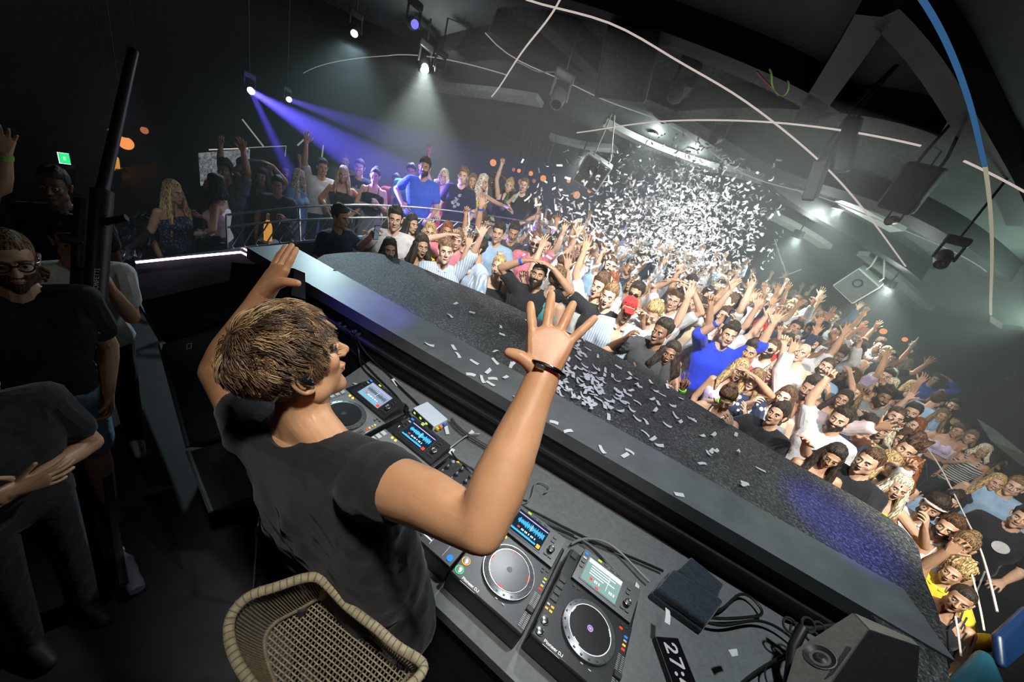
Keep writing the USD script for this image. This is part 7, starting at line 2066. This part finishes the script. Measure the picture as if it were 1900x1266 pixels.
for px, py, hgt_, lab in ((205, 314, .27, 'taller amber glowing bottle on the back-bar shelf'), (216, 312, .22, 'shorter amber glowing bottle on the back-bar shelf')):
    b_ = at(px, py, 4.76)
    obj('bottle', moved(lathe(np.array([(0, 0), (.16, 0), (.17, .5), (.15, .58), (.06, .70), (.055, .98), (.06, 1.0), (0, 1.0)]) * hgt_, 12), t=b_), amber, label=lab, category='bottle')
vs = usdkit.material(stage, '/World/Looks/video_noise', {'c': ('texture_coordinate', {}), 'n': ('noise_texture', {'scale': 16.0, 'detail': 6.0, 'roughness': .8}), 'r': ('rgb_ramp', {'ramp': [(0.40, (0.10, 0.11, 0.12)), (0.62, (0.55, 0.60, 0.62))]}), 'e': ('emission', {'strength': 0.42})}, [('c.object', 'n.vector'), ('n.fac', 'r.fac'), ('r.color', 'e.color')], surface='e.emission')
Q = [at(368, 284, 7.4), at(464, 276, 7.4), at(462, 335, 7.4), at(372, 345, 7.4)]
sc_ = thing('video_screen', 'grey flickering video wall behind the dancers on the left balcony', 'screen', np.mean(Q, 0))
obj('panel', slab(Q, nrm(np.mean(Q, 0) - CAM) * .06), black_paint, sc_)
obj('picture', slab([q + nrm(CAM - q) * .02 for q in Q], nrm(CAM - np.mean(Q, 0)) * .005), vs, sc_)
obj('top_light', tube([at(388, 278, 7.3), at(460, 275, 7.3)], .012, 6), strip_lit, sc_)
obj('batten', tube([at(462, 274, 7.2), at(531, 271, 7.2), at(529, 290, 7.2)], .008, 6), strip_dim, label='thin pale frame line right of the video wall', category='light strip')
b_ = at(497, 446, 4.75)
bt2 = thing('champagne_bottle', 'golden glowing champagne bottle standing behind the balcony rail', 'bottle', b_)
obj('body', moved(lathe(np.array([(0, 0), (.045, 0), (.047, .16), (.040, .20), (.016, .26), (.0, .26)]), 16), t=b_), amber, bt2)
obj('foil_neck', moved(lathe(np.array([(0, .255), (.017, .255), (.018, .33), (.014, .335), (0, .335)]), 12), t=b_), mat('gold_foil', (0.75, .52, .18), .3, .9), bt2)
obj('plinth', moved(lathe([(0, -.5), (.12, -.5), (.12, -.002), (0, -.002)], 16), t=b_), charcoal, None, label='dark round plinth under the champagne bottle', category='plinth')
# ------------------------------------------------------------------ paper confetti
paper = usdkit.material(stage, '/World/Looks/white_paper', {'d': ('diffuse_bsdf', {'color': (0.84, 0.84, 0.86)}), 't': ('translucent_bsdf', {'color': (0.7, 0.7, 0.72)}), 'm': ('mix_closure', {'fac': 0.3})}, [('d.BSDF', 'm.closure1'), ('t.BSDF', 'm.closure2')], surface='m.closure')
kr = np.random.default_rng(5)


def slip(bend, twist, L=.066, W=.023):
    """A bent strip of paper."""
    n = 6
    u = np.linspace(-.5, .5, n)
    a = bend * u
    x = L * u
    z = L * bend * (u ** 2) * .9
    v, f = [], []
    for k in range(n):
        t_ = twist * u[k]
        for s in (-.5, .5):
            v.append([x[k], s * W * math.cos(t_), z[k] + s * W * math.sin(t_)])
    v = np.array(v)
    v2 = v + [0, 0, .0006]
    for k in range(n - 1):
        b = 2 * k
        f += [[b, b + 1, b + 3], [b, b + 3, b + 2]]
    f = np.array(f)
    m = len(v)
    return trimesh.Trimesh(np.vstack([v, v2]), np.vstack([f[:, ::-1], f + m]), process=False)


SHAPES = [slip(.12, .15), slip(.5, .5), slip(-.35, .2), slip(.9, .9), slip(.05, .0, .05, .028), slip(1.6, .3)]
CONF = {}


def confetti(P, M, k, label, group):
    key = k
    if key not in CONF:
        t = thing('confetti_strip', label, 'confetti', P, group, M=M)
        obj('paper', SHAPES[k], paper, t, smooth=True)
        CONF[key] = t
    else:
        copy_thing(CONF[key], label, group, P, M)


def flat_M(a, tilt=.12):
    R_ = SF @ Rot.from_euler('zxy', [a, kr.normal(0, tilt), kr.normal(0, tilt)]).as_matrix()
    return R_


n_st = 0
L1_, L2_, L3_ = 'white paper confetti strip lying on the stage floor', 'white confetti strip lying on the grey ledge', 'white confetti strip fallen on the booth table'
tries = 0
while n_st < 215 and tries < 6000:
    tries += 1
    u = kr.random()
    if u < .62:
        x, y = kr.normal((1060, 705), (62, 42))
        x, y = x + kr.normal(0, 30), y + kr.normal(0, 8)
    elif u < .88:
        x, y = kr.normal((1130, 760), (130, 60))
    else:
        x, y = kr.uniform(800, 1480), kr.uniform(560, 930)
    P = stage_px(x, y, .006)
    a, b, h = to_st(P)
    if not (.2 < a < 4.3 and LED[1] + .02 < b < far_b(a) - .06):
        continue
    ks = int(kr.integers(0, 5))
    where = 'heaped on the stage right of the wrist' if 1020 < x < 1120 and 640 < y < 740 else 'on the stage left of the raised hand' if x < 960 else 'on the stage below the raised hand' if x < 1040 else 'scattered on the stage beyond the heap' if y < 720 else 'scattered on the right half of the stage' if x > 1220 else 'on the stage near the ledge right of the forearm'
    lab_ = ('flat', 'curled', 'bowed', 'tightly curled', 'short broad')[ks] + ' white paper confetti strip ' + where
    confetti(P + NS * kr.uniform(.002, .010), flat_M(kr.uniform(0, 6.28)), ks, lab_, lab_)
    n_st += 1
for x, y in ((626, 503),):
    confetti(stage_px(x, y, .01), flat_M(.3), 0, 'single white confetti strip lying alone at the left end of the stage', None)
for x, y in ((880, 672), (868, 700), (905, 690), (910, 712), (915, 702), (895, 705), (922, 668), (938, 700), (1018, 796), (1048, 812), (1160, 845), (1170, 838), (960, 738), (850, 658), (842, 645), (796, 640), (1115, 842), (1260, 918)):
    P = stage_px(x, y, .018)
    a, b, h = to_st(P)
    b = float(np.clip(b, LED[0] + .03, LED[1] - .03))
    confetti(st(a, b, .018), flat_M(kr.uniform(0, 6.28)), int(kr.integers(0, 3)), L2_, 'confetti on the ledge')
for x, y in ((690, 706), (664, 705), (705, 728), (768, 772), (820, 780), (875, 798), (832, 790), (785, 778), (812, 858), (840, 832), (925, 900), (1028, 980), (1188, 1085), (1222, 1160), (1338, 1228), (755, 690), (745, 815)):
    P = stage_px(x, y, TABLE_H + .05)
    a, b, h = to_st(P)
    b = min(b, LED[0] - .05)
    confetti(st(a, b, TABLE_H + .012 if b > -1.5 else TABLE_H + .13), flat_M(kr.uniform(0, 6.28)), int(kr.integers(0, 3)), L3_, 'confetti on the booth table')
air = []
while len(air) < 3300:
    u = kr.random()
    if u < .50:
        x, y = kr.normal((1275, 425), (66, 56))
    elif u < .78:
        x, y = kr.normal((1262, 375), (96, 80))
    elif u < .93:
        x, y = kr.normal((1170, 430), (75, 55))
    else:
        x, y = kr.normal((1080, 420), (70, 60))
    if y < 245 + 0.35 * abs(x - 1270) * .4 or y > 575 or not 960 < x < 1455:
        continue
    d = kr.uniform(4.3, 7.2) if u < .93 else kr.uniform(3.8, 5.5)
    air.append((d, x, y))
air.sort()
for d, x, y in air[:42]:
    confetti(at(x, y, d), Rot.random(random_state=int(kr.integers(1 << 30))).as_matrix(), int(kr.integers(0, 6)), 'white confetti strip fluttering in the air over the crowd', 'confetti in the air')
pi = UsdGeom.PointInstancer.Define(stage, '/World/confetti_cloud')
say('/World/confetti_cloud', 'dense cloud of small white paper strips bursting over the crowd', 'confetti', None, 'stuff')
protos = []
for k in range(6):
    p_ = obj('paper', SHAPES[k], paper, '/World/confetti_cloud', smooth=True)
    protos.append(p_)
pi.CreatePrototypesRel().SetTargets([Sdf.Path(p) for p in protos])
rest = air[42:]
pi.CreateProtoIndicesAttr(Vt.IntArray.FromNumpy(kr.integers(0, 6, len(rest)).astype(np.int32)))
pi.CreatePositionsAttr(Vt.Vec3fArray.FromNumpy(np.array([at(x, y, d) for d, x, y in rest]).astype(np.float32)))
qs = Rot.random(len(rest), random_state=9).as_quat()
pi.CreateOrientationsAttr(Vt.QuathArray([Gf.Quath(float(q[3]), float(q[0]), float(q[1]), float(q[2])) for q in qs]))
cw = obj('crumpled_wrapper', cat(*[hull(ell(at(1724 + 4 * k, 1212 + 9 * k, 1.80) + kr.normal(0, .008, 3), kr.uniform(.010, .022, 3), 1)) for k in range(6)]), mat('foil_wrap', (0.55, 0.5, 0.62), .25, .6), label='crumpled silvery wrapper on the floor at the lower right corner', category='wrapper')

# ------------------------------------------------------------------ haze over the dance floor
haze_m = usdkit.material(stage, '/World/Looks/stage_haze', {'v': ('scatter_volume', {'color': (0.92, 1.0, 0.98), 'density': 0.024, 'anisotropy': 0.0})}, volume='v.volume')
hz = obj('haze', box((-6.5, 2.75, -1.2), (9.0, 10.2, 3.1)), haze_m, smooth=False, label='thin club haze hanging over the dance floor', category='haze', kind='stuff')
